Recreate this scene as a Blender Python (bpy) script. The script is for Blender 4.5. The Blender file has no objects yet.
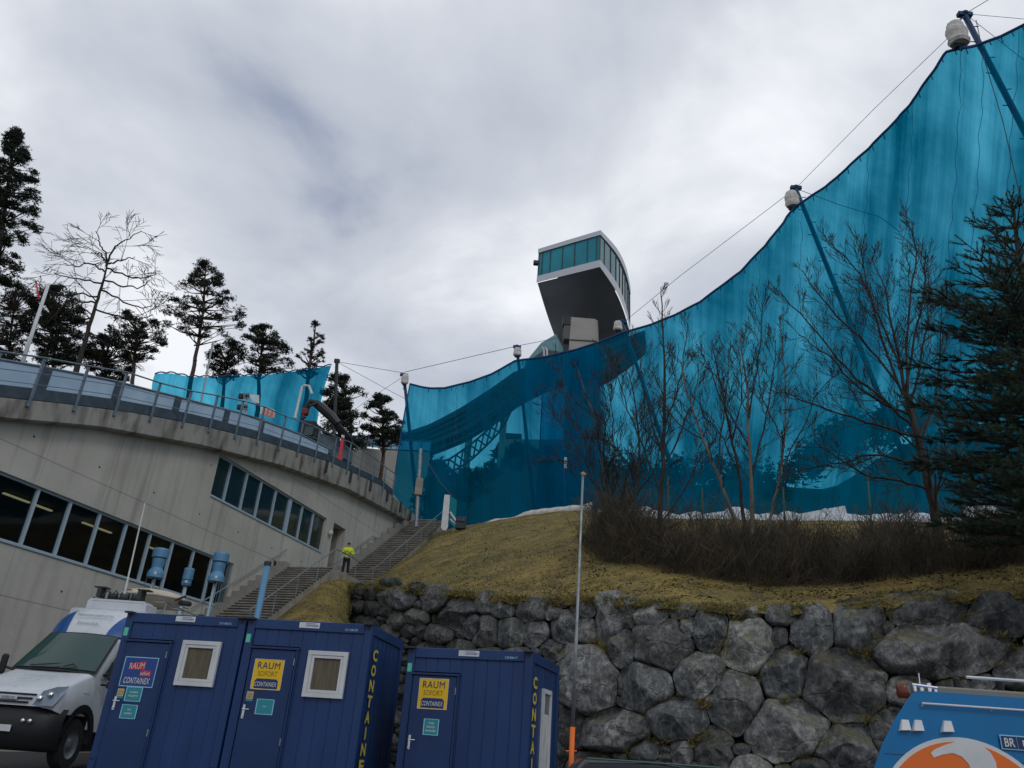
import bpy, math, random
from math import sin, cos, tan, radians, pi, sqrt, atan2, floor, exp
from mathutils import Vector, noise, Matrix
V = Vector
random.seed(11)
SC = bpy.context.scene
COL = SC.collection
EYE = V((0, 0, 1.6))
# ---------------------------------------------------------------- camera
PITCH, ROLL, F = radians(25.15), radians(3.95), 769.0
fw = V((0, cos(PITCH), sin(PITCH)))
_u = V((0, -sin(PITCH), cos(PITCH)))
rt = V((1, 0, 0)) * cos(ROLL) + _u * sin(ROLL)
up = _u * cos(ROLL) - V((1, 0, 0)) * sin(ROLL)
cam = bpy.data.cameras.new('camera'); camo = bpy.data.objects.new('camera', cam); COL.objects.link(camo)
cam.sensor_width = 36; cam.lens = F / 1024 * 36; cam.clip_start = 0.05; cam.clip_end = 5000
camo.matrix_world = Matrix(((rt.x, up.x, -fw.x, EYE.x), (rt.y, up.y, -fw.y, EYE.y), (rt.z, up.z, -fw.z, EYE.z), (0, 0, 0, 1)))
SC.camera = camo

def ray(x, y): return fw + rt * ((x - 512) / F) + up * ((384 - y) / F)
def at(x, y, Y):
    d = ray(x, y); return EYE + d * (Y / d.y)
def atZ(x, y, Z):
    d = ray(x, y); return EYE + d * ((Z - EYE.z) / d.z)
WA = V((-16, 24, 0)); WD = V((9, 32, 0)).normalized(); WN = V((WD.y, -WD.x, 0))
def atW(x, y, off=0.0):
    """point of the stadium wall's plane (moved out by off) that lies along this ray: returns (s, z)"""
    d = ray(x, y); t = (WA + WN * off).dot(WN) / d.dot(WN); P = EYE + d * t
    # EYE has no horizontal offset, so the plane test needs none
    return (P - WA).dot(WD), P.z
def wp(s, z, off=0.0):
    p = WA + WD * s + WN * off; return V((p.x, p.y, z))
def interp(tab, x):
    if x <= tab[0][0]:
        a, b = tab[0], tab[1]
    elif x >= tab[-1][0]:
        a, b = tab[-2], tab[-1]
    else:
        for a, b in zip(tab, tab[1:]):
            if a[0] <= x <= b[0]: break
    t = (x - a[0]) / (b[0] - a[0])
    r = [a[i] + (b[i] - a[i]) * t for i in range(1, len(a))]
    return r[0] if len(r) == 1 else r
def sstep(a, b, x):
    t = min(1, max(0, (x - a) / (b - a))); return t * t * (3 - 2 * t)
U = random.uniform

# ---------------------------------------------------------------- materials
def mat(name, col, rough=0.7, metal=0.0, col2=None, scale=3.0, bump=0.0, bscale=None, stretch=(1, 1, 1), detail=5, spec=0.4, lo=0.35, hi=0.65, trans=0, emit=None):
    m = bpy.data.materials.new(name); m.use_nodes = True
    nt = m.node_tree; N = nt.nodes; L = nt.links
    b = N['Principled BSDF']; b.inputs['Roughness'].default_value = rough; b.inputs['Metallic'].default_value = metal
    b.inputs['Specular IOR Level'].default_value = spec
    b.inputs['Base Color'].default_value = (*col, 1)
    if col2 is not None or bump:
        tc = N.new('ShaderNodeTexCoord'); mp = N.new('ShaderNodeMapping'); mp.inputs['Scale'].default_value = stretch
        L.new(tc.outputs['Object'], mp.inputs['Vector'])
    if col2 is not None:
        n = N.new('ShaderNodeTexNoise'); n.inputs['Scale'].default_value = scale; n.inputs['Detail'].default_value = detail
        L.new(mp.outputs[0], n.inputs['Vector'])
        r = N.new('ShaderNodeValToRGB'); r.color_ramp.elements[0].position = lo; r.color_ramp.elements[1].position = hi
        r.color_ramp.elements[0].color = (*col, 1); r.color_ramp.elements[1].color = (*col2, 1)
        L.new(n.outputs['Fac'], r.inputs[0]); L.new(r.outputs[0], b.inputs['Base Color'])
    if bump:
        n2 = N.new('ShaderNodeTexNoise'); n2.inputs['Scale'].default_value = bscale or scale * 3; n2.inputs['Detail'].default_value = 8
        L.new(mp.outputs[0], n2.inputs['Vector'])
        bp = N.new('ShaderNodeBump'); bp.inputs['Strength'].default_value = bump; bp.inputs['Distance'].default_value = 0.05
        L.new(n2.outputs['Fac'], bp.inputs['Height']); L.new(bp.outputs[0], b.inputs['Normal'])
    if emit:
        b.inputs['Emission Color'].default_value = (*emit[:3], 1); b.inputs['Emission Strength'].default_value = emit[3]
    if trans: b.inputs['Transmission Weight'].default_value = trans
    return m
def nodes(m): return m.node_tree.nodes, m.node_tree.links, m.node_tree.nodes['Principled BSDF']

M = {}
M['white'] = mat('white_paint', (.62, .64, .65), .45, col2=(.52, .54, .56), scale=2)
M['offwhite'] = mat('tarp_white', (.60, .58, .53), .8, col2=(.42, .40, .37), scale=3, bump=.5)
M['black'] = mat('black_plastic', (.012, .013, .015), .5)
M['dark'] = mat('dark_steel', (.03, .035, .04), .6)
M['steel'] = mat('galvanised_steel', (.22, .24, .26), .45, .6, col2=(.33, .35, .37), scale=6)
M['railblue'] = mat('rail_blue_grey', (.10, .15, .19), .5, .2, col2=(.15, .20, .24), scale=4)
M['darkslate'] = mat('slate_steel', (.035, .055, .075), .6, col2=(.06, .085, .11), scale=3)
M['paleblue'] = mat('pale_blue_panel', (.34, .46, .60), .5, col2=(.42, .55, .68), scale=1.2)
M['ventblue'] = mat('vent_blue', (.08, .22, .38), .5, col2=(.11, .27, .43), scale=5)
M['ventpipe'] = mat('vent_pipe', (.32, .42, .50), .45)
M['poleblue'] = mat('pole_blue', (.10, .25, .40), .5)
M['cream'] = mat('cream_fibreglass', (.50, .44, .31), .5, col2=(.42, .36, .25), scale=3)
M['red'] = mat('red_banner', (.55, .03, .04), .6)
M['orange'] = mat('orange_plastic', (.75, .16, .02), .5)
M['amber'] = mat('amber_lens', (.14, .028, .01), .2)
M['yellow'] = mat('sign_yellow', (.75, .47, .01), .5)
M['lettery'] = mat('letter_yellow', (.62, .50, .05), .5)
M['navy'] = mat('sign_navy', (.012, .035, .13), .5)
M['letterblue'] = mat('letter_blue', (.02, .06, .25), .5)
M['teal'] = mat('sticker_teal', (.02, .25, .30), .5)
M['green'] = mat('sticker_green', (.10, .55, .38), .5)
M['lightblue'] = mat('sticker_border', (.30, .58, .75), .5)
M['ink'] = mat('grey_ink', (.18, .20, .24), .6)
M['curtain'] = mat('drawn_blind', (.13, .115, .075), .7, col2=(.08, .07, .045), scale=4, stretch=(8, 8, .5))
M['curtainw'] = mat('white_curtain', (.55, .56, .55), .8, col2=(.28, .29, .30), scale=5, stretch=(6, 6, .4))
M['chrome'] = mat('bright_metal', (.7, .72, .75), .25, .9)
M['rubber'] = mat('tyre_rubber', (.02, .02, .02), .85, bump=.6, bscale=40)
M['snow'] = mat('old_snow', (.62, .66, .70), .8, col2=(.42, .45, .48), scale=1.5, bump=.8, bscale=2)
M['vanwhite'] = mat('van_white_paint', (.56, .60, .64), .3, col2=(.50, .54, .58), scale=1.5)
M['vanblue'] = mat('van_blue_paint', (.015, .08, .26), .3)
M['truckblue'] = mat('truck_blue_paint', (.0, .16, .40), .35, col2=(.0, .145, .36), scale=1.2)
M['hivis'] = mat('hivis_yellow', (.62, .75, .01), .7, bump=.4, bscale=12)
M['skin'] = mat('skin', (.42, .24, .17), .6)
M['cloth'] = mat('black_cloth', (.012, .012, .016), .8)
M['hair'] = mat('dark_hair', (.02, .014, .01), .7)

# container paint: blue lacquer with faint dirt runs
M['cont'] = mat('container_blue', (.006, .030, .115), .42, col2=(.009, .042, .150), scale=1.6, stretch=(1, 1, .35), bump=.05, bscale=3)
def dirty(m, col=(.05, .05, .05), f=.45):
    N, L, b = nodes(m); src = b.inputs['Base Color'].links[0].from_socket; tc = N.new('ShaderNodeTexCoord'); mp = N.new('ShaderNodeMapping'); mp.inputs['Scale'].default_value = (3.5, 3.5, .28); L.new(tc.outputs['Object'], mp.inputs[0])
    n = N.new('ShaderNodeTexNoise'); n.inputs['Scale'].default_value = 2.2; n.inputs['Detail'].default_value = 9; n.inputs['Roughness'].default_value = .65; L.new(mp.outputs[0], n.inputs[0])
    r = N.new('ShaderNodeMapRange'); r.inputs[1].default_value = .50; r.inputs[2].default_value = .78; r.inputs[4].default_value = f; L.new(n.outputs[0], r.inputs[0])
    x = N.new('ShaderNodeMix'); x.data_type = 'RGBA'; L.new(r.outputs[0], x.inputs[0]); L.new(src, x.inputs[6]); x.inputs[7].default_value = (*col, 1); L.new(x.outputs[2], b.inputs['Base Color'])
dirty(M['cont'], (.022, .050, .095))
M['contd'] = mat('container_door', (.005, .027, .102), .42, col2=(.008, .035, .126), scale=2.0)

dirty(M['contd'], (.022, .045, .085), .35); dirty(M['vanwhite'], (.25, .25, .24), .4); dirty(M['truckblue'], (.03, .12, .22), .35)
def concrete(name, c1, c2, joints=False, stain=0.0, dirt=(.05, .045, .035)):
    m = mat(name, c1, .85, col2=c2, scale=.45, bump=.25, bscale=5, detail=9, lo=.3, hi=.7); N, L, b = nodes(m)
    src = b.inputs['Base Color'].links[0].from_socket
    uv = N.new('ShaderNodeUVMap'); sep = N.new('ShaderNodeSeparateXYZ'); L.new(uv.outputs[0], sep.inputs[0])
    def math_(op, a, bb=None, c=None):
        n = N.new('ShaderNodeMath'); n.operation = op
        for i, v in enumerate((a, bb, c)):
            if v is None: continue
            if isinstance(v, (int, float)): n.inputs[i].default_value = v
            else: L.new(v, n.inputs[i])
        return n.outputs[0]
    def mul(col, fac, dark):
        mx = N.new('ShaderNodeMix'); mx.data_type = 'RGBA'; L.new(fac, mx.inputs[0]); L.new(col, mx.inputs[6]); mx.inputs[7].default_value = (*dark, 1)
        return mx.outputs[2]
    # vertical run marks
    mp = N.new('ShaderNodeMapping'); mp.inputs['Scale'].default_value = ((1.4, .10, 1) if not stain else (.8, .25, 1)); L.new(uv.outputs[0], mp.inputs[0])
    n = N.new('ShaderNodeTexNoise'); n.inputs['Scale'].default_value = 1.5 if not stain else 2.4; n.inputs['Detail'].default_value = 8; L.new(mp.outputs[0], n.inputs[0])
    r = N.new('ShaderNodeMapRange'); r.inputs[1].default_value = .52 if not stain else .46; r.inputs[2].default_value = .75 if not stain else .70; r.inputs[4].default_value = .35 if not stain else stain
    L.new(n.outputs[0], r.inputs[0]); src = mul(src, r.outputs[0], dirt)
    if joints:
        # panel joints (3 tall courses) and tie holes
        fz = math_('PINGPONG', math_('SUBTRACT', sep.outputs[1], 9.43), 2.27)
        jz = math_('LESS_THAN', fz, .022)
        fs = math_('PINGPONG', math_('SUBTRACT', sep.outputs[0], 1.3), 1.55)
        js = math_('LESS_THAN', fs, .012)
        src = mul(src, math_('MULTIPLY', jz, .38), (.06, .06, .055)); src = mul(src, math_('MULTIPLY', js, .35), (.08, .08, .075))
        hx = math_('PINGPONG', math_('SUBTRACT', sep.outputs[0], .55), 1.55); hz = math_('PINGPONG', math_('SUBTRACT', sep.outputs[1], .92), 1.13)
        d = math_('SQRT', math_('ADD', math_('POWER', hx, 2), math_('POWER', hz, 2)))
        src = mul(src, math_('LESS_THAN', d, .042), (.03, .03, .03))
    L.new(src, b.inputs['Base Color'])
    return m
M['wall'] = concrete('fair_faced_concrete', (.38, .37, .335), (.48, .465, .42), joints=True)
M['cornice'] = concrete('stained_concrete', (.24, .235, .21), (.34, .335, .31), stain=.9, dirt=(.055, .045, .033))
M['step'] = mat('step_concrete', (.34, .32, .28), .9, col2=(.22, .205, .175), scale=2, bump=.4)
M['riser'] = mat('riser_shade_concrete', (.15, .14, .12), .95, col2=(.09, .085, .07), scale=2)  # step concrete darkened: shade below the nosings is put into the colour
M['pylon'] = mat('tower_concrete', (.36, .35, .32), .85, col2=(.28, .27, .24), scale=.3, bump=.3, bscale=2)
M['soffit'] = mat('tower_soffit', (.16, .175, .20), .4, .1, col2=(.24, .255, .28), scale=.12)
M['cladding'] = mat('tower_band', (.50, .52, .55), .4, .2)

def glass(name, col, rough=.05, t=.0, c2=None, metal=0):
    m = mat(name, col, rough, metal, col2=c2, scale=.25, spec=.6)
    if t:
        N, L, b = nodes(m); out = N['Material Output']; tr = N.new('ShaderNodeBsdfTransparent'); tr.inputs[0].default_value = (.45, .55, .55, 1)
        mx = N.new('ShaderNodeMixShader'); mx.inputs[0].default_value = 1 - t
        L.new(tr.outputs[0], mx.inputs[1]); L.new(b.outputs[0], mx.inputs[2]); L.new(mx.outputs[0], out.inputs[0])
    return m
M['glass'] = glass('window_glass', (.006, .009, .010), .04, .62)
M['glassup'] = glass('upper_window_glass', (.015, .035, .042), .06, .25, c2=(.03, .055, .05)); M['glassup'].node_tree.nodes['Principled BSDF'].inputs['Specular IOR Level'].default_value = 1.0
M['towerglass'] = glass('tower_glass', (.005, .19, .26), .15, c2=(.01, .26, .34)); M['towerglass'].node_tree.nodes['Principled BSDF'].inputs['Specular IOR Level'].default_value = .25
M['towerglass2'] = glass('tower_side_glass', (.06, .17, .20), .12, c2=(.12, .24, .25), metal=.35)
M['screen'] = glass('windscreen_glass', (.03, .075, .07), .05, .22)
M['lens'] = glass('lamp_lens', (.22, .29, .36), .08)
M['lit'] = mat('lit_tube', (.9, .8, .6), .5, emit=(1.0, .78, .45, .55))

# rock
def rockmat(name, a, b_, c):
    m = mat(name, a, .9, col2=b_, scale=1.1, bump=1.0, bscale=4.5, detail=12, lo=.36, hi=.64, stretch=(1, 1, .5)); N, L, b = nodes(m)
    src = b.inputs['Base Color'].links[0].from_socket
    for q in N:
        if q.type == 'BUMP': q.inputs['Distance'].default_value = .12; bmp = q
        if q.type == 'TEX_NOISE': q.inputs['Roughness'].default_value = .66
    tc = N.new('ShaderNodeTexCoord')
    vo = N.new('ShaderNodeTexVoronoi'); vo.feature = 'DISTANCE_TO_EDGE'; vo.inputs['Scale'].default_value = 1.7
    dn = N.new('ShaderNodeTexNoise'); dn.inputs['Scale'].default_value = 1.5; dn.inputs['Detail'].default_value = 5; L.new(tc.outputs['Object'], dn.inputs[0])
    dm = N.new('ShaderNodeMix'); dm.data_type = 'RGBA'; dm.inputs[0].default_value = .35; L.new(tc.outputs['Object'], dm.inputs[6]); L.new(dn.outputs['Color'], dm.inputs[7]); L.new(dm.outputs[2], vo.inputs['Vector'])
    vr = N.new('ShaderNodeMapRange'); vr.inputs[2].default_value = .035; L.new(vo.outputs['Distance'], vr.inputs[0])
    bp2 = N.new('ShaderNodeBump'); bp2.inputs['Strength'].default_value = .55; bp2.inputs['Distance'].default_value = .05; L.new(vr.outputs[0], bp2.inputs['Height']); L.new(bmp.outputs[0], bp2.inputs['Normal']); L.new(bp2.outputs[0], b.inputs['Normal'])
    n = N.new('ShaderNodeTexNoise'); n.inputs['Scale'].default_value = 2.3; n.inputs['Detail'].default_value = 12; n.inputs['Roughness'].default_value = .7
    L.new(tc.outputs['Object'], n.inputs[0])
    r = N.new('ShaderNodeMapRange'); r.inputs[1].default_value = .51; r.inputs[2].default_value = .64; r.inputs[4].default_value = .8; L.new(n.outputs[0], r.inputs[0])
    mx = N.new('ShaderNodeMix'); mx.data_type = 'RGBA'; L.new(r.outputs[0], mx.inputs[0]); L.new(src, mx.inputs[6]); mx.inputs[7].default_value = (*c, 1)
    nf = N.new('ShaderNodeTexNoise'); nf.inputs['Scale'].default_value = 7; nf.inputs['Detail'].default_value = 10; nf.inputs['Roughness'].default_value = .75; L.new(tc.outputs['Object'], nf.inputs[0])
    rf = N.new('ShaderNodeMapRange'); rf.inputs[1].default_value = .42; rf.inputs[2].default_value = .56; rf.inputs[3].default_value = .6; rf.inputs[4].default_value = .0; L.new(nf.outputs[0], rf.inputs[0])
    mf = N.new('ShaderNodeMix'); mf.data_type = 'RGBA'; L.new(rf.outputs[0], mf.inputs[0]); L.new(mx.outputs[2], mf.inputs[6]); mf.inputs[7].default_value = (.022, .026, .028, 1); mx = mf
    # pale crystalline veins
    w = N.new('ShaderNodeTexWave'); w.inputs['Scale'].default_value = .9; w.inputs['Distortion'].default_value = 9; w.inputs['Detail'].default_value = 6; w.inputs['Detail Scale'].default_value = 2
    L.new(tc.outputs['Object'], w.inputs[0])
    r2 = N.new('ShaderNodeMapRange'); r2.inputs[1].default_value = .93; r2.inputs[2].default_value = 1.0; r2.inputs[4].default_value = .22; L.new(w.outputs['Fac'], r2.inputs[0])
    mx2 = N.new('ShaderNodeMix'); mx2.data_type = 'RGBA'; L.new(r2.outputs[0], mx2.inputs[0]); L.new(mx.outputs[2], mx2.inputs[6]); mx2.inputs[7].default_value = (.30, .30, .29, 1)
    # moss on the upward faces, dust on the crown
    g = N.new('ShaderNodeNewGeometry'); sp = N.new('ShaderNodeSeparateXYZ'); L.new(g.outputs['Normal'], sp.inputs[0])
    n3 = N.new('ShaderNodeTexNoise'); n3.inputs['Scale'].default_value = .9; n3.inputs['Detail'].default_value = 8; L.new(tc.outputs['Object'], n3.inputs[0])
    ad = N.new('ShaderNodeMath'); ad.operation = 'MULTIPLY_ADD'; L.new(n3.outputs[0], ad.inputs[0]); ad.inputs[1].default_value = 1.9; L.new(sp.outputs[2], ad.inputs[2])
    r3 = N.new('ShaderNodeMapRange'); r3.inputs[1].default_value = 1.50; r3.inputs[2].default_value = 1.85; r3.inputs[4].default_value = .6; L.new(ad.outputs[0], r3.inputs[0])
    mx3 = N.new('ShaderNodeMix'); mx3.data_type = 'RGBA'; L.new(r3.outputs[0], mx3.inputs[0]); L.new(mx2.outputs[2], mx3.inputs[6]); mx3.inputs[7].default_value = (.085, .075, .025, 1)
    oi = N.new('ShaderNodeObjectInfo'); vr_ = N.new('ShaderNodeMapRange'); vr_.inputs[3].default_value = .85; vr_.inputs[4].default_value = 1.65; L.new(oi.outputs['Random'], vr_.inputs[0])
    hs = N.new('ShaderNodeHueSaturation'); L.new(vr_.outputs[0], hs.inputs['Value']); L.new(mx3.outputs[2], hs.inputs['Color']); L.new(hs.outputs[0], b.inputs['Base Color'])
    return m
M['rockA'] = rockmat('boulder_grey', (.078, .082, .082), (.18, .18, .172), (.31, .31, .295))
M['rockB'] = rockmat('boulder_blue_grey', (.048, .054, .057), (.13, .136, .136), (.23, .234, .23))
M['rockC'] = rockmat('boulder_pale', (.14, .14, .125), (.26, .26, .235), (.38, .38, .34))
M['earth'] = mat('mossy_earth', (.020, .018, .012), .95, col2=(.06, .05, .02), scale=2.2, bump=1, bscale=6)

def grassmat():
    m = mat('winter_grass', (.055, .045, .016), .95, col2=(.25, .18, .045), scale=.9, detail=12, bump=1, bscale=14, lo=.34, hi=.66); N, L, b = nodes(m)
    src = b.inputs['Base Color'].links[0].from_socket; tc = N.new('ShaderNodeTexCoord')
    def layer(src, scale, lo, hi, f, col, det=10):
        n = N.new('ShaderNodeTexNoise'); n.inputs['Scale'].default_value = scale; n.inputs['Detail'].default_value = det; n.inputs['Roughness'].default_value = .68; L.new(tc.outputs['Object'], n.inputs[0])
        r = N.new('ShaderNodeMapRange'); r.inputs[1].default_value = lo; r.inputs[2].default_value = hi; r.inputs[4].default_value = f; L.new(n.outputs[0], r.inputs[0])
        mx = N.new('ShaderNodeMix'); mx.data_type = 'RGBA'; L.new(r.outputs[0], mx.inputs[0]); L.new(src, mx.inputs[6]); mx.inputs[7].default_value = (*col, 1); return mx.outputs[2]
    src = layer(src, .22, .48, .62, .55, (.06, .075, .02)); src = layer(src, 1.7, .52, .66, .75, (.27, .20, .035)); src = layer(src, 5.5, .50, .60, .8, (.045, .028, .014)); src = layer(src, 14, .52, .6, .6, (.36, .27, .09))
    L.new(src, b.inputs['Base Color']); return m
M['grass'] = grassmat()
M['blade'] = mat('grass_blade', (.10, .095, .025), .9, col2=(.26, .21, .07), scale=1.1)
M['asphalt'] = mat('asphalt', (.045, .046, .05), .9, col2=(.07, .07, .072), scale=2, bump=.4, bscale=30)
M['hill'] = mat('hill_ground', (.025, .03, .022), .95, col2=(.05, .05, .04), scale=.15, bump=.6, bscale=.8)
M['bark'] = mat('dark_bark', (.024, .021, .019), .9, col2=(.05, .043, .037), scale=5, bump=.6, stretch=(1, 1, .3))
M['barkred'] = mat('pine_bark', (.05, .032, .026), .9, col2=(.09, .06, .045), scale=2, bump=.5, stretch=(1, 1, .3))
M['barkpale'] = mat('pale_bark', (.16, .14, .11), .85, col2=(.08, .068, .052), scale=4, bump=.5, stretch=(1, 1, .4))
M['twig'] = mat('twig', (.020, .017, .016), .85, col2=(.042, .034, .029), scale=2)
M['needle'] = mat('pine_needles', (.012, .020, .012), .85, col2=(.028, .040, .022), scale=.8)
M['needle2'] = mat('spruce_needles', (.012, .030, .016), .8, col2=(.028, .060, .028), scale=2.0)
M['scrub'] = mat('scrub_twig', (.040, .033, .024), .95, col2=(.105, .085, .058), scale=1)
M['scrubleaf'] = mat('dead_leaf', (.035, .026, .015), .95, col2=(.09, .065, .03), scale=4)

# knitted wind net
def netmat(name, d0=.50, tint=(.045, .50, .70)):
    m = bpy.data.materials.new(name); m.use_nodes = True; N = m.node_tree.nodes; L = m.node_tree.links
    out = N['Material Output']; N.remove(N['Principled BSDF'])
    tr = N.new('ShaderNodeBsdfTransparent'); tr.inputs[0].default_value = (*tint, 1)
    df = N.new('ShaderNodeBsdfDiffuse'); tl = N.new('ShaderNodeBsdfTranslucent')
    df.inputs[0].default_value = (.0, .10, .24, 1); tl.inputs[0].default_value = (.0, .29, .41, 1)
    ms = N.new('ShaderNodeMixShader'); ms.inputs[0].default_value = .5; L.new(df.outputs[0], ms.inputs[1]); L.new(tl.outputs[0], ms.inputs[2])
    mx = N.new('ShaderNodeMixShader'); L.new(tr.outputs[0], mx.inputs[1]); L.new(ms.outputs[0], mx.inputs[2]); L.new(mx.outputs[0], out.inputs[0])
    uv = N.new('ShaderNodeUVMap')
    def nz(sx, sy, sc, det, rot=0):
        src_ = uv.outputs[0]
        if rot:
            m0 = N.new('ShaderNodeMapping'); m0.inputs['Rotation'].default_value = (0, 0, rot); L.new(src_, m0.inputs[0]); src_ = m0.outputs[0]
        mp = N.new('ShaderNodeMapping'); mp.inputs['Scale'].default_value = (sx, sy, 1); L.new(src_, mp.inputs[0])
        n = N.new('ShaderNodeTexNoise'); n.inputs['Scale'].default_value = sc; n.inputs['Detail'].default_value = det; n.inputs['Roughness'].default_value = .6; L.new(mp.outputs[0], n.inputs[0]); return n.outputs[0]
    a = nz(1, .05, .55, 6); b2 = nz(1, .35, .13, 3); dg = nz(1, .22, .42, 4, .62)
    at_ = N.new('ShaderNodeAttribute'); at_.attribute_name = 'density'
    def ma(x, k, y):
        n = N.new('ShaderNodeMath'); n.operation = 'MULTIPLY_ADD'; L.new(x, n.inputs[0]); n.inputs[1].default_value = k
        if isinstance(y, float): n.inputs[2].default_value = y
        else: L.new(y, n.inputs[2])
        return n
    c2 = nz(1, .02, 4.5, 4); s = ma(a, 1.25, d0 + .03 - .62 - 1.0 - .24 - .55); s = ma(b2, 2.0, s.outputs[0]); s = ma(c2, .48, s.outputs[0]); s = ma(dg, 1.1, s.outputs[0]); s = ma(at_.outputs['Fac'], 1.0, s.outputs[0]); s.use_clamp = True
    c = N.new('ShaderNodeMapRange'); c.inputs[3].default_value = .18; c.inputs[4].default_value = .97; L.new(s.outputs[0], c.inputs[0])
    L.new(c.outputs[0], mx.inputs[0])
    tm = N.new('ShaderNodeMix'); tm.data_type = 'RGBA'; L.new(s.outputs[0], tm.inputs[0]); tm.inputs[6].default_value = (.11, .57, .76, 1); tm.inputs[7].default_value = (tint[0] * .5, tint[1] * .85, tint[2] * .9, 1); L.new(tm.outputs[2], tr.inputs[0])
    return m
M['net'] = netmat('wind_net'); M['net2'] = netmat('wind_net_back', .40); M['net3'] = netmat('wind_net_small', .42, (.06, .55, .76))
M['rope'] = mat('net_hem', (.01, .06, .16), .8)
M['netpole'] = mat('mast_blue', (.018, .055, .13), .5)

# ---------------------------------------------------------------- mesh builder
ORG = {}
class MB:
    def __init__(s): s.v = []; s.f = []; s.uv = {}; s.m = []; s.mi = 0; s.att = None
    def add(s, vs, fs, uvs=None):
        o = len(s.v); s.v += [V(p) for p in vs]
        for k, f in enumerate(fs):
            if uvs: s.uv[len(s.f)] = uvs[k]
            s.f.append([i + o for i in f]); s.m.append(s.mi)
        return s
    def box(s, c, sx, sy, sz, ax=V((1, 0, 0)), ay=V((0, 1, 0)), az=V((0, 0, 1)), bev=0):
        """box whose centre is c, full sizes along the axes"""
        c = V(c); P = []
        if bev <= 0:
            for k in (-1, 1):
                for j in (-1, 1):
                    for i in (-1, 1): P.append(c + ax * (i * sx / 2) + ay * (j * sy / 2) + az * (k * sz / 2))
            return s.add(P, [(0, 2, 3, 1), (4, 5, 7, 6), (0, 1, 5, 4), (2, 6, 7, 3), (0, 4, 6, 2), (1, 3, 7, 5)])
        h = (sx / 2, sy / 2, sz / 2); A = (ax, ay, az); F_ = []; idx = {}
        for sg in [(i, j, k) for i in (-1, 1) for j in (-1, 1) for k in (-1, 1)]:
            for a in range(3):
                q = c.copy()
                for b_ in range(3): q += A[b_] * (sg[b_] * (h[b_] - (0 if b_ == a else bev)))
                idx[(sg, a)] = len(P); P.append(q)
        cen = c
        def face(l):
            q = [P[i] for i in l]; n = (q[1] - q[0]).cross(q[2] - q[0]); m_ = sum(q, V((0, 0, 0))) / len(q)
            F_.append(l if n.dot(m_ - cen) > 0 else l[::-1])
        for a in range(3):
            b1, b2 = [k for k in range(3) if k != a]
            for sa in (-1, 1):
                l = []
                for p_, q_ in ((-1, -1), (1, -1), (1, 1), (-1, 1)):
                    g = [0, 0, 0]; g[a] = sa; g[b1] = p_; g[b2] = q_; l.append(idx[(tuple(g), a)])
                face(l)
            for p_ in (-1, 1):
                for q_ in (-1, 1):
                    g0 = [0, 0, 0]; g0[b1] = p_; g0[b2] = q_; g0[a] = -1; g1 = list(g0); g1[a] = 1
                    face([idx[(tuple(g0), b1)], idx[(tuple(g1), b1)], idx[(tuple(g1), b2)], idx[(tuple(g0), b2)]])
        for sg in [(i, j, k) for i in (-1, 1) for j in (-1, 1) for k in (-1, 1)]: face([idx[(sg, 0)], idx[(sg, 1)], idx[(sg, 2)]])
        return s.add(P, F_)
    def b2(s, a, b, w, h, side=None):
        """a bar from a to b, w wide, h tall"""
        a = V(a); b = V(b); d = (b - a); l = d.length; d = d / l
        sd = side or (V((1, 0, 0)) if abs(d.z) > .9 else d.cross(V((0, 0, 1))).normalized())
        sd = (sd - d * sd.dot(d)).normalized(); upv = sd.cross(d)
        return s.box((a + b) / 2, w, l, h, sd, d, upv)
    def tube(s, pts, rad, n=6, cap=True):
        pts = [V(p) for p in pts]; k = len(pts)
        if not isinstance(rad, (list, tuple)): rad = [rad] * k
        o = len(s.v); pv = None
        for i, p in enumerate(pts):
            t = (pts[min(i + 1, k - 1)] - pts[max(i - 1, 0)])
            t = t.normalized() if t.length > 1e-9 else V((0, 0, 1))
            if pv is None: pv = t.cross(V((.3, .9, .1)) if abs(t.z) > .8 else V((0, 0, 1))).normalized()
            pv = (pv - t * pv.dot(t)).normalized(); w = t.cross(pv)
            for j in range(n):
                a = 2 * pi * j / n; s.v.append(p + (pv * cos(a) + w * sin(a)) * rad[i])
        for i in range(k - 1):
            for j in range(n):
                j2 = (j + 1) % n; s.f.append([o + i * n + j, o + i * n + j2, o + (i + 1) * n + j2, o + (i + 1) * n + j]); s.m.append(s.mi)
        if cap and n > 2:
            s.f.append([o + j for j in range(n)][::-1]); s.m.append(s.mi)
            s.f.append([o + (k - 1) * n + j for j in range(n)]); s.m.append(s.mi)
        return s
    def prism(s, poly, ext):
        """polygon (3D points) extruded by vector ext"""
        poly = [V(p) for p in poly]; n = len(poly); ext = V(ext)
        nr = V((0, 0, 0))
        for i in range(n): nr += poly[i].cross(poly[(i + 1) % n])
        if nr.dot(ext) > 0: poly = poly[::-1]
        return s.add(poly + [p + ext for p in poly], [list(range(n)), list(range(2 * n - 1, n - 1, -1))] + [[(i + 1) % n, i, n + i, n + (i + 1) % n] for i in range(n)])
    def grid(s, rows, uvs=None, close=False):
        nr, nc = len(rows), len(rows[0]); o = len(s.v)
        for r in rows: s.v += [V(p) for p in r]
        for i in range(nr - 1):
            for j in range(nc if close else nc - 1):
                j2 = (j + 1) % nc
                if uvs: s.uv[len(s.f)] = [uvs[i][j], uvs[i][j2], uvs[i + 1][j2], uvs[i + 1][j]]
                s.f.append([o + i * nc + j, o + i * nc + j2, o + (i + 1) * nc + j2, o + (i + 1) * nc + j]); s.m.append(s.mi)
        return s
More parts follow.
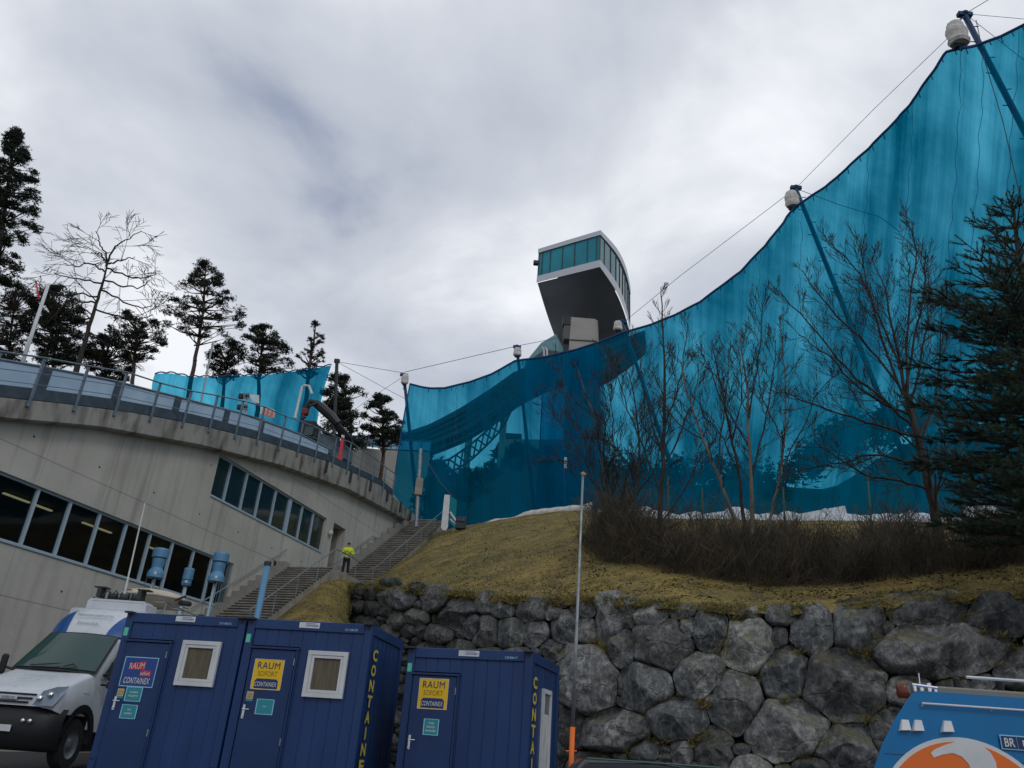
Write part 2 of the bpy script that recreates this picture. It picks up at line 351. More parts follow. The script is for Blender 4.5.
    def lathe(s, c, prof, n=20, ax=V((0, 0, 1))):
        """profile of (radius, distance along axis)"""
        c = V(c); e1 = ax.cross(V((.31, .95, .05))).normalized(); e2 = ax.cross(e1)
        rows = [[c + ax * h + (e1 * cos(2 * pi * j / n) + e2 * sin(2 * pi * j / n)) * max(r, 1e-4) for j in range(n)] for r, h in prof]
        s.grid(rows, close=True); return s
    def build(s, name, mats, parent=None, origin=None, smooth=False, label=None, cat=None, group=None, kind=None):
        if parent is not None: og = ORG[parent.name]
        else: og = V(origin) if origin is not None else V((0, 0, 0))
        me = bpy.data.meshes.new(name); me.from_pydata([p - og for p in s.v], [], s.f)
        if not isinstance(mats, (list, tuple)): mats = [mats]
        for m in mats: me.materials.append(M[m] if isinstance(m, str) else m)
        if len(mats) > 1: me.polygons.foreach_set('material_index', s.m)
        if s.uv:
            ul = me.uv_layers.new(name='UVMap').data
            for fi, u4 in s.uv.items():
                p = me.polygons[fi]
                for k, li in enumerate(p.loop_indices): ul[li].uv = u4[k]
        if s.att is not None:
            a = me.attributes.new('density', 'FLOAT', 'POINT'); a.data.foreach_set('value', s.att)
        if smooth: me.polygons.foreach_set('use_smooth', [True] * len(me.polygons))
        me.update()
        o = bpy.data.objects.new(name, me); COL.objects.link(o)
        if parent is not None: o.parent = parent
        else: o.location = og
        ORG[o.name] = og
        tag(o, label, cat, group, kind)
        return o
def tag(o, label=None, cat=None, group=None, kind=None):
    if label: o['label'] = label
    if cat: o['category'] = cat
    if group: o['group'] = group
    if kind: o['kind'] = kind
    return o
def thing(name, loc, label, cat, group=None):
    o = bpy.data.objects.new(name, None); COL.objects.link(o); o.location = loc; o.empty_display_size = .3
    ORG[o.name] = V(loc); return tag(o, label, cat, group)
def text(s, body, o, ax, ay, width=None, height=None, parent=None, mat_='white', name='lettering', center=True, shear=0, bold=0, space=1.0, depth=.004):
    """flat lettering mesh; o = centre (or left) of the line, ax along, ay up"""
    cu = bpy.data.curves.new('t', 'FONT'); cu.body = body; cu.size = 1; cu.extrude = 0; cu.shear = shear; cu.offset = bold; cu.space_character = space; cu.resolution_u = 3
    ob = bpy.data.objects.new('t', cu); COL.objects.link(ob); bpy.context.view_layer.update()
    me = ob.to_mesh(); vs = [v.co.copy() for v in me.vertices]; fs = [list(p.vertices) for p in me.polygons]; ob.to_mesh_clear()
    bpy.data.objects.remove(ob); bpy.data.curves.remove(cu)
    x0, x1 = min(v.x for v in vs), max(v.x for v in vs); y0, y1 = min(v.y for v in vs), max(v.y for v in vs)
    sx = (width / (x1 - x0)) if width else None; sy = (height / (y1 - y0)) if height else None
    sx = sx or sy; sy = sy or sx; nrm = ax.cross(ay)
    cx = (x0 + x1) / 2 if center else x0; cy = (y0 + y1) / 2
    P = [o + ax * ((v.x - cx) * sx) + ay * ((v.y - cy) * sy) + nrm * depth for v in vs]
    s.add(P, fs); return s
# ================================================================ light and sky
W = bpy.data.worlds.new('World'); SC.world = W; W.use_nodes = True
N = W.node_tree.nodes; L = W.node_tree.links; bg = N['Background']; bg.inputs[1].default_value = .1
sky = N.new('ShaderNodeTexSky'); sky.sky_type = 'NISHITA'; sky.sun_disc = False; sky.sun_elevation = radians(42); sky.sun_rotation = radians(150)
tc = N.new('ShaderNodeTexCoord'); sep = N.new('ShaderNodeSeparateXYZ'); L.new(tc.outputs['Generated'], sep.inputs[0])
def wm(op, a, b=None):
    n = N.new('ShaderNodeMath'); n.operation = op
    for i, v in enumerate((a, b)):
        if v is None: continue
        if isinstance(v, (int, float)): n.inputs[i].default_value = v
        else: L.new(v, n.inputs[i])
    return n.outputs[0]
zz = wm('ADD', wm('MAXIMUM', sep.outputs[2], 0.0), .22)
cmb = N.new('ShaderNodeCombineXYZ'); L.new(wm('DIVIDE', sep.outputs[0], zz), cmb.inputs[0]); L.new(wm('DIVIDE', sep.outputs[1], zz), cmb.inputs[1])
def wn(scale, det, rough, off):
    mp = N.new('ShaderNodeMapping'); mp.inputs['Location'].default_value = off; L.new(cmb.outputs[0], mp.inputs[0])
    n = N.new('ShaderNodeTexNoise'); n.inputs['Scale'].default_value = scale; n.inputs['Detail'].default_value = det; n.inputs['Roughness'].default_value = rough; n.inputs['Distortion'].default_value = .25
    L.new(mp.outputs[0], n.inputs[0]); return n.outputs[0]
n1 = wn(2.3, 7, .52, (3.1, 1.7, 0)); n2 = wn(.9, 3, .5, (7.7, 2.2, 1))
mixn = wm('ADD', wm('MULTIPLY', n1, .6), wm('MULTIPLY', n2, .4))
rp = N.new('ShaderNodeValToRGB'); e = rp.color_ramp.elements
e[0].position = .38; e[0].color = (.30, .345, .45, 1); e[1].position = .64; e[1].color = (.85, .87, .91, 1)
x = e.new(.44); x.color = (.46, .495, .57, 1); x = e.new(.54); x.color = (.60, .63, .69, 1)
L.new(mixn, rp.inputs[0])
sc10 = N.new('ShaderNodeVectorMath'); sc10.operation = 'SCALE'; sc10.inputs[3].default_value = 11.7; L.new(rp.outputs[0], sc10.inputs[0])
mxw = N.new('ShaderNodeMix'); mxw.data_type = 'RGBA'; mxw.inputs[0].default_value = .95
L.new(sky.outputs[0], mxw.inputs[6]); L.new(sc10.outputs[0], mxw.inputs[7]); L.new(mxw.outputs[2], bg.inputs[0])
sl = bpy.data.lights.new('sun', 'SUN'); sl.energy = .55; sl.angle = radians(14); sl.color = (1, .97, .92)
so = bpy.data.objects.new('sun', sl); COL.objects.link(so)
sd = V((sin(radians(150)) * cos(radians(42)), cos(radians(150)) * cos(radians(42)), sin(radians(42))))
so.rotation_euler = sd.to_track_quat('Z', 'Y').to_euler()
SC.view_settings.view_transform = 'Standard'; SC.view_settings.look = 'None'; SC.view_settings.exposure = -.05; SC.view_settings.gamma = 1
SC.cycles.max_bounces = 6; SC.cycles.transparent_max_bounces = 24; SC.cycles.diffuse_bounces = 3; SC.cycles.use_denoising = True

# ================================================================ ground
YARD = .45
def gz(x, y):
    left = sstep(12.6, 14.2, y) * (1 - sstep(3.2, 6.5, x))
    return YARD * left
m = MB()
xs = [-1500, -400, -120, -60, -40] + [-30 + i * 1.0 for i in range(61)] + [40, 60, 120, 400, 1500]
ys = [-1500, -400, -100, -30, -10] + [i * 1.0 for i in range(0, 31)] + [34, 40, 50, 60, 120, 400, 2500]
m.grid([[V((x, y, gz(x, y) - (0 if y < 60 else 3))) for x in xs] for y in ys])
m.build('ground', 'asphalt', kind='structure')

# ---------------------------------------------------------------- curves that tie the terrain together
WTOP = [(-40, 628, 26), (330, 600, 43), (350, 586, 40), (375, 586, 37), (400, 588, 34.5), (450, 592, 29.5), (500, 598, 26), (560, 600, 23.5), (600, 601, 22), (640, 602, 21), (700, 606, 20), (770, 609, 19.5), (850, 606, 19), (890, 600, 19), (950, 596, 18.8), (1024, 592, 18.6), (1150, 592, 18.3), (1400, 596, 18)]
def wall_top(x):
    y, Y = interp(WTOP, x); return at(x, y, Y)
def wallpt(x, y, off=0.0):
    """point on the battered face of the boulder wall seen along this ray"""
    yt, Yt = interp(WTOP, x); T = at(x, yt, Yt); d = ray(x, y); Y = Yt
    for _ in range(6):
        z = EYE.z + d.z / d.y * Y; Y = Yt - .22 * (T.z - z)
    Y += off; return EYE + d * (Y / d.y)
SO = 3.0   # outer edge of the stairs, measured out from the wall
F1 = (10.6, 4.95, 17.4, 9.25); F2 = (22.3, 9.27, 33.6, 16.25)
def stair_z(s):
    if s < 10.6: return 4.95
    if s < 17.4: return 4.95 + (s - 10.6) / 6.8 * 4.3
    if s < 22.3: return 9.25
    return 9.27 + min(1, (s - 22.3) / 11.3) * 6.98
# columns of the grass slope: lower edge point, upper edge point
cols = []
def sc_(s): return wp(s, stair_z(s) - .28, SO + .02)
cols += [(at(240, 690, 24), sc_(6)), (at(262, 690, 24), sc_(9)), (at(290, 690, 25), sc_(12)), (at(315, 680, 27), sc_(14.5)), (at(333, 668, 30), sc_(16.5)), (at(345, 645, 34), sc_(18.5)), (at(349, 612, 38.5), sc_(20)), (wall_top(350), sc_(21.5)), (wall_top(362), sc_(24)), (wall_top(375), sc_(26)), (wall_top(388), sc_(28)), (wall_top(403), sc_(30)), (wall_top(425), sc_(32)), (wall_top(448), sc_(34.4))]
CREST = [(490, 521.5, 53), (515, 517, 52.5), (545, 512.5, 51.5), (580, 509, 50), (600, 513, 48.5), (650, 517, 46.5), (700, 518, 44.5), (770, 519, 41), (850, 520, 37), (900, 521, 34), (950, 522, 31), (1024, 522, 27.5), (1150, 525, 26), (1400, 525, 25)]
cx0 = [470, 500, 530, 560, 585, 600, 640, 680, 720, 770, 820, 870, 920, 970, 1024, 1090, 1150, 1280, 1400]
for x in cx0:
    y, Y = interp(CREST, max(470, x)); cols.append((wall_top(x), at(x, y, Y)))
NR = 34; rows = []
fine = []
for (a0, b0), (a1, b1) in zip(cols, cols[1:]):
    for k in range(5): fine.append((a0.lerp(a1, k / 5), b0.lerp(b1, k / 5)))
fine.append(cols[-1])
def slope_pt(a, b, t):
    p = a.lerp(b, t); env = min(1, t * 6) * min(1, (1 - t) * 6)
    L_ = (b - a).length
    p.z += env * (.16 * noise.noise(V((p.x * .35, p.y * .35, 3))) * min(1, L_ / 10) + .05 * noise.noise(p * 1.4)) + sin(t * pi) * .25 * min(1, L_ / 14)
    return p
rows = []
for i in range(NR + 1):
    t = i / NR; rows.append([slope_pt(a, b, t) for a, b in fine])
# roll the front edge over the boulders
edge = [[V((p.x, p.y - .18 - .10 * noise.noise(V((p.x * 2.3, p.y, 0))), p.z - .16 - .12 * noise.noise(V((p.x * 3.1, 5, p.y))))) for p in rows[0]]]
rows[0] = [V((p.x, p.y, p.z + .05)) for p in rows[0]]
m = MB(); m.grid(edge + rows)
# behind the crest the ground falls away a little and runs back to the landing hill
back = [[b + V((0, 6, -.9)) for a, b in fine], [b + V((0, 16, -2.2)) for a, b in fine]]
m.grid([rows[-1]] + back)
m.build('grass_slope', 'grass', kind='structure', smooth=True)

# ---------------------------------------------------------------- landing hill behind the nets
RIDGE = [(-900, 470), (0, 470), (330, 475), (395, 452), (432, 462), (450, 478), (470, 480), (492, 470), (503, 452), (530, 450), (570, 452), (600, 458), (640, 475), (700, 487), (745, 480), (790, 487), (828, 490), (850, 478), (875, 462), (905, 446), (960, 432), (1100, 415), (2000, 400)]
m = MB(); rr = []
pxs = list(range(-900, 2001, 14))
for (Y, f) in ((62, 0), (70, .15), (80, .35), (92, .62), (104, .88), (114, 1), (126, .96), (150, .7), (220, .2), (420, -.1)):
    row = []
    for x in pxs:
        T = at(x, interp(RIDGE, x), 114); d = ray(x, 480); X = d.x / d.y * Y
        z0 = 9.0 if x > 380 else 7.0
        z = z0 + (T.z - z0) * f + (1.2 * noise.noise(V((X * .08, Y * .08, 0))) if f < 1 else .35 * noise.noise(V((X * .6, 0, 0))))
        row.append(V((X, Y, z)))
    rr.append(row)
m.grid(rr); m.build('landing_hill', 'hill', kind='structure', smooth=True)
def hill_z(x, y, px=None):
    X = x; p = 512 + X / y * 850
    T = at(p, interp(RIDGE, p), 114); z0 = 9.0 if p > 380 else 7.0
    f = interp([(62, 0), (70, .15), (80, .35), (92, .62), (104, .88), (114, 1), (130, .96)], y)
    return z0 + (T.z - z0) * f

# ================================================================ boulder wall
SD = []
def sd_(l): SD.extend(l)
sd_([(610, 621, 14, 26), (629, 607, 10, 10), (621, 648, 13, 21), (651, 617, 17, 12), (681, 612, 13, 7), (687, 627, 8, 12), (664, 645, 30, 25), (710, 633, 17, 20), (746, 612, 18, 6), (749, 646, 26, 26), (781, 616, 15, 10), (779, 638, 8, 11), (813, 631, 21, 22), (587, 681, 33, 33), (644, 688, 27, 24), (700, 675, 24, 22), (734, 702, 27, 30), (785, 674, 23, 26), (617, 731, 34, 20), (680, 721, 29, 20), (714, 750, 18, 24), (790, 731, 42, 30), (645, 750, 15, 12), (682, 754, 11, 14), (566, 627, 13, 17), (584, 611, 13, 8), (587, 630, 9, 15), (563, 655, 10, 10), (569, 728, 16, 22), (812, 766, 22, 9), (590, 765, 22, 12), (750, 768, 20, 12)])
sd_([(859, 627, 27, 26), (928, 610, 40, 17), (998, 617, 32, 19), (940, 653, 68, 25), (843, 687, 39, 36), (846, 750, 34, 25), (908, 692, 22, 15), (955, 688, 20, 9), (983, 684, 12, 10), (1015, 671, 22, 20), (888, 628, 6, 7), (1060, 625, 30, 22), (1060, 665, 30, 24), (1000, 710, 30, 22), (1050, 715, 28, 24), (940, 715, 34, 22), (885, 735, 16, 22), (930, 755, 34, 18), (990, 752, 30, 20), (1050, 760, 30, 20)])
sd_([(390, 583, 10, 5), (385, 597, 8, 11), (404, 599, 12, 11), (417, 589, 9, 6), (437, 600, 14, 14), (455, 612, 22, 18), (486, 603, 10, 11), (504, 610, 13, 8), (532, 610, 16, 12), (555, 613, 11, 7), (396, 621, 11, 10), (416, 617, 12, 9), (409, 631, 8, 8), (422, 632, 7, 8), (439, 634, 15, 9), (472, 625, 9, 13), (487, 632, 12, 16), (510, 633, 15, 15), (535, 634, 12, 13), (548, 648, 9, 8), (557, 653, 12, 10), (562, 690, 12, 14), (351, 592, 5, 6), (361, 590, 6, 6), (372, 593, 7, 8), (372, 608, 9, 8), (357, 606, 7, 7), (385, 612, 7, 6), (388, 632, 10, 8), (370, 625, 9, 8)])
sd_([(430, 655, 16, 12), (460, 652, 15, 11), (490, 658, 16, 10), (520, 658, 14, 10), (545, 672, 14, 12), (500, 690, 26, 20), (450, 690, 26, 20), (540, 712, 24, 20), (545, 750, 24, 20), (490, 735, 26, 20), (435, 735, 26, 20)])
SD = [s for s in SD]
rs = random.Random(5)
for _ in range(5000):
    x = rs.uniform(350, 1090); yt = interp(WTOP, x)[0]; y = rs.uniform(yt + 3, 772)
    dm = min(sqrt(((x - a) / c) ** 2 + ((y - b) / d) ** 2) for a, b, c, d in SD)
    if dm > 1.28:
        dpx = min(max(abs(x - a) - c, 0) + max(abs(y - b) - d, 0) for a, b, c, d in SD)
        r = max(3.2, min(10, dpx * .7 + 3.2)); SD.append((x, y, r * rs.uniform(.9, 1.4), r * rs.uniform(.7, 1.0)))
def boulder(mb, i, nr, na):
    cx, cy, rx, ry = SD[i]; rg = random.Random(i * 7 + 1)
    near = [s for j, s in enumerate(SD) if j != i and abs(s[0] - cx) < rx + s[2] + 6 and abs(s[1] - cy) < ry + s[3] + 6]
    C = wallpt(cx, cy); sc = (C - EYE).length / F
    ex = (wallpt(cx + 2, cy) - wallpt(cx - 2, cy)).normalized(); ey = (wallpt(cx, cy - 2) - wallpt(cx, cy + 2)).normalized(); nn = ex.cross(ey).normalized()
    if nn.dot(EYE - C) < 0: nn = -nn
    R = sqrt(rx * ry) * sc; ph = rg.uniform(0, 6); k1 = rg.uniform(.02, .05)
    rad = []
    for a in range(na):
        th = 2 * pi * a / na; dx, dy = cos(th), sin(th)
        # rounded polygon: a superellipse of varying squareness
        pw = 3.4; re = 1.19 / ((abs(dx / rx) ** pw + abs(dy / ry) ** pw) ** (1 / pw))
        re *= 1 + k1 * sin(3 * th + ph) + k1 * .7 * sin(5 * th + ph * 2.3) + .03 * sin(9 * th + ph)
        r = 1.0; st = max(.3, re / 30)
        while r < re:
            px, py = cx + dx * r, cy + dy * r
            di = sqrt(((px - cx) / rx) ** 2 + ((py - cy) / ry) ** 2)
            if any(sqrt(((px - s[0]) / s[2]) ** 2 + ((py - s[1]) / s[3]) ** 2) < di for s in near): break
            r += st
        rad.append(min(r, re) * .975)
    for _ in range(1): rad = [(rad[a - 1] + 2.2 * rad[a] + rad[(a + 1) % na]) / 4.2 for a in range(na)]
    planes = []
    for k in range(7):
        a = rg.uniform(0, 2 * pi); planes.append((V((cos(a), sin(a))), rg.uniform(.35, 1.3), rg.uniform(.34, .60)))
    H = R * rg.uniform(.75, 1.0); rows = []; lift = rg.uniform(-.06, .16) * R
    sv = V((i * 3.7, i * 1.3, 0))
    for q in range(nr + 1):
        s = (q / nr); row = []
        for a in range(na):
            th = 2 * pi * a / na; px = cx + cos(th) * rad[a] * s; py = cy + sin(th) * rad[a] * s
            P = wallpt(px, py); ql = V((cos(th) * s, sin(th) * s))
            h = (max(0, 1 - s ** 4.5)) ** .5 * .62
            for dr, sl_, h0 in planes: h = min(h, h0 + .12 - sl_ * (ql.dot(dr) - .1) * .8) if s < .97 else h
            Q = P + nn * (H * max(h, -.1) + lift)
            nz = (noise.fractal(Q * (1.1 / max(R, .3)) + sv, 1.0, 2.1, 4) * .14 + abs(noise.noise(Q * (3.1 / max(R, .3)) + sv)) * -.09 + noise.noise(Q * 9) * .03) * R
            row.append(Q + nn * nz * (1 if s < .99 else .3))
        rows.append(row)
    rows.append([C - nn * R * .55 + (wallpt(cx + cos(2 * pi * a / na) * rad[a] * .8, cy + sin(2 * pi * a / na) * rad[a] * .8) - C) for a in range(na)])
    rows.append([C - nn * R * .9] * na)
    mb.grid([[p for p in r] for r in rows], close=True)
bw = thing('boulder_wall', wallpt(720, 770), 'tall retaining wall of stacked grey boulders below the grass slope', 'stone wall')
order = sorted(range(len(SD)), key=lambda i: -SD[i][2] * SD[i][3])
small = MB(); cnt = 0
for i in order:
    c = SD[i]
    if c[2] * c[3] > 52 and cnt < 99:
        mb = MB(); big = c[2] * c[3] > 300
        boulder(mb, i, 16 if big else 9, 60 if big else 34)
        mk = 'rockC' if (abs(c[0] - 749) < 4 and abs(c[1] - 646) < 4) else ('rockA' if (i * 7) % 5 < 3 else 'rockB')
        mb.build('boulder', mk, bw, smooth=True); cnt += 1
    else: boulder(small, i, 5, 16)
small.build('small_stones', 'rockB', bw, kind='stuff', smooth=True)
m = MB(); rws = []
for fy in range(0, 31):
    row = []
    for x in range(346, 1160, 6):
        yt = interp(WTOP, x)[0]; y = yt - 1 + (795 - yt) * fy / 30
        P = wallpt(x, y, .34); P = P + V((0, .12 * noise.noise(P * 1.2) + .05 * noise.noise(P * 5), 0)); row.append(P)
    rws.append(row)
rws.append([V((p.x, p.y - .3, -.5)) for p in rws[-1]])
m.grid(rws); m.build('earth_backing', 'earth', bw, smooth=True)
print('boulders', cnt, len(SD))

# ---------------------------------------------------------------- grass blades, tufts over the wall edge, dry leaves
m = MB(); rg = random.Random(3)
def blade(mb, P, h, w, lean, az):
    d = V((cos(az), sin(az), 0)); sd_ = V((-sin(az), cos(az), 0)) * w
    mb.add([P - sd_, P + sd_, P + d * lean * .4 + V((0, 0, h * .6)), P + d * lean + V((0, 0, h * .9))], [(0, 1, 2), (0, 2, 3)])
ncol = len(fine)
for _ in range(15000):
    u_ = rg.random() * (ncol - 1.01); k = int(u_); t = rg.random() ** 1.7
    a = fine[k][0].lerp(fine[k + 1][0], u_ - k); b = fine[k][1].lerp(fine[k + 1][1], u_ - k); P = slope_pt(a, b, t)
    if noise.noise(V((P.x * .5, P.y * .5, 9))) < -.05: continue
    for q in range(2): blade(m, P + V((rg.uniform(-.1, .1), rg.uniform(-.1, .1), -.02)), rg.uniform(.05, .16), rg.uniform(.008, .018), rg.uniform(-.10, .15), rg.uniform(0, 6.28))
for _ in range(5200):
    u_ = rg.random() * (ncol - 1.01); k = int(u_)
    if fine[k][0].x < -9: continue
    a = fine[k][0].lerp(fine[k + 1][0], u_ - k)
    if noise.noise(V((a.x * 1.3, 2, 9))) < -.12: continue
    P = a + V((0, rg.uniform(-.32, .1), rg.uniform(-.22, .08)))
    for q in range(3): blade(m, P + V((rg.uniform(-.06, .06), 0, 0)), rg.uniform(-.10, .14), rg.uniform(.007, .015), rg.uniform(.03, .2), rg.uniform(3.6, 5.8))
m.build('grass_blades', 'blade', kind='stuff', label='dry yellowish winter grass growing on the slope above the boulders', cat='grass')
m = MB()
for _ in range(620):   # tufts rooted in the joints of the wall
    x = rg.uniform(352, 1080); y = rg.uniform(interp(WTOP, x)[0], 760)
    if noise.noise(V((x * .02, y * .03, 4))) < .04: continue
    i = min(range(len(SD)), key=lambda j: ((x - SD[j][0]) / SD[j][2]) ** 2 + ((y - SD[j][1]) / SD[j][3]) ** 2)
    c = SD[i]; dd = sqrt(((x - c[0]) / c[2]) ** 2 + ((y - c[1]) / c[3]) ** 2)
    if dd < .1: continue
    x2 = c[0] + (x - c[0]) / dd * 1.08; y2 = c[1] + (y - c[1]) / dd * 1.08; P = wallpt(x2, y2, -.02)
    for q in range(22): blade(m, P + V((rg.uniform(-.16, .16), rg.uniform(-.1, .04), rg.uniform(-.06, .06))), rg.uniform(-.06, .15), rg.uniform(.006, .013), rg.uniform(.04, .16), rg.uniform(3.6, 5.8))
m.build('joint_moss', 'blade', kind='stuff', label='tufts of moss and dry grass growing in the joints of the boulder wall', cat='moss')
m = MB()
for _ in range(14000):
    u_ = rg.uniform(12, ncol - 1.01); k = int(u_); a = fine[k][0].lerp(fine[k + 1][0], u_ - k); b = fine[k][1].lerp(fine[k + 1][1], u_ - k)
    px = 512 + a.x / a.y * 790
    if px < 470 and rg.random() > .15: continue
    t = rg.random() ** 1.3 * (.36 if px > 560 else .9); P = slope_pt(a, b, t)
    if noise.noise(V((P.x * .5, P.y * 1.1, 1))) + .35 * noise.noise(P * 2.1) < -.05: continue
    s_ = rg.uniform(.02, .05); az = rg.uniform(0, 6.28); d = V((cos(az), sin(az), rg.uniform(-.4, .4))) * s_; e_ = V((-sin(az), cos(az), rg.uniform(.0, .9))) * s_
    m.add([P - d, P + e_, P + d, P - e_ + V((0, 0, .03))], [(0, 1, 2, 3)])
m.build('dead_leaves', 'scrubleaf', kind='stuff', label='brown dead leaves scattered on the grass below the scrub', cat='leaves')
# ================================================================ stadium building
CT = [(-240, 378), (-120, 386), (0, 397), (60, 403), (130, 412), (200, 425), (260, 440), (330, 462), (380, 485), (415, 515)]
CB = [(-240, 398), (-120, 407), (0, 418), (100, 427), (200, 445), (280, 465), (350, 490), (410, 522)]
def szs(l, off=0.0): return [atW(x, y, off) for x, y in l]
ctop = szs(CT, .45); cbot = szs(CB, .45)
def topz(s): return interp(ctop, s)
def botz(s): return interp(cbot, s)
sb = thing('stadium_building', wp(0, .9, 0), 'grey fair-faced concrete stadium building with slanting window bands and a stained curved cornice', 'building')
H1 = (-9.0, 13.15, 6.43, 8.5)     # long lower window band
H2 = (10.28, 21.2, 10.9, 12.95)   # upper window band
H3 = (22.15, 23.75, 9.26, 12.97) # tall door opening
holes = [H1, H2, H3]
S0, S1 = -11.0, 34.6
br = sorted(set([S0 + i * .9 for i in range(51)] + [S1] + [h[0] for h in holes] + [h[1] for h in holes]))
br = [b for b in br if b <= S1]
m = MB()
def wq(s0, s1, za0, zb0, za1, zb1, off=0):
    P = [wp(s0, za0, off), wp(s1, za1, off), wp(s1, zb1, off), wp(s0, zb0, off)]
    m.add(P, [(0, 1, 2, 3)], [[(s0, za0), (s1, za1), (s1, zb1), (s0, zb0)]])
for s0, s1 in zip(br, br[1:]):
    mid = (s0 + s1) / 2; cut = sorted([(h[2], h[3]) for h in holes if h[0] <= mid <= h[1]])
    z = -.5; t0, t1 = topz(s0) - .15, topz(s1) - .15
    for a, b in cut: wq(s0, s1, z, a, z, a); z = b
    wq(s0, s1, z, t0, z, t1)
DP = .38
for h in holes:
    s0, s1, z0, z1 = h
    for (a, b) in (((s0, z0), (s1, z0)), ((s1, z0), (s1, z1)), ((s1, z1), (s0, z1)), ((s0, z1), (s0, z0))):
        m.add([wp(a[0], a[1]), wp(b[0], b[1]), wp(b[0], b[1], -DP - .1), wp(a[0], a[1], -DP - .1)], [(3, 2, 1, 0)], [[(a[0], a[1]), (b[0], b[1]), (b[0] + .3, b[1] + .3), (a[0] + .3, a[1] + .3)]])
# far end face and back
m.add([wp(S1, -.5), wp(S1, -.5, -9), wp(S1, 17, -9), wp(S1, 16.8)], [(0, 1, 2, 3)], [[(0, 0), (9, 0), (9, 16), (0, 16)]])
m.add([wp(S0, -.5), wp(S0, -.5, -9), wp(S0, 7.5, -9), wp(S0, 7.5)], [(3, 2, 1, 0)], [[(0, 0), (9, 0), (9, 16), (0, 16)]])
m.build('wall', 'wall', sb)
# cornice: overhanging slab with a drip edge and deck behind it
m = MB(); ss = [S0 + i * .6 for i in range(int((S1 + .3 - S0) / .6) + 2)]; prof = None; rws = []; uvr = []
for s in ss:
    zt, zb = topz(s), botz(s); w = 0
    pr = [(-.02, zb - .02), (.10, zb - .05), (.40, zb), (.45, zb + .04), (.46, zt - .03), (.42, zt), (.1, zt), (-9, zt - .02)]
    rws.append([wp(s, z, o) for o, z in pr]); cum = 0; ur = []
    for k, (o, z) in enumerate(pr):
        if k: cum += sqrt((o - pr[k - 1][0]) ** 2 + (z - pr[k - 1][1]) ** 2)
        ur.append((s, cum))
    uvr.append(ur)
m.grid(rws, uvr); m.build('cornice', 'cornice', sb)
# roof drain stubs under the cornice at the upper end
for s in (19.2, 22.3, 25.2, 28.0, 30.4, 32.4):
    m = MB(); z = topz(s); m.box(wp(s, z - .32, .52), .16, .12, .75, WD, WN, V((0, 0, 1)), .02); m.build('drain_stub', 'dark', sb)

def window_band(h, n_px, name, extra=None):
    s0, s1, z0, z1 = h
    fr = MB(); o = -.16
    fr.box(wp((s0 + s1) / 2, z0 + .05, o + .06), s1 - s0, .30, .10, WD, WN, V((0, 0, 1)), .01)
    fr.box(wp((s0 + s1) / 2, z1 - .04, o), s1 - s0, .1, .08, WD, WN)
    w = fr.build('window', 'ventpipe', sb)
    for k, s in enumerate(n_px):
        mm = MB(); wd = .30 if extra and k == extra else .11
        mm.box(wp(s, (z0 + z1) / 2 + .01, o), wd, .12, z1 - z0 - .17, WD, WN); mm.build('mullion', 'ventpipe', w)
    eds = [s0] + list(n_px) + [s1]
    for a, b in zip(eds, eds[1:]):
        p = MB(); p.add([wp(a, z0 + .1, o - .03), wp(b, z0 + .1, o - .03), wp(b, z1 - .08, o - .03), wp(a, z1 - .08, o - .03)], [(0, 1, 2, 3)])
        p.build('pane', 'glassup' if name == 'upper' else 'glass', w)
    return w
# mullions where the photograph has them
mu1 = sorted([atW(x, y, -.16)[0] for x, y in ((28, 520), (61, 532), (91, 543), (118, 553), (143, 561), (165, 572), (187, 578), (206, 583))] + [-1.4, -3.2, -5.0, -6.8, -8.4])
mu2 = sorted([atW(x, y, -.16)[0] for x, y in ((227, 482), (243.5, 490), (258, 498), (273, 505), (287.5, 514), (300, 519), (311, 526))])
w1 = window_band(H1, mu1, 'lower'); w1['label'] = 'long row of dark panes with lit ceiling tubes behind'
w2 = window_band(H2, mu2, 'upper', 4); w2['label'] = 'shorter row of bluish panes higher on the wall'
# glazed corner screen at the end of the lower band
m = MB(); m.box(wp(12.95, 7.47, -.08), .12, .1, 2.0, WD, WN)
for k in range(5): m.box(wp(12.15 + k * .17, 7.4, -.1), .03, .03, 1.9, WD, WN)
m.build('grille', 'railblue', sb)
# rooms behind the glass
for nm, (s0, s1, z0, z1), dep in (('room_lower', H1, 5.5), ('room_upper', H2, 5.0)):
    m = MB(); a0 = -.5; b0 = -.5 - dep; lo, hi = z0 - .7, z1 + .35
    if nm == 'room_lower': hi = z1 + .25
    P = [wp(s0 - .2, lo, a0), wp(s1 + .2, lo, a0), wp(s1 + .2, lo, b0), wp(s0 - .2, lo, b0), wp(s0 - .2, hi, a0), wp(s1 + .2, hi, a0), wp(s1 + .2, hi, b0), wp(s0 - .2, hi, b0)]
    m.add(P, [(0, 1, 2, 3), (7, 6, 5, 4), (2, 6, 7, 3), (0, 3, 7, 4), (1, 5, 6, 2)]); m.build('room', mat('room_' + nm, (.03, .032, .032), .9), sb)
for (x, y, x2, y2) in ((1, 500, 27, 509), (33, 511, 39, 513), (81, 528, 110, 536), (148, 549, 162, 552)):
    a = atW(x, y, -2.6); b = atW(x2, y2, -2.6); m = MB(); m.b2(wp(a[0], 8.62, -2.6), wp(max(b[0], a[0] + .8), 8.62, -2.6), .12, .05); m.build('ceiling_lamp', 'lit', sb)
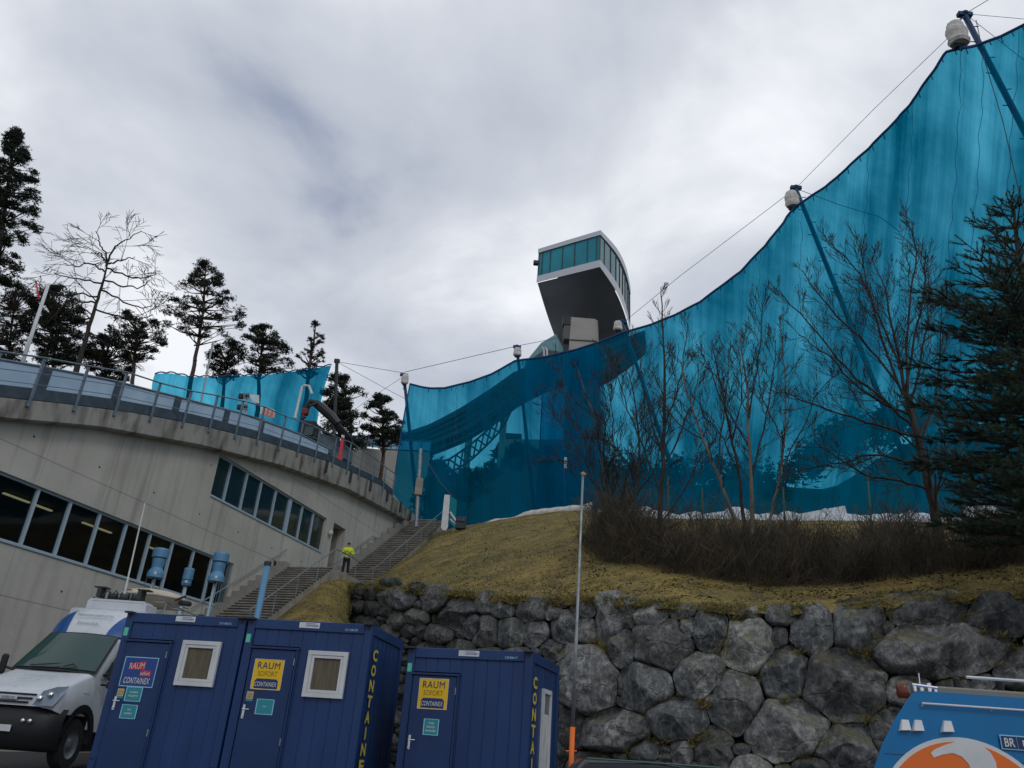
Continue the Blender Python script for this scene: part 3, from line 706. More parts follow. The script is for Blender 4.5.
# pale things standing behind the upper glass
m = MB(); p = wp(11.0, 11.0, -.9); m.lathe(p, [(.16, 0), (.17, .6), (.22, .9), (.12, 1.15), (.03, 1.2)], 12); m.build('standing_figure_cutout', mat('grey_cover', (.12, .13, .15), .8), sb)
m = MB(); p = wp(12.3, 11.0, -1.0)
m.grid([[p + V((0, 0, z)) + WD * (w_ * (-.5 + q / 8)) + WN * (.1 * sin(q * 1.7 + z)) for q in range(9)] for z, w_ in ((.5, .45), (.9, .55), (1.3, .5), (1.6, .3), (1.8, .1))]); m.build('hanging_coat', mat('pale_fabric', (.25, .26, .28), .9), sb)
# door recess, door leaf, wall lamp
m = MB(); s0, s1, z0, z1 = H3
m.add([wp(s0, z0, -1.1), wp(s1, z0, -1.1), wp(s1, z1, -1.1), wp(s0, z1, -1.1)], [(0, 1, 2, 3)], [[(0, 0), (1.6, 0), (1.6, 3), (0, 3)]])
for (a, b) in (((s0, z0), (s1, z0)), ((s1, z0), (s1, z1)), ((s1, z1), (s0, z1)), ((s0, z1), (s0, z0))):
    m.add([wp(a[0], a[1], -.47), wp(b[0], b[1], -.47), wp(b[0], b[1], -1.1), wp(a[0], a[1], -1.1)], [(3, 2, 1, 0)], [[(0, 0), (1, 0), (1, 1), (0, 1)]])
m.build('door_recess', 'step', sb)
m = MB(); m.box(wp((s0 + s1) / 2, z0 + 1.55, -1.04), 1.3, .06, 3.1, WD, WN, V((0, 0, 1)), .01); d_ = m.build('door', 'railblue', sb)
m = MB(); m.box(wp(s1 - .45, z0 + 1.1, -.98), .14, .05, .03, WD, WN); m.build('handle', 'steel', d_)
s_, z_ = atW(329, 533); m = MB(); m.lathe(wp(s_, z_, .02), [(.02, 0), (.16, .01), (.17, .10), (.12, .19), (.0, .22)], 14, WN); m.build('wall_lamp', 'offwhite', sb, smooth=True)
# small dark letters painted by the lower stairs
s_, z_ = atW(274, 567); m = MB(); m.box(wp(s_, z_ + .17, .015), .26, .02, .26, WD, WN); m.box(wp(s_ + .02, z_ - .2, .015), .26, .02, .3, WD, WN); m.build('vent_grille', 'dark', sb)

# ---------------------------------------------------------------- roof railing, a thing of its own
def sz_off(x, y, off): s, z = atW(x, y, off); return s, z
rail = thing('roof_railing', wp(0, topz(0), .3), 'blue-grey steel railing along the curved top edge of the concrete building', 'railing')
posts = [(-60, 394, -66, 334), (-20, 396.5, -22, 341), (27, 399, 27.5, 350), (75, 398, 77, 361), (114, 406, 117, 368), (150, 410, 151, 379), (182, 417, 184, 388), (209, 420, 211, 393), (235, 426, 235, 397), (257, 431, 258, 404), (279, 438, 280, 414), (297, 444, 298, 420), (314, 452, 315, 427), (331, 460, 333, 436), (345, 470, 347, 441), (357, 474, 359, 449), (370, 482, 372, 458), (381, 489, 382, 466), (391, 495, 392, 473)]
RO = .36; tp = []
zt_of = lambda s: topz(s)
for (bx, by, tx, ty) in posts:
    s, z = atW(bx, by, RO); s2, z2 = atW(tx, ty, RO); zb = zt_of(s)
    m = MB(); m.box(wp(s, (zb - .25 + z2) / 2, RO + .14), .11, .06, z2 - zb + .25, WD, WN, V((0, 0, 1)), .008)
    m.build('post', 'railblue', rail); tp.append((s, z2, zb))
for fr_, r_, nm in ((1.0, .032, 'handrail'), (.62, .014, 'wire'), (.36, .014, 'wire')):
    m = MB(); m.tube([wp(s, zb + (z2 - zb) * fr_, RO + .17) for s, z2, zb in tp], r_, 6); m.build(nm, 'railblue', rail)
m = MB(); m.grid([[wp(s, zb + a, RO + o) for s, z2, zb in tp] for o, a in ((.05, .0), (.1, .02), (.1, .42), (.02, .42), (.02, .02))]); m.build('kick_plate', 'darkslate', rail)
# ---------------------------------------------------------------- pale blue board hoarding behind the railing
BT = [(-200, 335), (-60, 348), (0, 360.5), (38, 367), (75, 374), (115, 382), (150, 391), (175, 397), (205, 405), (238, 413), (262, 421), (300, 435), (330, 450)]
BO = -1.1
hd = thing('hoarding', wp(2, topz(2), BO), 'pale blue board hoarding running behind the roof railing', 'hoarding')
bt = szs(BT, BO)
def hz(s): return interp(bt, s)
bd = [bt[0][0]] + [atW(x, 380, BO)[0] for x in (-40, 36, 105, 176, 226)]
bd = [bt[0][0], bt[1][0], atW(36, 400, BO)[0], atW(114, 400, BO)[0], atW(176, 405, BO)[0], atW(226, 415, BO)[0], bt[-3][0], bt[-1][0]]
for k, (a, b) in enumerate(zip(bd, bd[1:])):
    m = MB(); n_ = 5; t = [a + .06 + (b - a - .12) * i / n_ for i in range(n_ + 1)]
    poly = [wp(s, topz(s) - .05, BO) for s in t] + [wp(s, hz(s), BO) for s in t[::-1]]
    for i in range(n_):
        m.prism([wp(t[i], topz(t[i]) - .05, BO), wp(t[i + 1], topz(t[i + 1]) - .05, BO), wp(t[i + 1], hz(t[i + 1]), BO), wp(t[i], hz(t[i]), BO)], -WN * .06)
    m.build('board', 'paleblue', hd)
    m = MB(); m.box(wp(b, (topz(b) + hz(b)) / 2, BO + .02), .35, .14, hz(b) - topz(b) + .02, WD, WN); m.build('upright', 'darkslate', hd)
m = MB(); m.tube([wp(s, z + .04, BO) for s, z in bt], .05, 6); m.build('top_bar', 'railblue', hd)

# ================================================================ stairs
st = thing('outdoor_stairs', wp(12, 5, 1.3), 'two flights of concrete steps climbing beside the grey building wall', 'stairs')
def flight(s0, z0, s1, z1, n, name, lab):
    m = MB(); rs_ = (z1 - z0) / n; rn = (s1 - s0) / n; prof = []
    for k in range(n):
        prof += [(s0 + k * rn, z0 + k * rs_), (s0 + k * rn, z0 + (k + 1) * rs_ - .045), (s0 + k * rn - .05, z0 + (k + 1) * rs_ - .04), (s0 + k * rn - .05, z0 + (k + 1) * rs_)]
    prof += [(s1, z1), (s1, z1 - 1.2), (s0 + .9, z0 - .5), (s0, z0 - .5)]
    # side faces as strips, then the tread surface
    A_ = [wp(s, z, .42) for s, z in prof]; B_ = [wp(s, z, SO) for s, z in prof]
    nn_ = len(prof); m.add(A_ + B_, [[i, i + 1, nn_ + i + 1, nn_ + i] for i in range(nn_ - 1)])
    for k in range(n):
        q = k * 4
        for off in (.42, SO):
            P = [wp(prof[q][0], z0 - 2.5 + k * rs_, off), wp(prof[q][0] + rn, z0 - 2.5 + (k + 1) * rs_, off), wp(prof[q][0] + rn, z0 + (k + 1) * rs_, off), wp(prof[q][0], z0 + (k + 1) * rs_, off)]
            m.add(P, [(0, 1, 2, 3)])
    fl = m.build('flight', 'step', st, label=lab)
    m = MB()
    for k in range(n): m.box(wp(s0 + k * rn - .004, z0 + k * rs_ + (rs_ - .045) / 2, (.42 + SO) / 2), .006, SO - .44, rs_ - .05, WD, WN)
    m.build('shaded_risers', 'riser', fl)  # thin dark faces over the risers, painted-in shade for stronger tread lines
flight(F1[0], F1[1], F1[2], F1[3], 28, 'flight', 'lower flight')
flight(F2[0], F2[1], F2[2], F2[3], 34, 'flight', 'upper flight')
m = MB(); m.box(wp(19.85, 8.73, .02 + SO / 2), 5.1, SO, 1.04, WD, WN); m.build('landing', 'step', st)
m = MB(); m.box(wp(9.0, 4.45, SO / 2 + .02), 3.2, SO, 1.0, WD, WN); m.build('lower_landing', 'step', st)
# stepped concrete cheek between stairs and wall
for (s0, z0, s1, z1) in (F1, F2):
    m = MB(); n_ = 12
    for k in range(n_):
        a = s0 + (s1 - s0) * k / n_; b = s0 + (s1 - s0) * (k + 1) / n_; za = z0 + (z1 - z0) * (k + 1) / n_ + .22
        m.box(wp((a + b) / 2, za - 1.5, .215), b - a, .39, 3.0, WD, WN)
    m.build('cheek_wall', 'cornice', st)
m = MB(); m.prism([wp(8.2, 4.2, .1), wp(10.6, 4.2, .1), wp(10.6, 5.4, .1), wp(9.6, 5.4, .1), wp(8.2, 5.0, .1)], WN * .38); m.build('cheek_wall', 'cornice', st)
# handrails, their own things
def handrail(name, path, posts_, label, off, r_=.028):
    a = path[0]; h_ = thing(name, wp(a[0], a[1] - 1, off), label, 'handrail', 'handrails of the outdoor stairs')
    m = MB(); m.tube([wp(s, z, off) for s, z in path], r_, 6); m.build('rail', 'steel', h_)
    for s, z0, z1 in posts_:
        m = MB(); m.tube([wp(s, z0, off), wp(s, z1, off)], r_ * .9, 6); m.build('post' if off > 1 else 'bracket', 'steel', h_)
def prail(x): return atW(*x, SO - .12)
pth = [(9.8, 5.9), (10.6, 5.98), (17.4, 10.25), (18.0, 10.28)]
handrail('stair_handrail', pth, [(s, stair_z(s) - .1, stair_z(s) + 1.0) for s in (10.8, 12.5, 14.2, 15.9, 17.8)], 'grey outer handrail of the lower flight of the stairs', SO - .12)
pth = [(18.1, 10.28), (22.0, 10.26), (22.5, 10.4), (33.6, 17.25)]
handrail('stair_handrail', pth, [(s, stair_z(s) - .1, stair_z(s) + 1.0) for s in (20.0, 22.3, 24.5, 26.8, 29.0, 31.3, 33.4)], 'grey outer handrail beside the landing and the upper flight of the stairs', SO - .12)
pth = [(5.0, 5.9), (9.3, 6.95), (11.0, 6.95), (11.4, 6.7)]
pth = [(7.4, 5.2), (9.3, 6.0), (10.4, 6.0)]
handrail('stair_handrail', pth, [(9.8, 5.8, 5.95)], 'short dark handrail on the wall at the foot of the lower flight', .14)
pth = [(10.6, 6.05), (17.3, 10.2)]
handrail('stair_handrail', pth, [(12, 6.8, 6.9), (16.5, 9.6, 9.7)], 'inner handrail fixed to the wall above the lower flight', .14)
pth = [(22.3, 10.35), (27.4, 13.5), (28.4, 13.55), (33.6, 17.2)]
handrail('stair_handrail', pth, [(24.5, 11.6, 11.7), (31, 15.3, 15.4)], 'inner handrail fixed to the wall above the upper flight', .14)

# ================================================================ person on the landing
def skin_obj(name, joints, edges, mk, parent, sub=2, root=0):
    og = ORG[parent.name] if parent else V((0, 0, 0))
    me = bpy.data.meshes.new(name); me.from_pydata([V(j[0]) - og for j in joints], edges, [])
    o = bpy.data.objects.new(name, me); COL.objects.link(o); sk = o.modifiers.new('s', 'SKIN'); sk.use_smooth_shade = True
    for i, j in enumerate(joints):
        r_ = j[1] if isinstance(j[1], tuple) else (j[1], j[1]); me.skin_vertices[0].data[i].radius = r_
        me.skin_vertices[0].data[i].use_root = (i == root)
    ss_ = o.modifiers.new('u', 'SUBSURF'); ss_.levels = sub; ss_.render_levels = sub
    bpy.context.view_layer.update(); dg = bpy.context.evaluated_depsgraph_get()
    nm = bpy.data.meshes.new_from_object(o.evaluated_get(dg)); bpy.data.objects.remove(o); bpy.data.meshes.remove(me)
    nm.name = name; nm.materials.clear(); nm.materials.append(M[mk]); o = bpy.data.objects.new(name, nm); COL.objects.link(o)
    if parent: o.parent = parent
    ORG[o.name] = og; return o
PZ_ = 9.25; PO = 2.72; PS = atW(344.5, 574.5, PO)[0]; print('person', PS, atW(344.5, 574.5, PO))
pb = wp(PS, PZ_, PO)
dcam = V((-pb.x, -pb.y, 0)).normalized(); prt = V((-dcam.y, dcam.x, 0))  # prt: to the person's left (picture right)
pr_ = thing('person', pb, 'person in bright yellow hi-vis jacket and black trousers standing on the stair landing', 'person')
def pp(x, y, z): return pb + prt * x + dcam * y + V((0, 0, z))
# continuous body
J = [(pp(0, 0, .95), (.15, .11)), (pp(0, 0, 1.15), (.135, .10)), (pp(0, 0, 1.36), (.165, .11)), (pp(0, .0, 1.47), (.07, .06)), (pp(0, .01, 1.53), .055), (pp(0, .02, 1.60), (.075, .085)), (pp(0, .02, 1.70), (.07, .08)),
     (pp(.10, 0, .9), .095), (pp(.13, .01, .5), .06), (pp(.14, -.01, .09), .04), (pp(.15, .10, .04), .035),
     (pp(-.10, 0, .9), .095), (pp(-.12, .02, .5), .06), (pp(-.13, -.01, .09), .04), (pp(-.15, .10, .04), .035),
     (pp(.20, 0, 1.40), .06), (pp(.29, -.03, 1.13), .045), (pp(.13, .20, 1.17), .034), (pp(.09, .25, 1.20), .030),
     (pp(-.20, 0, 1.40), .06), (pp(-.30, -.03, 1.13), .045), (pp(-.15, .20, 1.19), .034), (pp(-.10, .25, 1.23), .030)]
E_ = [(0, 1), (1, 2), (2, 3), (3, 4), (4, 5), (5, 6), (0, 7), (7, 8), (8, 9), (9, 10), (0, 11), (11, 12), (12, 13), (13, 14), (2, 15), (15, 16), (16, 17), (17, 18), (2, 19), (19, 20), (20, 21), (21, 22)]
for side, base in ((1, 18), (-1, 22)):
    hx = .09 * side - .005; hz_ = 1.20 if side > 0 else 1.23
    for k in range(4):
        i0 = len(J); ln = (.036, .042, .038, .030)[k]
        J += [(pp(hx - side * .03, .27, hz_ + .03 - k * .02), .011), (pp(hx - side * (.03 + ln), .285, hz_ + .03 - k * .021), .0095), (pp(hx - side * (.03 + ln * 1.7), .265, hz_ + .025 - k * .021), .008)]
        E_ += [(base, i0), (i0, i0 + 1), (i0 + 1, i0 + 2)]
    i0 = len(J); J += [(pp(hx - side * .012, .26, hz_ + .05), .012), (pp(hx - side * .03, .26, hz_ + .085), .010)]; E_ += [(base, i0), (i0, i0 + 1)]
skin_obj('body', J, E_, 'skin', pr_)
JJ = [(pp(0, 0, .86), (.19, .15)), (pp(0, 0, 1.0), (.185, .15)), (pp(0, 0, 1.15), (.18, .14)), (pp(0, 0, 1.36), (.205, .145)), (pp(0, 0, 1.46), (.10, .09)), (pp(0, .0, 1.51), (.082, .082)),
      (pp(.21, 0, 1.41), .085), (pp(.31, -.03, 1.13), .072), (pp(.17, .17, 1.165), .058), (pp(-.21, 0, 1.41), .085), (pp(-.32, -.03, 1.13), .072), (pp(-.19, .17, 1.185), .058)]
skin_obj('jacket', JJ, [(0, 1), (1, 2), (2, 3), (3, 4), (4, 5), (3, 6), (6, 7), (7, 8), (3, 9), (9, 10), (10, 11)], 'hivis', pr_)
skin_obj('trousers', [(pp(0, 0, .93), (.15, .12)), (pp(.10, 0, .84), .105), (pp(.13, .01, .5), .08), (pp(.14, -.01, .12), .07), (pp(-.10, 0, .84), .105), (pp(-.12, .02, .5), .08), (pp(-.13, -.01, .12), .07)], [(0, 1), (1, 2), (2, 3), (0, 4), (4, 5), (5, 6)], 'cloth', pr_)
for s_ in (1, -1): skin_obj('shoe', [(pp(.14 * s_, -.04, .06), .05), (pp(.145 * s_, .06, .045), .048), (pp(.155 * s_, .17, .035), .038)], [(0, 1), (1, 2)], 'black', pr_)
m = MB(); rws = []
for i in range(7):
    a = i / 6 * pi * .52
    rws.append([pp(0, .005, 1.655) + prt * (.092 * sin(a) * cos(t)) + dcam * ((.105 if sin(t) < 0 else .085) * sin(a) * sin(t)) + V((0, 0, .115 * cos(a) - (.05 * max(0, -sin(t)) * sin(a)))) for t in [2 * pi * k / 18 for k in range(18)]])
m.grid(rws, close=True); m.build('hair', 'hair', pr_, smooth=True)
for x in (.032, -.032):
    m = MB(); m.lathe(pp(x, .102, 1.645), [(.0, -.006), (.012, -.003), (.013, .004), (0, .009)], 8, dcam); m.build('eye', 'hair', pr_)
m = MB(); m.prism([pp(0, .10, 1.65), pp(-.014, .10, 1.61), pp(.014, .10, 1.61)], dcam * .025); m.build('nose', 'skin', pr_)
m = MB(); m.box(pp(0, .103, 1.582), .045, .01, .010, prt, dcam); m.build('mouth', mat('lips', (.30, .10, .09), .6), pr_)
for s_ in (1, -1):
    m = MB(); m.box(pp(.083 * s_, .01, 1.63), .014, .035, .06, prt, dcam, V((0, 0, 1)), .006); m.build('ear', 'skin', pr_)
# reflective bands on the jacket
for z_ in (.96, 1.12):
    m = MB(); m.grid([[pp(0, 0, z_ + dz) + prt * (.197 * cos(t)) + dcam * (.158 * sin(t)) for t in [2 * pi * k / 20 for k in range(20)]] for dz in (0, .045)], close=True); m.build('reflective_band', mat('reflective', (.5, .52, .5), .4), pr_)
# ================================================================ site containers
def container(cname, FR, yaw, w, dep, zt, label, door_x, door_w, window=None, sticker='yellow', side_text=True, side_window=False, notes=1, number='32138678', corner_tag=True, szoff=0, sxf=.46, swd=.58):
    """FR = front right top corner (x, y); yaw turns the front; local u: right along front, v: back"""
    u = V((cos(yaw), -sin(yaw), 0)); v = V((sin(yaw), cos(yaw), 0)); z = V((0, 0, 1)); H = 2.6; zb = zt - H
    o = V((FR[0], FR[1], zb)) - u * w      # front left bottom
    P = lambda a, b, c: o + u * a + v * b + z * c
    nf = -v
    t = thing(cname, P(w / 2, dep / 2, 0), label, 'container', 'blue site office containers')
    # steel frame
    m = MB(); pw = .15
    for a in (pw / 2, w - pw / 2):
        for b in (pw / 2, dep - pw / 2): m.box(P(a, b, H / 2), pw, pw, H - .02, u, v, z, .012); m.box(P(a, b, -.22), pw - .004, pw - .004, .46, u, v, z)
    for b in (.05, dep - .05):
        m.box(P(w / 2, b, H - .10), w - 2 * pw, .10, .18, u, v, z, .01); m.box(P(w / 2, b, -.36), w - 2 * pw, .10, .16, u, v, z, .01)
    for a in (.05, w - .05):
        m.box(P(a, dep / 2, H - .10), .10, dep - 2 * pw, .18, u, v, z, .01); m.box(P(a, dep / 2, -.36), .10, dep - 2 * pw, .16, u, v, z, .01)
    m.build('frame', 'cont', t)
    m = MB(); m.box(P(w / 2, dep / 2, H - .03), w - .2, dep - .2, .03, u, v, z); m.build('roof', 'steel', t)
    for a in (.075, w - .075):
        m = MB(); m.lathe(P(a, -.003, H - .085), [(0, 0), (.035, 0), (.035, .004)], 10, nf); m.box(P(a, -.012, H - .015), .16, .17, .03, u, v, z); m.build('corner_casting', 'dark', t)
    # ribbed wall panels
    def panel(a0, a1, c0, c1, org, du, dn, rib=.27):
        mm = MB(); n_ = max(1, round((a1 - a0) / rib)); rw = (a1 - a0) / n_; pts = []
        for k in range(n_): pts += [(a0 + k * rw, .0), (a0 + k * rw + .012, -.010), (a0 + k * rw + .022, -.010), (a0 + k * rw + .034, 0)]
        pts.append((a1, 0)); mm.grid([[org + du * a + dn * d + z * c for a, d in pts] for c in (c0, c1)]); return mm
    dx0, dx1 = door_x, door_x + door_w; dh = 2.06 + (.05 if szoff > .1 else 0)
    fo = P(0, .035, 0)
    mm = panel(pw, dx0 - .02, -.28, H - .19, fo, u, nf) if dx0 - .02 - pw > .05 else MB()
    mm2 = panel(dx0 - .02, dx1 + .02, dh + .06, H - .19, fo, u, nf, .24); mm.add(mm2.v, mm2.f)
    mm2 = panel(dx1 + .02, w - pw, -.28, H - .19, fo, u, nf, .25); mm.add(mm2.v, mm2.f); mm.build('front_wall', 'cont', t)
    mm = panel(pw, dep - pw, -.28, H - .19, P(w - .035, 0, 0), v, u, .3); mm.build('side_wall', 'cont', t)
    mm = panel(pw, dep - pw, -.28, H - .19, P(.035, 0, 0), v, -u, .3); mm.build('side_wall', 'cont', t)
    mm = panel(pw, w - pw, -.28, H - .19, P(0, dep - .035, 0), u, v, .3); mm.build('back_wall', 'cont', t)
    # door
    m = MB(); m.box(P((dx0 + dx1) / 2, .035, (dh - .24) / 2), door_w - .06, .05, dh + .22, u, v, z, .006); d_ = m.build('door', 'contd', t)
    m = MB()
    m.box(P(dx0 + .0, .02, (dh - .24) / 2), .035, .05, dh + .28, u, v, z); m.box(P(dx1 - .0, .02, (dh - .24) / 2), .035, .05, dh + .28, u, v, z); m.box(P((dx0 + dx1) / 2, .012, dh + .02), door_w + .06, .075, .035, u, v, z)
    m.build('door_frame', 'contd', t)
    for c in (.5, 1.85):
        m = MB(); m.tube([P(dx1 - .03, -.012, c - .06), P(dx1 - .03, -.012, c + .06)], .011, 8); m.build('hinge', 'steel', d_)
    hx = dx0 + .09
    m = MB(); m.box(P(hx, .004, .96), .045, .012, .24, u, v, z, .005); m.tube([P(hx, -.0, 1.0), P(hx, -.055, 1.0), P(hx + .13, -.055, 1.0)], .011, 8); m.lathe(P(hx, 0, .88), [(0, .02), (.014, .02), (.016, 0)], 10, nf); m.build('handle', 'chrome', d_)
    # company sticker
    sx = dx0 + door_w * sxf; sw = swd; sh = .53; szc = dh - .45 + szoff; q = lambda a, c, d=.0: P(sx + a, .005 - d, szc + c)
    if sticker == 'yellow':
        m = MB(); m.box(q(0, 0, .002), sw, .004, sh, u, v, z); s_ = m.build('sticker', 'yellow', d_)
        m = MB()
        for a, c, ww, hh in ((0, sh / 2 - .006, sw, .012), (0, -sh / 2 + .006, sw, .012), (-sw / 2 + .006, 0, .012, sh), (sw / 2 - .006, 0, .012, sh)): m.box(q(a, c, .005), ww, .003, hh, u, v, z)
        m.build('sticker_border', 'offwhite', s_)
        m = MB(); hh = .17; y0 = -sh / 2 + .02; c_ = .04
        m.prism([q(-.225, y0, .0065), q(.225, y0, .0065), q(.225, y0 + hh - c_, .0065), q(.225 - c_, y0 + hh, .0065), q(-.225 + c_, y0 + hh, .0065), q(-.225, y0 + hh - c_, .0065)], v * .003); m.build('sticker_field', 'navy', s_)
        m = MB(); text(m, 'RAUM', q(0, .155, .006), u, z, .43, .12, space=1.1); m.build('lettering', 'navy', s_)
        m = MB(); text(m, 'SOFORT', q(0, .015, .006), u, z, .38, .09); m.build('lettering', mat('thin_ink', (.30, .19, .02), .6), s_)
        m = MB(); text(m, 'CONTAINEX', q(0, y0 + .075, .010), u, z, .42, .08, shear=.2, bold=.012, space=1.1); m.build('lettering', 'white', s_)
    else:
        m = MB(); m.box(q(0, 0, .002), sw + .04, .004, sh, u, v, z); s_ = m.build('sticker', 'letterblue', d_); W2 = sw + .04
        m = MB()
        for a, c, ww, hh in ((0, sh / 2 - .008, W2, .014), (0, -sh / 2 + .008, W2, .014), (-W2 / 2 + .008, 0, .014, sh), (W2 / 2 - .008, 0, .014, sh)): m.box(q(a, c, .005), ww, .003, hh, u, v, z)
        m.build('sticker_border', 'lightblue', s_)
        m = MB(); m.prism([q(-.22, .04, .0065), q(.09, .04, .0065), q(.10, .20, .0065), q(-.20, .14, .0065)], v * .003); m.prism([q(.03, -.07, .0065), q(.24, -.07, .0065), q(.24, .03, .0065), q(.03, .03, .0065)], v * .003); m.build('sticker_field', 'red', s_)
        m = MB(); text(m, 'RAUM', q(-.06, .105, .010), u + z * .05, z, .30, .11); text(m, 'sofort', q(.135, -.02, .010), u, z, .19, .07, bold=.015); text(m, 'CONTAINEX', q(0, -.155, .010), u, z, .52, .11, shear=.15, bold=.015, space=1.1); m.build('lettering', 'white', s_)
    # small square sticker and paper notices under it
    if notes:
        m = MB(); m.box(P(dx0 + .16, .004, 1.24 + min(0, szoff)), .13, .004, .13, u, v, z); k_ = m.build('small_sticker', 'cream', d_)
        m = MB(); text(m, '23', P(dx0 + .16, .0, 1.24 + min(0, szoff)), u, z, .10, .08, bold=.04); m.build('lettering', mat('ochre_ink', (.45, .28, .04), .6), k_)
        m = MB(); m.box(P(dx0 + .16, .004, 1.155 + min(0, szoff)), .13, .004, .035, u, v, z); m.build('small_sticker_foot', 'teal', d_)
    ls = {1: [(.50, 1.06, .32, .25, ['JURY'])], 2: [(.44, 1.22, .31, .24, ['WOMEN', 'TOILETTE']), (.43, .92, .30, .23, ['WC', 'DAMEN'])], 0: [(.50, 1.10, .28, .26, ['TEAM', 'SERVICE', 'MANAGER'])]}[notes]
    for (fx, cz, ww, hh, tx) in ls:
        cx = dx0 + .02 + fx * door_w; cz += szoff; m = MB(); m.box(P(cx, .004, cz), ww, .004, hh, u, v, z); n_ = m.build('notice', 'teal', d_)
        m = MB()
        for a, c, w3, h3 in ((0, hh / 2, ww, .01), (0, -hh / 2, ww, .01), (-ww / 2, 0, .01, hh), (ww / 2, 0, .01, hh)): m.box(P(cx + a, .001, cz + c), w3 + .006, .004, h3, u, v, z)
        m.build('notice_border', 'lightblue', n_)
        m = MB()
        for k, s in enumerate(tx): text(m, s, P(cx, -.001, cz + (.045 * (len(tx) - 1) / 2 - .045 * k) * 1.4), u, z, None, .032, bold=.02)
        m.build('lettering', 'white', n_)
    # plate on the top beam with company name, number, corner sticker
    m = MB(); m.box(P(w * .50, -.004, H - .085), .40, .006, .10, u, v, z, .001); pl = m.build('name_plate', 'white', t)
    m = MB(); text(m, 'CONTAINEX', P(w * .50 + .055, -.008, H - .09), u, z, .25, .035, bold=.01, shear=.2); m.build('lettering', 'letterblue', pl); m = MB(); m.box(P(w * .50 + .03, -.009, H - .055), .2, .003, .008, u, v, z); m.build('plate_line', 'letterblue', pl)
    m = MB(); text(m, number, P(w - .40, -.002, H - .13), u, z, .24, .04, bold=.01, space=1.15); m.build('lettering', 'lightblue', t)
    if corner_tag:
        m = MB(); m.box(P(.07, -.003, H - .37), .085, .006, .15, u, v, z); m.build('corner_sticker', 'green', t)
    if window:
        wx, wz0, ww, wh = window; c = (wx + ww / 2, wz0 + wh / 2)
        fr = MB(); y_ = .0; b_ = .075
        for a, cc, w3, h3 in ((0, wh / 2 - b_ / 2, ww, b_), (0, -wh / 2 + b_ / 2, ww, b_), (-ww / 2 + b_ / 2, 0, b_, wh - 2 * b_), (ww / 2 - b_ / 2, 0, b_, wh - 2 * b_)): fr.box(P(c[0] + a, y_, c[1] + cc), w3, .07, h3, u, v, z, .004)
        wi = fr.build('window', 'white', t); W2, H2_ = ww - 2 * b_ - .006, wh - 2 * b_ - .006; b3 = .05
        fr = MB()
        for a, cc, w3, h3 in ((0, H2_ / 2 - b3 / 2, W2, b3), (0, -H2_ / 2 + b3 / 2, W2, b3), (-W2 / 2 + b3 / 2, 0, b3, H2_ - 2 * b3), (W2 / 2 - b3 / 2, 0, b3, H2_ - 2 * b3)): fr.box(P(c[0] + a, y_ + .006, c[1] + cc), w3, .06, h3, u, v, z, .004)
        fr.build('sash', 'white', wi)
        m = MB(); m.box(P(c[0], .012, c[1]), W2 - 2 * b3 + .002, .004, H2_ - 2 * b3 + .002, u, v, z)
        m.build('pane', 'curtain', wi)
    if side_text:
        s_ = 'CONTAINEX'; m = MB(); lh = .205
        for k, ch in enumerate(s_):
            text(m, ch, P(w - .004, .40 if not side_window else .28, H - .52 - k * .268), v, z, .075 if ch == 'I' else .30, lh, bold=.035, depth=.012)
        m.build('lettering', 'lettery', t)
    if side_window:
        a0, a1, c0, c1 = 1.05, 1.68, .5, 2.0; fr = MB()
        for (a, c, w3, h3) in (((a0 + a1) / 2, c1, a1 - a0, .08), ((a0 + a1) / 2, c0, a1 - a0, .08), (a0, (c0 + c1) / 2, .08, c1 - c0), (a1, (c0 + c1) / 2, .08, c1 - c0)): fr.box(P(w - .01, a, c), w3 + .06 if h3 < .1 else w3, .05, h3, v, u, z)
        wi = fr.build('window', 'white', t)
        m = MB(); m.box(P(w - .03, (a0 + a1) / 2, c1 - .22), a1 - a0 - .06, .03, .36, v, u, z); m.build('shutter_box', 'steel', wi)
        m = MB(); m.grid([[P(w - .02 + .015 * sin(q * 1.3), a0 + .04 + (a1 - a0 - .08) * q / 20, c) for q in range(21)] for c in (c0 + .04, c1 - .40)]); m.build('curtain', 'curtainw', wi)
    return t
YA = radians(8)
u_ = V((cos(YA), -sin(YA), 0))
FR2 = V((-2.28, 15.0, 0)); FR1 = FR2 - u_ * 2.49
container('site_container', FR2, YA, 2.45, 2.45, 3.50, 'dark blue container with yellow door sticker and white window, its side lettered vertically in yellow', .155, .92, (1.30, 1.27, .76, .80), 'yellow', notes=1, number='32138678')
container('site_container', FR1, YA, 2.45, 2.45, 3.50, 'dark blue container with red and blue door sticker, next to the white van', .12, .92, (1.29, 1.33, .76, .80), 'blue', notes=2, number='32138676', side_text=False, szoff=-.09, sxf=.46, swd=.64)
C3 = at(533, 651, 14.75)
container('site_container', V((C3.x, C3.y, 0)), radians(16.5), 2.44, 2.44, C3.z, 'blue container with no front window, standing nearest the white and orange pole', .13, .92, None, 'yellow', notes=0, side_window=True, number='53508617', szoff=.13, sxf=.50)

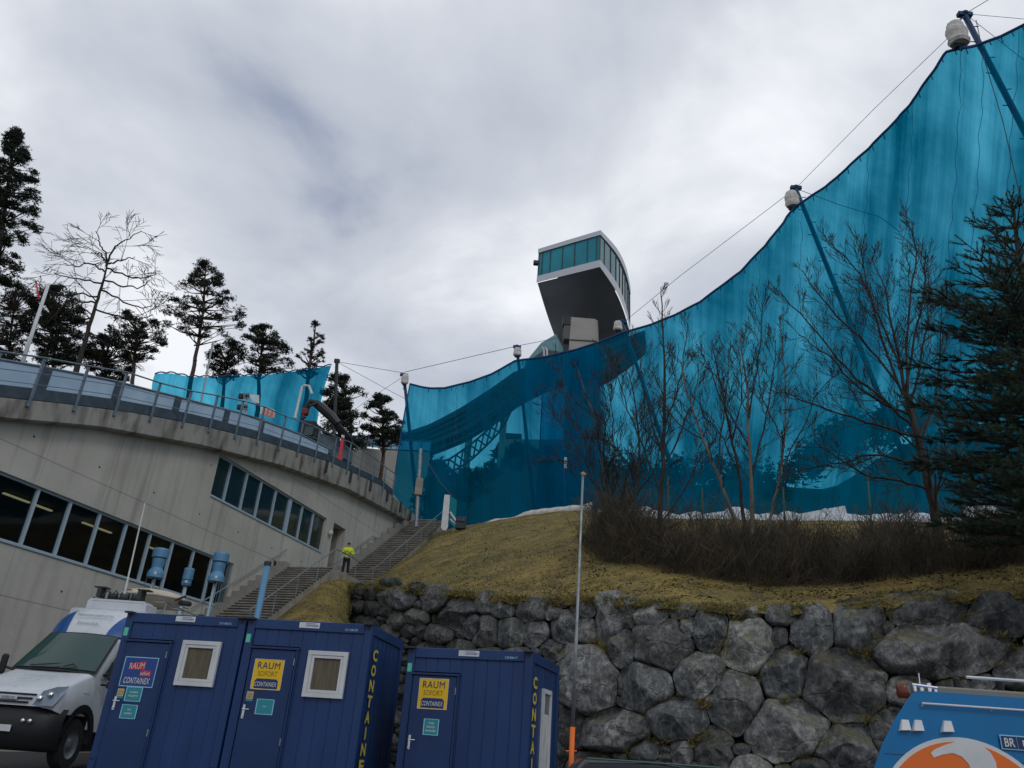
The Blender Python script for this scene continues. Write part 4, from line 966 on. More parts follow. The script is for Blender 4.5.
# ================================================================ white van behind the left container
vc = -9.62; GZ = .58
van = thing('broadcast_van', V((vc, 20, .58)), 'white and blue high-roofed van with dark bumper and roof gear beside the containers', 'van')
def ring(Y, hw, zb, zt, tum=.06, n=14, rc=.25):
    """section of the van at Y: from lower left over the roof to lower right"""
    P = [(-hw, zb), (-hw - .01, zb + (zt - zb) * .35), (-hw + tum * .4, zb + (zt - zb) * .7)]
    h2 = hw - tum
    for k in range(5):
        a = pi - k * pi / 8; P.append((-h2 + rc + rc * cos(a), zt - rc * .6 + rc * .6 * sin(a)))
    P += [(-x, z) for x, z in P[::-1]]
    return [V((vc + x, Y, z)) for x, z in P]
m = MB()
secs = [(16.93, .60, 1.72, 1.93, .02, .12), (17.0, .84, 1.68, 2.0, .04, .14), (17.18, .94, 1.62, 2.08, .06, .15), (17.6, .99, 1.60, 2.25, .08, .16), (18.05, 1.0, 1.60, 2.40, .10, .18), (18.30, 1.0, 1.60, 2.47, .10, .16)]
m.grid([ring(a, b, c, d, e, 14, f) for a, b, c, d, e, f in secs]); m.add(ring(16.93, .60, 1.72, 1.93, .02, 14, .12), [list(range(16))])
m.build('bonnet', 'vanwhite', van, smooth=True)
m = MB()
secs = [(18.30, 1.0, 1.35, 2.47, .10, .16), (18.75, 1.0, 1.3, 2.88, .14, .14), (19.15, 1.0, 1.3, 3.28, .19, .14), (19.5, 1.0, 1.3, 3.34, .18, .14), (20.1, 1.0, 1.3, 3.36, .16, .14)]
m.grid([ring(a, b, c, d, e, 14, f) for a, b, c, d, e, f in secs]); m.build('cab', 'vanwhite', van, smooth=True)
m = MB(); secs = [(20.1, 1.04, 1.3, 4.05, .05, .12), (26.0, 1.04, 1.3, 4.1, .05, .12)]
m.grid([ring(a, b, c, d, e, 14, f) for a, b, c, d, e, f in secs]); m.add(ring(20.1, 1.04, 1.3, 4.05, .05, 14, .12), [list(range(16))]); m.add(ring(26.0, 1.04, 1.3, 4.1, .05, 14, .12), [list(range(16))[::-1]]); m.build('box_body', 'vanwhite', van)
# windscreen
def scr(a, b): # a across -1..1, b 0..1 up
    Y = 18.31 + b * .86; z = 2.48 + b * .81; hw = .90 - b * .12; bow = .10 * (1 - a * a)
    return V((vc + a * hw, Y - bow - .03, z + .025 + .03 * (1 - a * a)))
m = MB(); m.grid([[scr(-1 + 2 * i / 12, j / 8) for i in range(13)] for j in range(9)]); m.build('windscreen', 'screen', van, smooth=True)
m = MB(); m.grid([[scr(-1.05 + 2.1 * i / 12, j) + V((0, .02, -.012)) for i in range(13)] for j in (-.06, 1.05)]); m.build('windscreen_seal', 'black', van, smooth=True)
for s_ in (-1, 1):
    m = MB(); m.prism([V((vc + s_ * 1.012, 18.45, 2.42)), V((vc + s_ * 1.012, 19.9, 2.42)), V((vc + s_ * .96, 19.9, 3.1)), V((vc + s_ * .96, 19.15, 3.1))], V((s_ * .008, 0, 0))); m.build('side_window', 'screen', van)
    m = MB(); m.box(V((vc + s_ * 1.22, 18.42, 2.55)), .14, .12, .42, bev=.04); m.box(V((vc + s_ * 1.22, 18.42, 2.25)), .12, .10, .14, bev=.03); m.tube([V((vc + s_ * 1.0, 18.5, 2.45)), V((vc + s_ * 1.2, 18.44, 2.5))], .03); m.tube([V((vc + s_ * 1.0, 18.5, 2.25)), V((vc + s_ * 1.2, 18.44, 2.25))], .025); m.build('mirror', 'black', van)
m = MB(); m.tube([scr(-.55, .02) + V((0, -.03, .01)), scr(-.1, .05) + V((0, -.05, .02)), scr(.15, .09) + V((0, -.05, .02))], [.012, .016, .008]); m.tube([scr(.25, .02) + V((0, -.03, .01)), scr(.45, .10) + V((0, -.05, .02)), scr(.62, .0) + V((0, -.05, .02))], [.012, .016, .008]); m.build('wipers', 'black', van)
# cab interior: dash, two seats with green screen
m = MB(); m.box(V((vc, 18.62, 2.42)), 1.7, .5, .1, bev=.03); m.lathe(V((vc + .45, 18.75, 2.6)), [(.19, -.012), (.21, 0), (.19, .012), (.17, 0), (.19, -.012)], 18, V((0, -.8, .6)).normalized()); m.build('dashboard', 'black', van)
for x in (-.4, .45):
    m = MB(); m.box(V((vc + x, 19.35, 2.45)), .5, .16, .85, bev=.05); m.box(V((vc + x, 19.35, 2.98)), .26, .12, .2, bev=.04); m.build('seat', mat('cab_seat', (.02, .14, .08) if x < 0 else (.06, .07, .07), .8), van)
# raised roof fairing: white middle, blue flanks
def fair(a, b, o=0):
    hw = .93 + .06 * b; Y = 19.16 + .95 * b ** 1.3 + .30 * abs(a) ** 3; z = 3.33 + .70 * sin(b * pi / 2) * (1 - .16 * abs(a) ** 3.5)
    n_ = V((a * .5, -1, .6)).normalized(); return V((vc + a * hw, Y, z)) + n_ * o
m = MB(); m.grid([[fair(-1 + 2 * i / 20, j / 8) for i in range(21)] for j in range(9)]); m.grid([[fair(s, j / 8) for j in range(9)] for s in (-1, -1)])
for s in (-1, 1): m.add([fair(s, j / 8) for j in range(9)] + [V((vc + s * .99, 20.12, 3.33))], [list(range(10)) if s > 0 else list(range(10))[::-1]])
ff = m.build('roof_fairing', 'vanwhite', van, smooth=True)
for s in (-1, 1):
    m = MB(); m.grid([[fair(s * (1 - (1 - e) * i / 8), j / 8, .012) for i in range(9)] for j in range(9) for e in [(.50 + .35 * (j / 8) ** 1.5)]]); m.build('blue_flash', 'vanblue', ff, smooth=True)
m = MB(); P0 = fair(.02, .42, .03); ax = V((1, 0, 0)); ay = V((0, .62, .78)).normalized()
text(m, 'FERNSEHSERVICES', P0 + V((0, -.03, .03)), ax, ay, .86, .075, bold=.02); m.build('lettering', 'ink', ff); m = MB(); text(m, 'Eventtechnik', P0 - ay * .2 + V((-.08, -.03, 0)), ax, ay, .50, .09); m.build('lettering', 'ink', ff)
m = MB(); bx = V((0, .93, .37)).normalized(); text(m, 'T. Fernsehservices', V((vc + .05, 17.72, 2.33)), ax, bx, .72, .05); m.build('lettering', 'ink', van); m = MB(); text(m, 'mobile Technik', V((vc - .02, 17.45, 2.235)), ax, bx, .5, .045); m.build('lettering', 'ink', van)
m = MB(); m.box(V((vc + .05, 20.55, 4.16)), 1.5, .7, .22, bev=.02); m.box(V((vc + .05, 20.45, 4.29)), 1.4, .5, .05); m.build('roof_box', 'vanwhite', van)
# grille, badge, headlights, bumper
for k, (z_, y_) in enumerate(((1.935, 16.925), (1.86, 16.91), (1.785, 16.905))):
    m = MB(); m.box(V((vc, y_, z_)), 1.05 - .12 * k, .03, .035, bev=.008); m.build('grille_bar', 'black', van)
m = MB(); m.box(V((vc, 16.885, 1.86)), .34, .02, .075, bev=.006); bd_ = m.build('badge_plate', 'vanwhite', van)
m = MB(); text(m, 'IVECO', V((vc, 16.872, 1.86)), ax, V((0, 0, 1)), .27, .05, bold=.03); m.build('lettering', 'ink', bd_)
for s_ in (-1, 1):
    m = MB(); fr = [(.52, 16.92, 1.73), (.66, 16.93, 2.0), (.83, 17.06, 2.09), (.955, 17.32, 2.13), (.955, 17.18, 1.98), (.88, 17.02, 1.73)]
    P = [V((vc + s_ * (a + .02), b - .10, c + .01)) for a, b, c in fr]; cen = sum(P, V((0, 0, 0))) / 6 + V((s_ * .02, -.04, .01))
    m.add(P + [cen], [(i, (i + 1) % 6, 6) for i in range(6)]); hl = m.build('headlight', 'lens', van, smooth=True)
    for a, b, c, r_ in ((.68, 16.77, 1.87, .06), (.82, 16.88, 1.95, .055)):
        m = MB(); m.lathe(V((vc + s_ * a, b, c)), [(r_, 0), (r_ * .9, .015), (r_ * .5, .03), (0, .035)], 14, V((s_ * .3, -1, .1)).normalized()); m.build('lamp', 'chrome', hl, smooth=True)
m = MB(); rws = []
for z_, o in ((.92, .06), (1.0, -.05), (1.45, -.10), (1.62, -.03), (1.70, .02)):
    rws.append([V((vc + x, 17.0 + .35 * abs(x / 1.03) ** 4 + o, z_)) for x in [-1.03 + 2.06 * i / 18 for i in range(19)]])
m.grid(rws); m.build('bumper', 'black', van, smooth=True)
for x in (.42, .56):
    m = MB(); m.lathe(V((vc + x, 16.90, 1.45)), [(.045, 0), (.045, .03), (.03, .045), (0, .05)], 12, V((0, -1, 0))); m.build('fog_lamp', 'chrome', van, smooth=True)
m = MB(); m.box(V((vc - .02, 16.88, 1.30)), .50, .015, .12, bev=.003); m.build('number_plate', 'white', van)
for s_ in (-1, 1):
    m = MB(); m.grid([[V((vc + s_ * (1.045 if k > .7 else .8), 17.95 + .60 * cos(a) * k, 1.12 + .60 * sin(a) * k)) for a in [pi * q / 14 - .1 for q in range(15)]] for k in (.6, .94, 1.18)]); m.build('wheel_arch', 'black', van)
    for Y_ in (17.95, 24.2):
        m = MB(); m.lathe(V((vc + s_ * .86, Y_, GZ + .48)), [(.28, -.11), (.46, -.12), (.49, -.08), (.49, .08), (.46, .12), (.28, .12)], 32, V((s_, 0, 0))); w_ = m.build('wheel', 'rubber', van)
        m = MB(); m.lathe(V((vc + s_ * .86, Y_, GZ + .48)), [(0, .07), (.08, .10), (.10, .05), (.24, .06), (.29, .11)], 24, V((s_, 0, 0))); m.build('rim', 'steel', w_, smooth=True)
m = MB(); m.box(V((vc, 21.5, 1.15)), 1.6, 8.5, .5); m.build('chassis', 'black', van)
m = MB(); text(m, 'IVECO', V((vc + 1.03, 17.9, 2.03)), V((0, 1, 0)), V((0, 0, 1)), .3, .045, bold=.02, depth=.01); m.build('lettering', 'ink', van)
# roof gear: rack, cream dish laid flat, cable reels, rails
RZ = 4.12
m = MB()
for x in (-.95, .95): m.tube([V((vc + x, 20.9, RZ + .32)), V((vc + x, 26, RZ + .30))], .018)
for Y_ in (21, 22.3, 23.6, 24.9, 25.9):
    m.tube([V((vc - .95, Y_, RZ + .31)), V((vc + .95, Y_, RZ + .31))], .015)
    for x in (-.95, .95): m.tube([V((vc + x, Y_, RZ - .05)), V((vc + x, Y_, RZ + .32))], .018)
m.build('roof_rack', 'steel', van)
dish = thing('satellite_dish', V((vc + .3, 22.6, RZ + .3)), 'cream satellite dish folded flat on the roof of the white van', 'satellite dish')
m = MB(); c = V((-9.55, 22.2, RZ + .44)); m.lathe(c, [(.0, -.12), (.55, -.08), (.78, .02), (.86, .13), (.84, .17), (.72, .26), (.45, .32), (0, .34)], 36); o_ = m.build('reflector', 'cream', dish, smooth=True)
m = MB(); m.lathe(c, [(.865, .10), (.88, .12), (.88, .15), (.865, .165)], 36); m.build('rim', 'offwhite', o_)
m = MB(); m.tube([c + V((-.5, -.72, .12)), c + V((-.5, -.78, .2)), c + V((-.3, -.80, .2)), c + V((-.3, -.74, .12))], .014); m.build('handle', 'black', o_)
m = MB(); m.box(c + V((.9, 0, .05)), .3, .3, .12, bev=.03); m.tube([c + V((.7, -.3, .06)), c + V((1.02, -.35, .2))], .03); m.build('feed_arm', 'dark', dish)
m = MB(); rg = random.Random(9)
for k in range(3):
    x = vc - .42 + k * .3; m.lathe(V((x, 20.9, RZ + .36)), [(.05, -.10), (.12, -.10), (.12, -.08), (.09, -.07), (.09, .07), (.12, .08), (.12, .10), (.05, .10)], 12, V((1, .2, 0)).normalized())
m.box(V((vc - .70, 20.8, RZ + .42)), .10, .3, .24); m.box(V((vc + .35, 20.8, RZ + .42)), .10, .3, .24); m.box(V((vc - .70, 20.8, RZ + .55)), .3, .3, .03); m.box(V((vc + .42, 20.8, RZ + .55)), .3, .3, .03)
for k in range(2): m.tube([V((vc - .6 + k * .2, 20.7, RZ + .30 + rg.uniform(0, .1))), V((vc - .5 + k * .2, 20.75, RZ + .5)), V((vc - .42 + k * .2, 20.8, RZ + .3))], .02)
m.build('cable_reels', 'dark', van)
for x, Y_ in ((vc + .55, 24.8), (vc + .9, 25.2), (vc + .95, 25.9)):
    m = MB(); m.box(V((x, Y_, RZ + .42)), .12, .2, .24); m.tube([V((x, Y_, RZ + .2)), V((x + .15, Y_, RZ + .5))], .03); m.build('roof_bracket', 'dark', van)
a = at(145, 503, 21.3); b = at(123.5, 598, 21.3)
m = MB(); m.tube([b + V((0, 0, -.3)), b, b.lerp(a, .2), b.lerp(a, .21), a], [.03, .03, .028, .022, .018], 8); m.build('whip_antenna', 'white', origin=b, label='tall white whip antenna standing on the front of the van roof', cat='antenna')

# ================================================================ blue ventilation cowls and pole behind the containers
def cowl(x, y0, y1, Y, small, label):
    top = at(x, y0, Y); sc = (top - EYE).length / F; b = V((top.x, top.y, .9))
    K = .76 if not small else .62
    t = thing('vent_cowl', b, label, 'ventilator', 'blue ventilation cowls behind the containers')
    m = MB(); m.tube([b, V((b.x, b.y, top.z - (.5 if small else 1.1)))], (.085 if not small else .10) * K, 12); m.build('standpipe', 'ventpipe', t, smooth=True)
    r_ = (.33 if not small else .29) * K
    if small: prof = [(.10, -1.0), (r_ * .86, -.98), (r_ * .95, -.9), (r_ * .95, -.72), (r_ * .82, -.70), (r_, -.66), (r_, -.10), (r_ * .9, -.02), (0, 0)]
    else: prof = [(.10, -1.32), (r_ * 1.15, -1.30), (r_ * 1.12, -1.10), (r_ * .78, -.88), (r_ * .76, -.86), (r_ * .86, -.62), (r_ * .9, -.46), (r_ * .72, -.44), (r_ * 1.08, -.40), (r_ * 1.12, -.08), (r_ * 1.05, 0), (r_ * .9, .0), (0, -.03)]
    prof = [(a_, b_ * K * 1.04) for a_, b_ in prof]; m = MB(); m.lathe(top, prof, 28); m.build('hood', 'ventblue', t, smooth=False)
    if not small:
        for k in range(4):
            a = 2 * pi * k / 4 + .5; e = V((cos(a), sin(a), 0)); m = MB(); m.tube([top + e * .25 + V((0, 0, -.95)), V((b.x, b.y, 0)) + e * .24 + V((0, 0, top.z - 2.3))], .014); m.build('stay', 'railblue', t)
    e = (V((-top.x, -top.y, 0))).normalized(); m = MB(); m.box(top + e * (r_ * 1.13) + V((-.02, 0, -.90 if not small else -.52)), .08, .02, .08, V((-e.y, e.x, 0)), e); m.build('label_plate', 'white', t)
cowl(162, 549, 590, 28.0, False, 'blue three-tiered ventilation cowl, leftmost of the three behind the containers')
cowl(190, 568, 600, 28.5, True, 'small blue single-drum ventilation cowl between two taller ones')
cowl(222, 553, 595, 28.0, False, 'blue three-tiered ventilation cowl at the end of the window band')
a = at(267.5, 565, 24); b = V((a.x - .02, a.y, .9)); t = thing('blue_pole', b, 'light blue pole with a dark cap rising behind the middle container', 'pole')
m = MB(); m.tube([b, a], .095, 12); m.build('shaft', 'poleblue', t, smooth=True); m = MB(); m.tube([a + V((0, 0, -.02)), a + V((0, 0, .1))], .11, 12); m.build('cap', 'dark', t)

# ================================================================ white and orange survey pole before the boulder wall
b = at(571, 768, 14.2); a = at(583, 475, 14.2); d = (a - b)
t = thing('snow_pole', V((b.x, b.y, b.z - .6)), 'thin white pole with an orange foot in front of the boulder wall', 'pole')
k1 = b.lerp(a, .122)
m = MB(); m.tube([b - d.normalized() * .6, k1], .045, 10); m.build('orange_foot', 'orange', t, smooth=True)
m = MB(); m.tube([k1, b.lerp(a, .41), b.lerp(a, .415), b.lerp(a, .7), b.lerp(a, .705), a], [.033, .033, .028, .028, .022, .022], 10); m.build('shaft', 'steel', t, smooth=True)
m = MB(); m.lathe(a, [(.02, -.02), (.038, 0), (.038, .05), (0, .07)], 10); m.box(a + V((.01, 0, .02)), .10, .04, .03); m.build('tip', mat('faded_orange', (.45, .26, .12), .7), t)
m = MB(); m.tube([b + V((-.09, 0, .25)), b + V((.09, 0, .26))], .012); m.build('cross_pin', 'orange', t)

# ================================================================ blue broadcasting truck, lower right
TY = 10.0
def tp_(x, y): return at(x, y, TY)
tr = thing('broadcast_truck', V((7.8, TY + 1.1, 0)), 'bright blue broadcasting truck with an orange round emblem on its side, lower right corner', 'truck')
p0 = tp_(915, 690.5); RT = p0.z
pts = [tp_(x, y) for x, y in ((917, 690.6), (911, 694), (896, 717), (882, 744), (874, 768))]
prof = [V((11.6, TY, RT)), pts[0], pts[1], pts[2], pts[3], pts[4], V((4.32, TY, 1.1)), V((4.25, TY, .55)), V((11.6, TY, .55))]
m = MB(); m.prism(prof, V((1.25, 2.15, 0))); m.build('body', 'truckblue', tr)
for x, y in ((5.6, TY + .22), (10.2, TY + .22), (6.9, TY + 1.93), (10.9, TY + 1.93)):
    if 1:
        m = MB(); m.lathe(V((x, y, .42)), [(.24, -.12), (.40, -.12), (.42, -.08), (.42, .08), (.40, .12), (.24, .12)], 28, V((0, -1, 0))); w_ = m.build('wheel', 'rubber', tr)
        m = MB(); m.lathe(V((x, y, .42)), [(0, .13), (.1, .14), (.22, .11), (.25, .12)], 20, V((0, -1, 0))); m.build('rim', 'steel', w_)
m = MB(); bc = tp_(908.5, 690); m.lathe(bc + V((0, .15, -.06)), [(.06, -.02), (.07, 0), (.072, .10), (.05, .14), (0, .155)], 16); m.build('beacon', 'amber', tr, smooth=True); m = MB(); m.tube([bc + V((0, .15, -.05)), V((pts[0].x + .1, TY + .12, RT - .02))], .02); m.build('beacon_bracket', 'dark', tr)
m = MB(); a = tp_(920, 703.5); b = tp_(1024, 706.5); b = V((11.2, TY, a.z)); m.tube([a + V((0, -.05, 0)), b + V((0, -.05, 0))], .013, 8)
for x in (0.02, .86, 2.2, 3.6): m.tube([a + V((x, 0, -.03)), a + V((x, -.05, 0))], .014)
m.build('side_rail', 'white', tr)
for x0, x1, x2, x3, y0, y1 in ((901, 908.5, 910, 898.4, 719.5, 731), (914, 921.5, 923.2, 911, 719.8, 731.5), (943, 951, 953, 940, 720.6, 732.5)):
    m = MB(); P = [tp_(x0, y0), tp_(x1, y0 + .5), tp_(x2, y1 + .3), tp_(x3, y1)]
    m.add([p + V((0, .0, 0)) for p in P] + [P[0] + V((.008, -.02, 0)), P[1] + V((-.008, -.02, 0)), P[2] + V((-.012, -.06, .01)), P[3] + V((.012, -.06, .01))], [(4, 7, 6, 5), (0, 3, 7, 4), (5, 6, 2, 1), (0, 4, 5, 1), (7, 3, 2, 6)])
    m.build('vent_hood', 'white', tr)
# roof gear
m = MB(); a = tp_(946, 692); m.box(V((a.x + 2.6, TY + .45, RT + .03)), 5.2, .5, .12, bev=.02); m.build('awning_case', mat('awning_grey', (.19, .185, .16), .7), tr)
m = MB(); q = tp_(922, 691); zz_ = RT
for (x, h) in ((.03, .1), (.12, .07), (.22, .12), (.30, .06), (.4, .09)): m.box(V((q.x + x, TY + .25, zz_ + h / 2)), .05, .08, h, bev=.01)
m.tube([V((q.x, TY + .22, zz_ + .09)), V((q.x + .45, TY + .22, zz_ + .06))], .016); m.tube([V((q.x + .14, TY + .3, zz_)), V((q.x + .15, TY + .3, zz_ + .24))], .008); m.build('roof_fitting', 'chrome', tr)
for x in (958, 1001):
    q = at(x, 690, TY + 1.2); m = MB(); m.box(V((q.x, TY + 1.2, RT + .16)), .07, .10, .32, bev=.02); m.build('roof_post', 'black', tr)
m = MB(); q = tp_(1009, 680); m.tube([V((q.x, TY + .9, q.z + .1)), V((q.x + 3, TY + .9, q.z + .1))], .022); m.build('roof_tube', 'white', tr)
# emblem: white ring, orange disc, white hook
cc = tp_(958.5, 737.3); R_ = 1.14; ec = V((cc.x, TY, cc.z - R_)); X = V((1, 0, 0)); Z = V((0, 0, 1))
def clipz(x, z): return V((ec.x + x, TY, max(.6, ec.z + z)))
def disc(r, d):
    m = MB(); n_ = 72; P = [clipz(r * cos(2 * pi * k / n_), r * sin(2 * pi * k / n_)) + V((0, -d, 0)) for k in range(n_)]
    m.prism(P, V((0, .004, 0))); return m
em = disc(R_, .006).build('emblem', 'white', tr); disc(R_ - .05, .012).build('emblem_disc', 'orange', em)
hk = [(930, 753), (937, 749), (952, 744), (962, 740.0), (977, 744), (990, 752), (996, 762), (997, 775), (995, 800), (973, 800), (973, 775), (970, 764), (962, 757), (951, 752), (943, 754), (934, 757.5)]
hk = [(930, 753), (934, 749.5), (944, 745), (953, 742.2), (962, 740.6), (972, 741.6), (982, 746), (990, 753), (995, 762), (997, 775), (995, 800), (972, 800), (972, 775), (968, 764), (961, 756.5), (952, 753), (942, 754.5), (933, 757.5)]
m = MB(); P = [tp_(x, y) + V((0, -.018, 0)) for x, y in hk]; m.prism([V((p.x, TY - .018, p.z)) for p in P], V((0, .004, 0))); m.build('emblem_hook', 'white', em)
# company boxes
def lbox(x0, y0, x1, y1, col, d): 
    a = tp_(x0, y0); b = tp_(x1, y1); m = MB(); m.box(V(((a.x + b.x) / 2, TY - d, (a.z + b.z) / 2)), abs(b.x - a.x), .004, abs(a.z - b.z), bev=0); return m
a = tp_(998, 734.5); b = tp_(998, 749)
hgt = abs(a.z - b.z); m = MB(); m.box(V((a.x + .6, TY - .022, (a.z + b.z) / 2)), 1.2, .004, hgt, bev=.001); bb = m.build('company_plate', 'lightblue', tr)
for x0_, w_ in ((.012, .185), (.205, .98)):
    m = MB(); m.box(V((a.x + x0_ + w_ / 2, TY - .026, (a.z + b.z) / 2)), w_, .004, hgt - .024); m.build('company_field', 'navy', bb)
m = MB(); text(m, 'BR', V((a.x + .105, TY - .028, (a.z + b.z) / 2)), X, Z, .125, .095, bold=.015); text(m, 'B', V((a.x + .285, TY - .028, (a.z + b.z) / 2)), X, Z, None, .065, bold=.04); m.build('lettering', 'white', bb)
for y in (753.5, 760):
    a = tp_(884 if y < 755 else 898, y); m = MB(); m.box(V(((a.x + 11.5) / 2, TY - .001, a.z)), 11.5 - a.x, .003, .008); m.build('panel_seam', 'dark', tr)
a = tp_(899, 761); m = MB(); m.box(V((a.x, TY - .001, a.z - .35)), .008, .003, .7); m.build('panel_seam', 'dark', tr)

# ================================================================ dark car whose roof just enters the frame
cr = thing('parked_car', V((2.35, 12.6, .02)), 'dark car of which only the roof shows in front of the boulder wall', 'car')
cz = at(600, 757.5, 12.0).z - .015
def csec(x, zb, zt, hw): return [V((x, 12.6 + s * hw * k, z)) for s, k, z in ((-1, .96, zb), (-1, 1, (zb + zt) / 2), (-1, .94, zt - .06), (-1, .8, zt), (0, .5, zt + .015), (1, .8, zt), (1, .94, zt - .06), (1, 1, (zb + zt) / 2), (1, .96, zb))]
m = MB(); s9 = [(.15, .5, .8, .7), (.25, .3, .95, .8), (.8, .25, 1.0, .85), (4.3, .25, 1.0, .85), (4.55, .35, .9, .8)]
m.grid([csec(*s) for s in s9]); m.add(csec(*s9[0]), [list(range(9))]); m.add(csec(*s9[-1]), [list(range(9))[::-1]]); m.build('body', 'black', cr, smooth=True)
m = MB(); s9 = [(.9, .95, 1.0, .8), (1.40, .95, cz - .03, .66), (2.4, .95, cz, .68), (3.4, .95, cz - .05, .64), (4.3, .95, 1.0, .76)]
m.grid([csec(*s) for s in s9]); m.build('roof', mat('car_paint', (.008, .012, .014), .25), cr, smooth=True)
for x in (1.0, 3.7):
    for y in (11.85, 13.35):
        m = MB(); m.lathe(V((x, y, .33)), [(.2, -.1), (.31, -.1), (.33, 0), (.31, .1), (.2, .1)], 24, V((0, -1, 0))); w_ = m.build('wheel', 'rubber', cr)
m = MB(); m.tube([V((1.42, 12.03, cz - .005)), V((3.3, 12.03, cz - .01))], .014); m.build('roof_rail', mat('rail_green_grey', (.05, .10, .10), .4), cr)
# ================================================================ tower of the ski jump
TZ = 84.0
A1 = atZ(539.4, 249.4, 82.5); A2 = atZ(600.3, 231.0, 82.5); A3 = atZ(616, 249, 82.5); A4 = atZ(625, 268, 82.5); A5 = atZ(629.6, 287, 82.5)
def dropto(P, x, y):
    """point straight below P that lies at image height y"""
    lo, hi = 20.0, P.z
    for _ in range(50):
        z = (lo + hi) / 2; q = V((P.x, P.y, z)) - EYE; yy = 384 - F * q.dot(up) / q.dot(fw)
        if yy > y: lo = z
        else: hi = z
    return V((P.x, P.y, (lo + hi) / 2))
tw = thing('ski_jump_tower', V((11.5, 118, 26)), 'ski jump tower with a glazed overhanging head, dark soffit and concrete pylon rising behind the blue nets', 'tower')
tw['label'] = 'ski jump tower with glazed overhanging head and concrete pylon behind the blue nets'
topb = [A1, A2, A3, A4, A5]
def lv(ys): return [dropto(P, 0, y) for P, y in zip(topb, ys)]
L0 = topb                                  # roof line
L1 = lv((253.5, 235.5, 255, 275, 294))     # top of the glass
L2 = lv((276.6, 260.5, 283, 306, 328))     # sill of the glass
L3 = lv((283, 267.5, 292, 315, 333))       # bottom edge of the white band
cen = (A1 + A5) / 2
def outw(P, d): 
    e = V((P.x - cen.x, P.y - cen.y, 0)).normalized(); return P + e * d
B5 = A1 + (A5 - A2) * .95                 # hidden rear left corner
def band(Lt, Lb, name, mk, o=0.0):
    m = MB(); m.grid([[outw(p, o) for p in Lt], [outw(p, o) for p in Lb]]); return m
# curved side: densify
def dens(L_, n=6):
    out = [L_[0].lerp(L_[1], k / 8) for k in range(8)]
    side = L_[1:]
    for i in range(3):
        p0 = side[max(i - 1, 0)]; p1 = side[i]; p2 = side[i + 1]; p3 = side[min(i + 2, 3)]
        for k in range(n):
            t = k / n; out.append(.5 * ((2 * p1) + (p2 - p0) * t + (2 * p0 - 5 * p1 + 4 * p2 - p3) * t * t + (3 * p1 - p0 - 3 * p2 + p3) * t ** 3))
    out.append(side[3]); return out
D0, D1, D2, D3 = dens(L0), dens(L1), dens(L2), dens(L3)
def closed(L_, dz=0): return L_ + [V((B5.x, B5.y, L_[0].z)) + V((0, 0, dz))]
m = MB(); m.grid([[outw(p, .25) for p in D0], [outw(p, .25) for p in D1]]); C0 = [outw(p, .25) for p in D0] + [V((B5.x, B5.y, 82.5))]
m.add(C0, [list(range(len(C0)))]); m.grid([[outw(p, .25) for p in D1], D1]); m.build('roof_band', 'cladding', tw)
m = MB(); m.grid([[outw(p, .2) for p in D2], [outw(p, .2) for p in D3]]); m.grid([D2, [outw(p, .2) for p in D2]]); m.build('lower_band', 'cladding', tw)
m = MB(); m.grid([D1[:9], D2[:9]]); g1 = m.build('front_glazing', 'towerglass', tw)
m = MB(); m.grid([D1[8:], D2[8:]]); g2 = m.build('side_glazing', 'towerglass2', tw, label='paler side glazing mirroring the clouds')
for t in (.0, .065, .20, .40, .60, .80, .945, 1.0):
    a = L1[0].lerp(L1[1], t); b = L2[0].lerp(L2[1], t); m = MB(); m.b2(outw(a, .06), outw(b, .06), .13, .13); m.build('glazing_bar', 'dark', g1)
for i in range(10, len(D1), 2):
    m = MB(); m.b2(outw(D1[i], .06), outw(D2[i], .06), .13, .13); m.build('glazing_bar', 'dark', g2)
m = MB(); m.grid([[D1[i] + V((0, 0, -1.3)) for i in range(9)], [D1[i] + V((0, 0, -1.36)) for i in range(9)]]); 
# viewing floor and soffit, sweeping down and back to the shaft
K1 = at(561, 352, 121); K2 = at(627, 352, 133)
sf = []
for k in range(9):
    t = k / 8
    e1 = L3[0].lerp(K1, t); e1.y += 2.2 * sin(pi * t) * .4
    e2 = (L3[1].lerp(L3[4], min(1, t * 1.25))) if t <= .8 else L3[4].lerp(K2, (t - .8) / .2)
    if t <= .8:
        idx = t / .8 * (len(D3) - 9) + 8; i0 = int(idx); e2 = D3[i0].lerp(D3[min(i0 + 1, len(D3) - 1)], idx - i0)
    row = []
    for j in range(9):
        s = j / 8; p = e1.lerp(e2, s); p = p + V((0, 0, -.9 * sin(pi * s) * sin(pi * min(1, t * 1.0)))); row.append(p)
    sf.append(row)
m = MB(); m.grid(sf); m.build('soffit', 'soffit', tw, smooth=True)
m = MB(); m.grid([[r[0] for r in sf], [r[0].lerp(V((B5.x, B5.y, r[0].z)), .999) for r in sf]]); m.build('rear_cladding', 'cladding', tw)
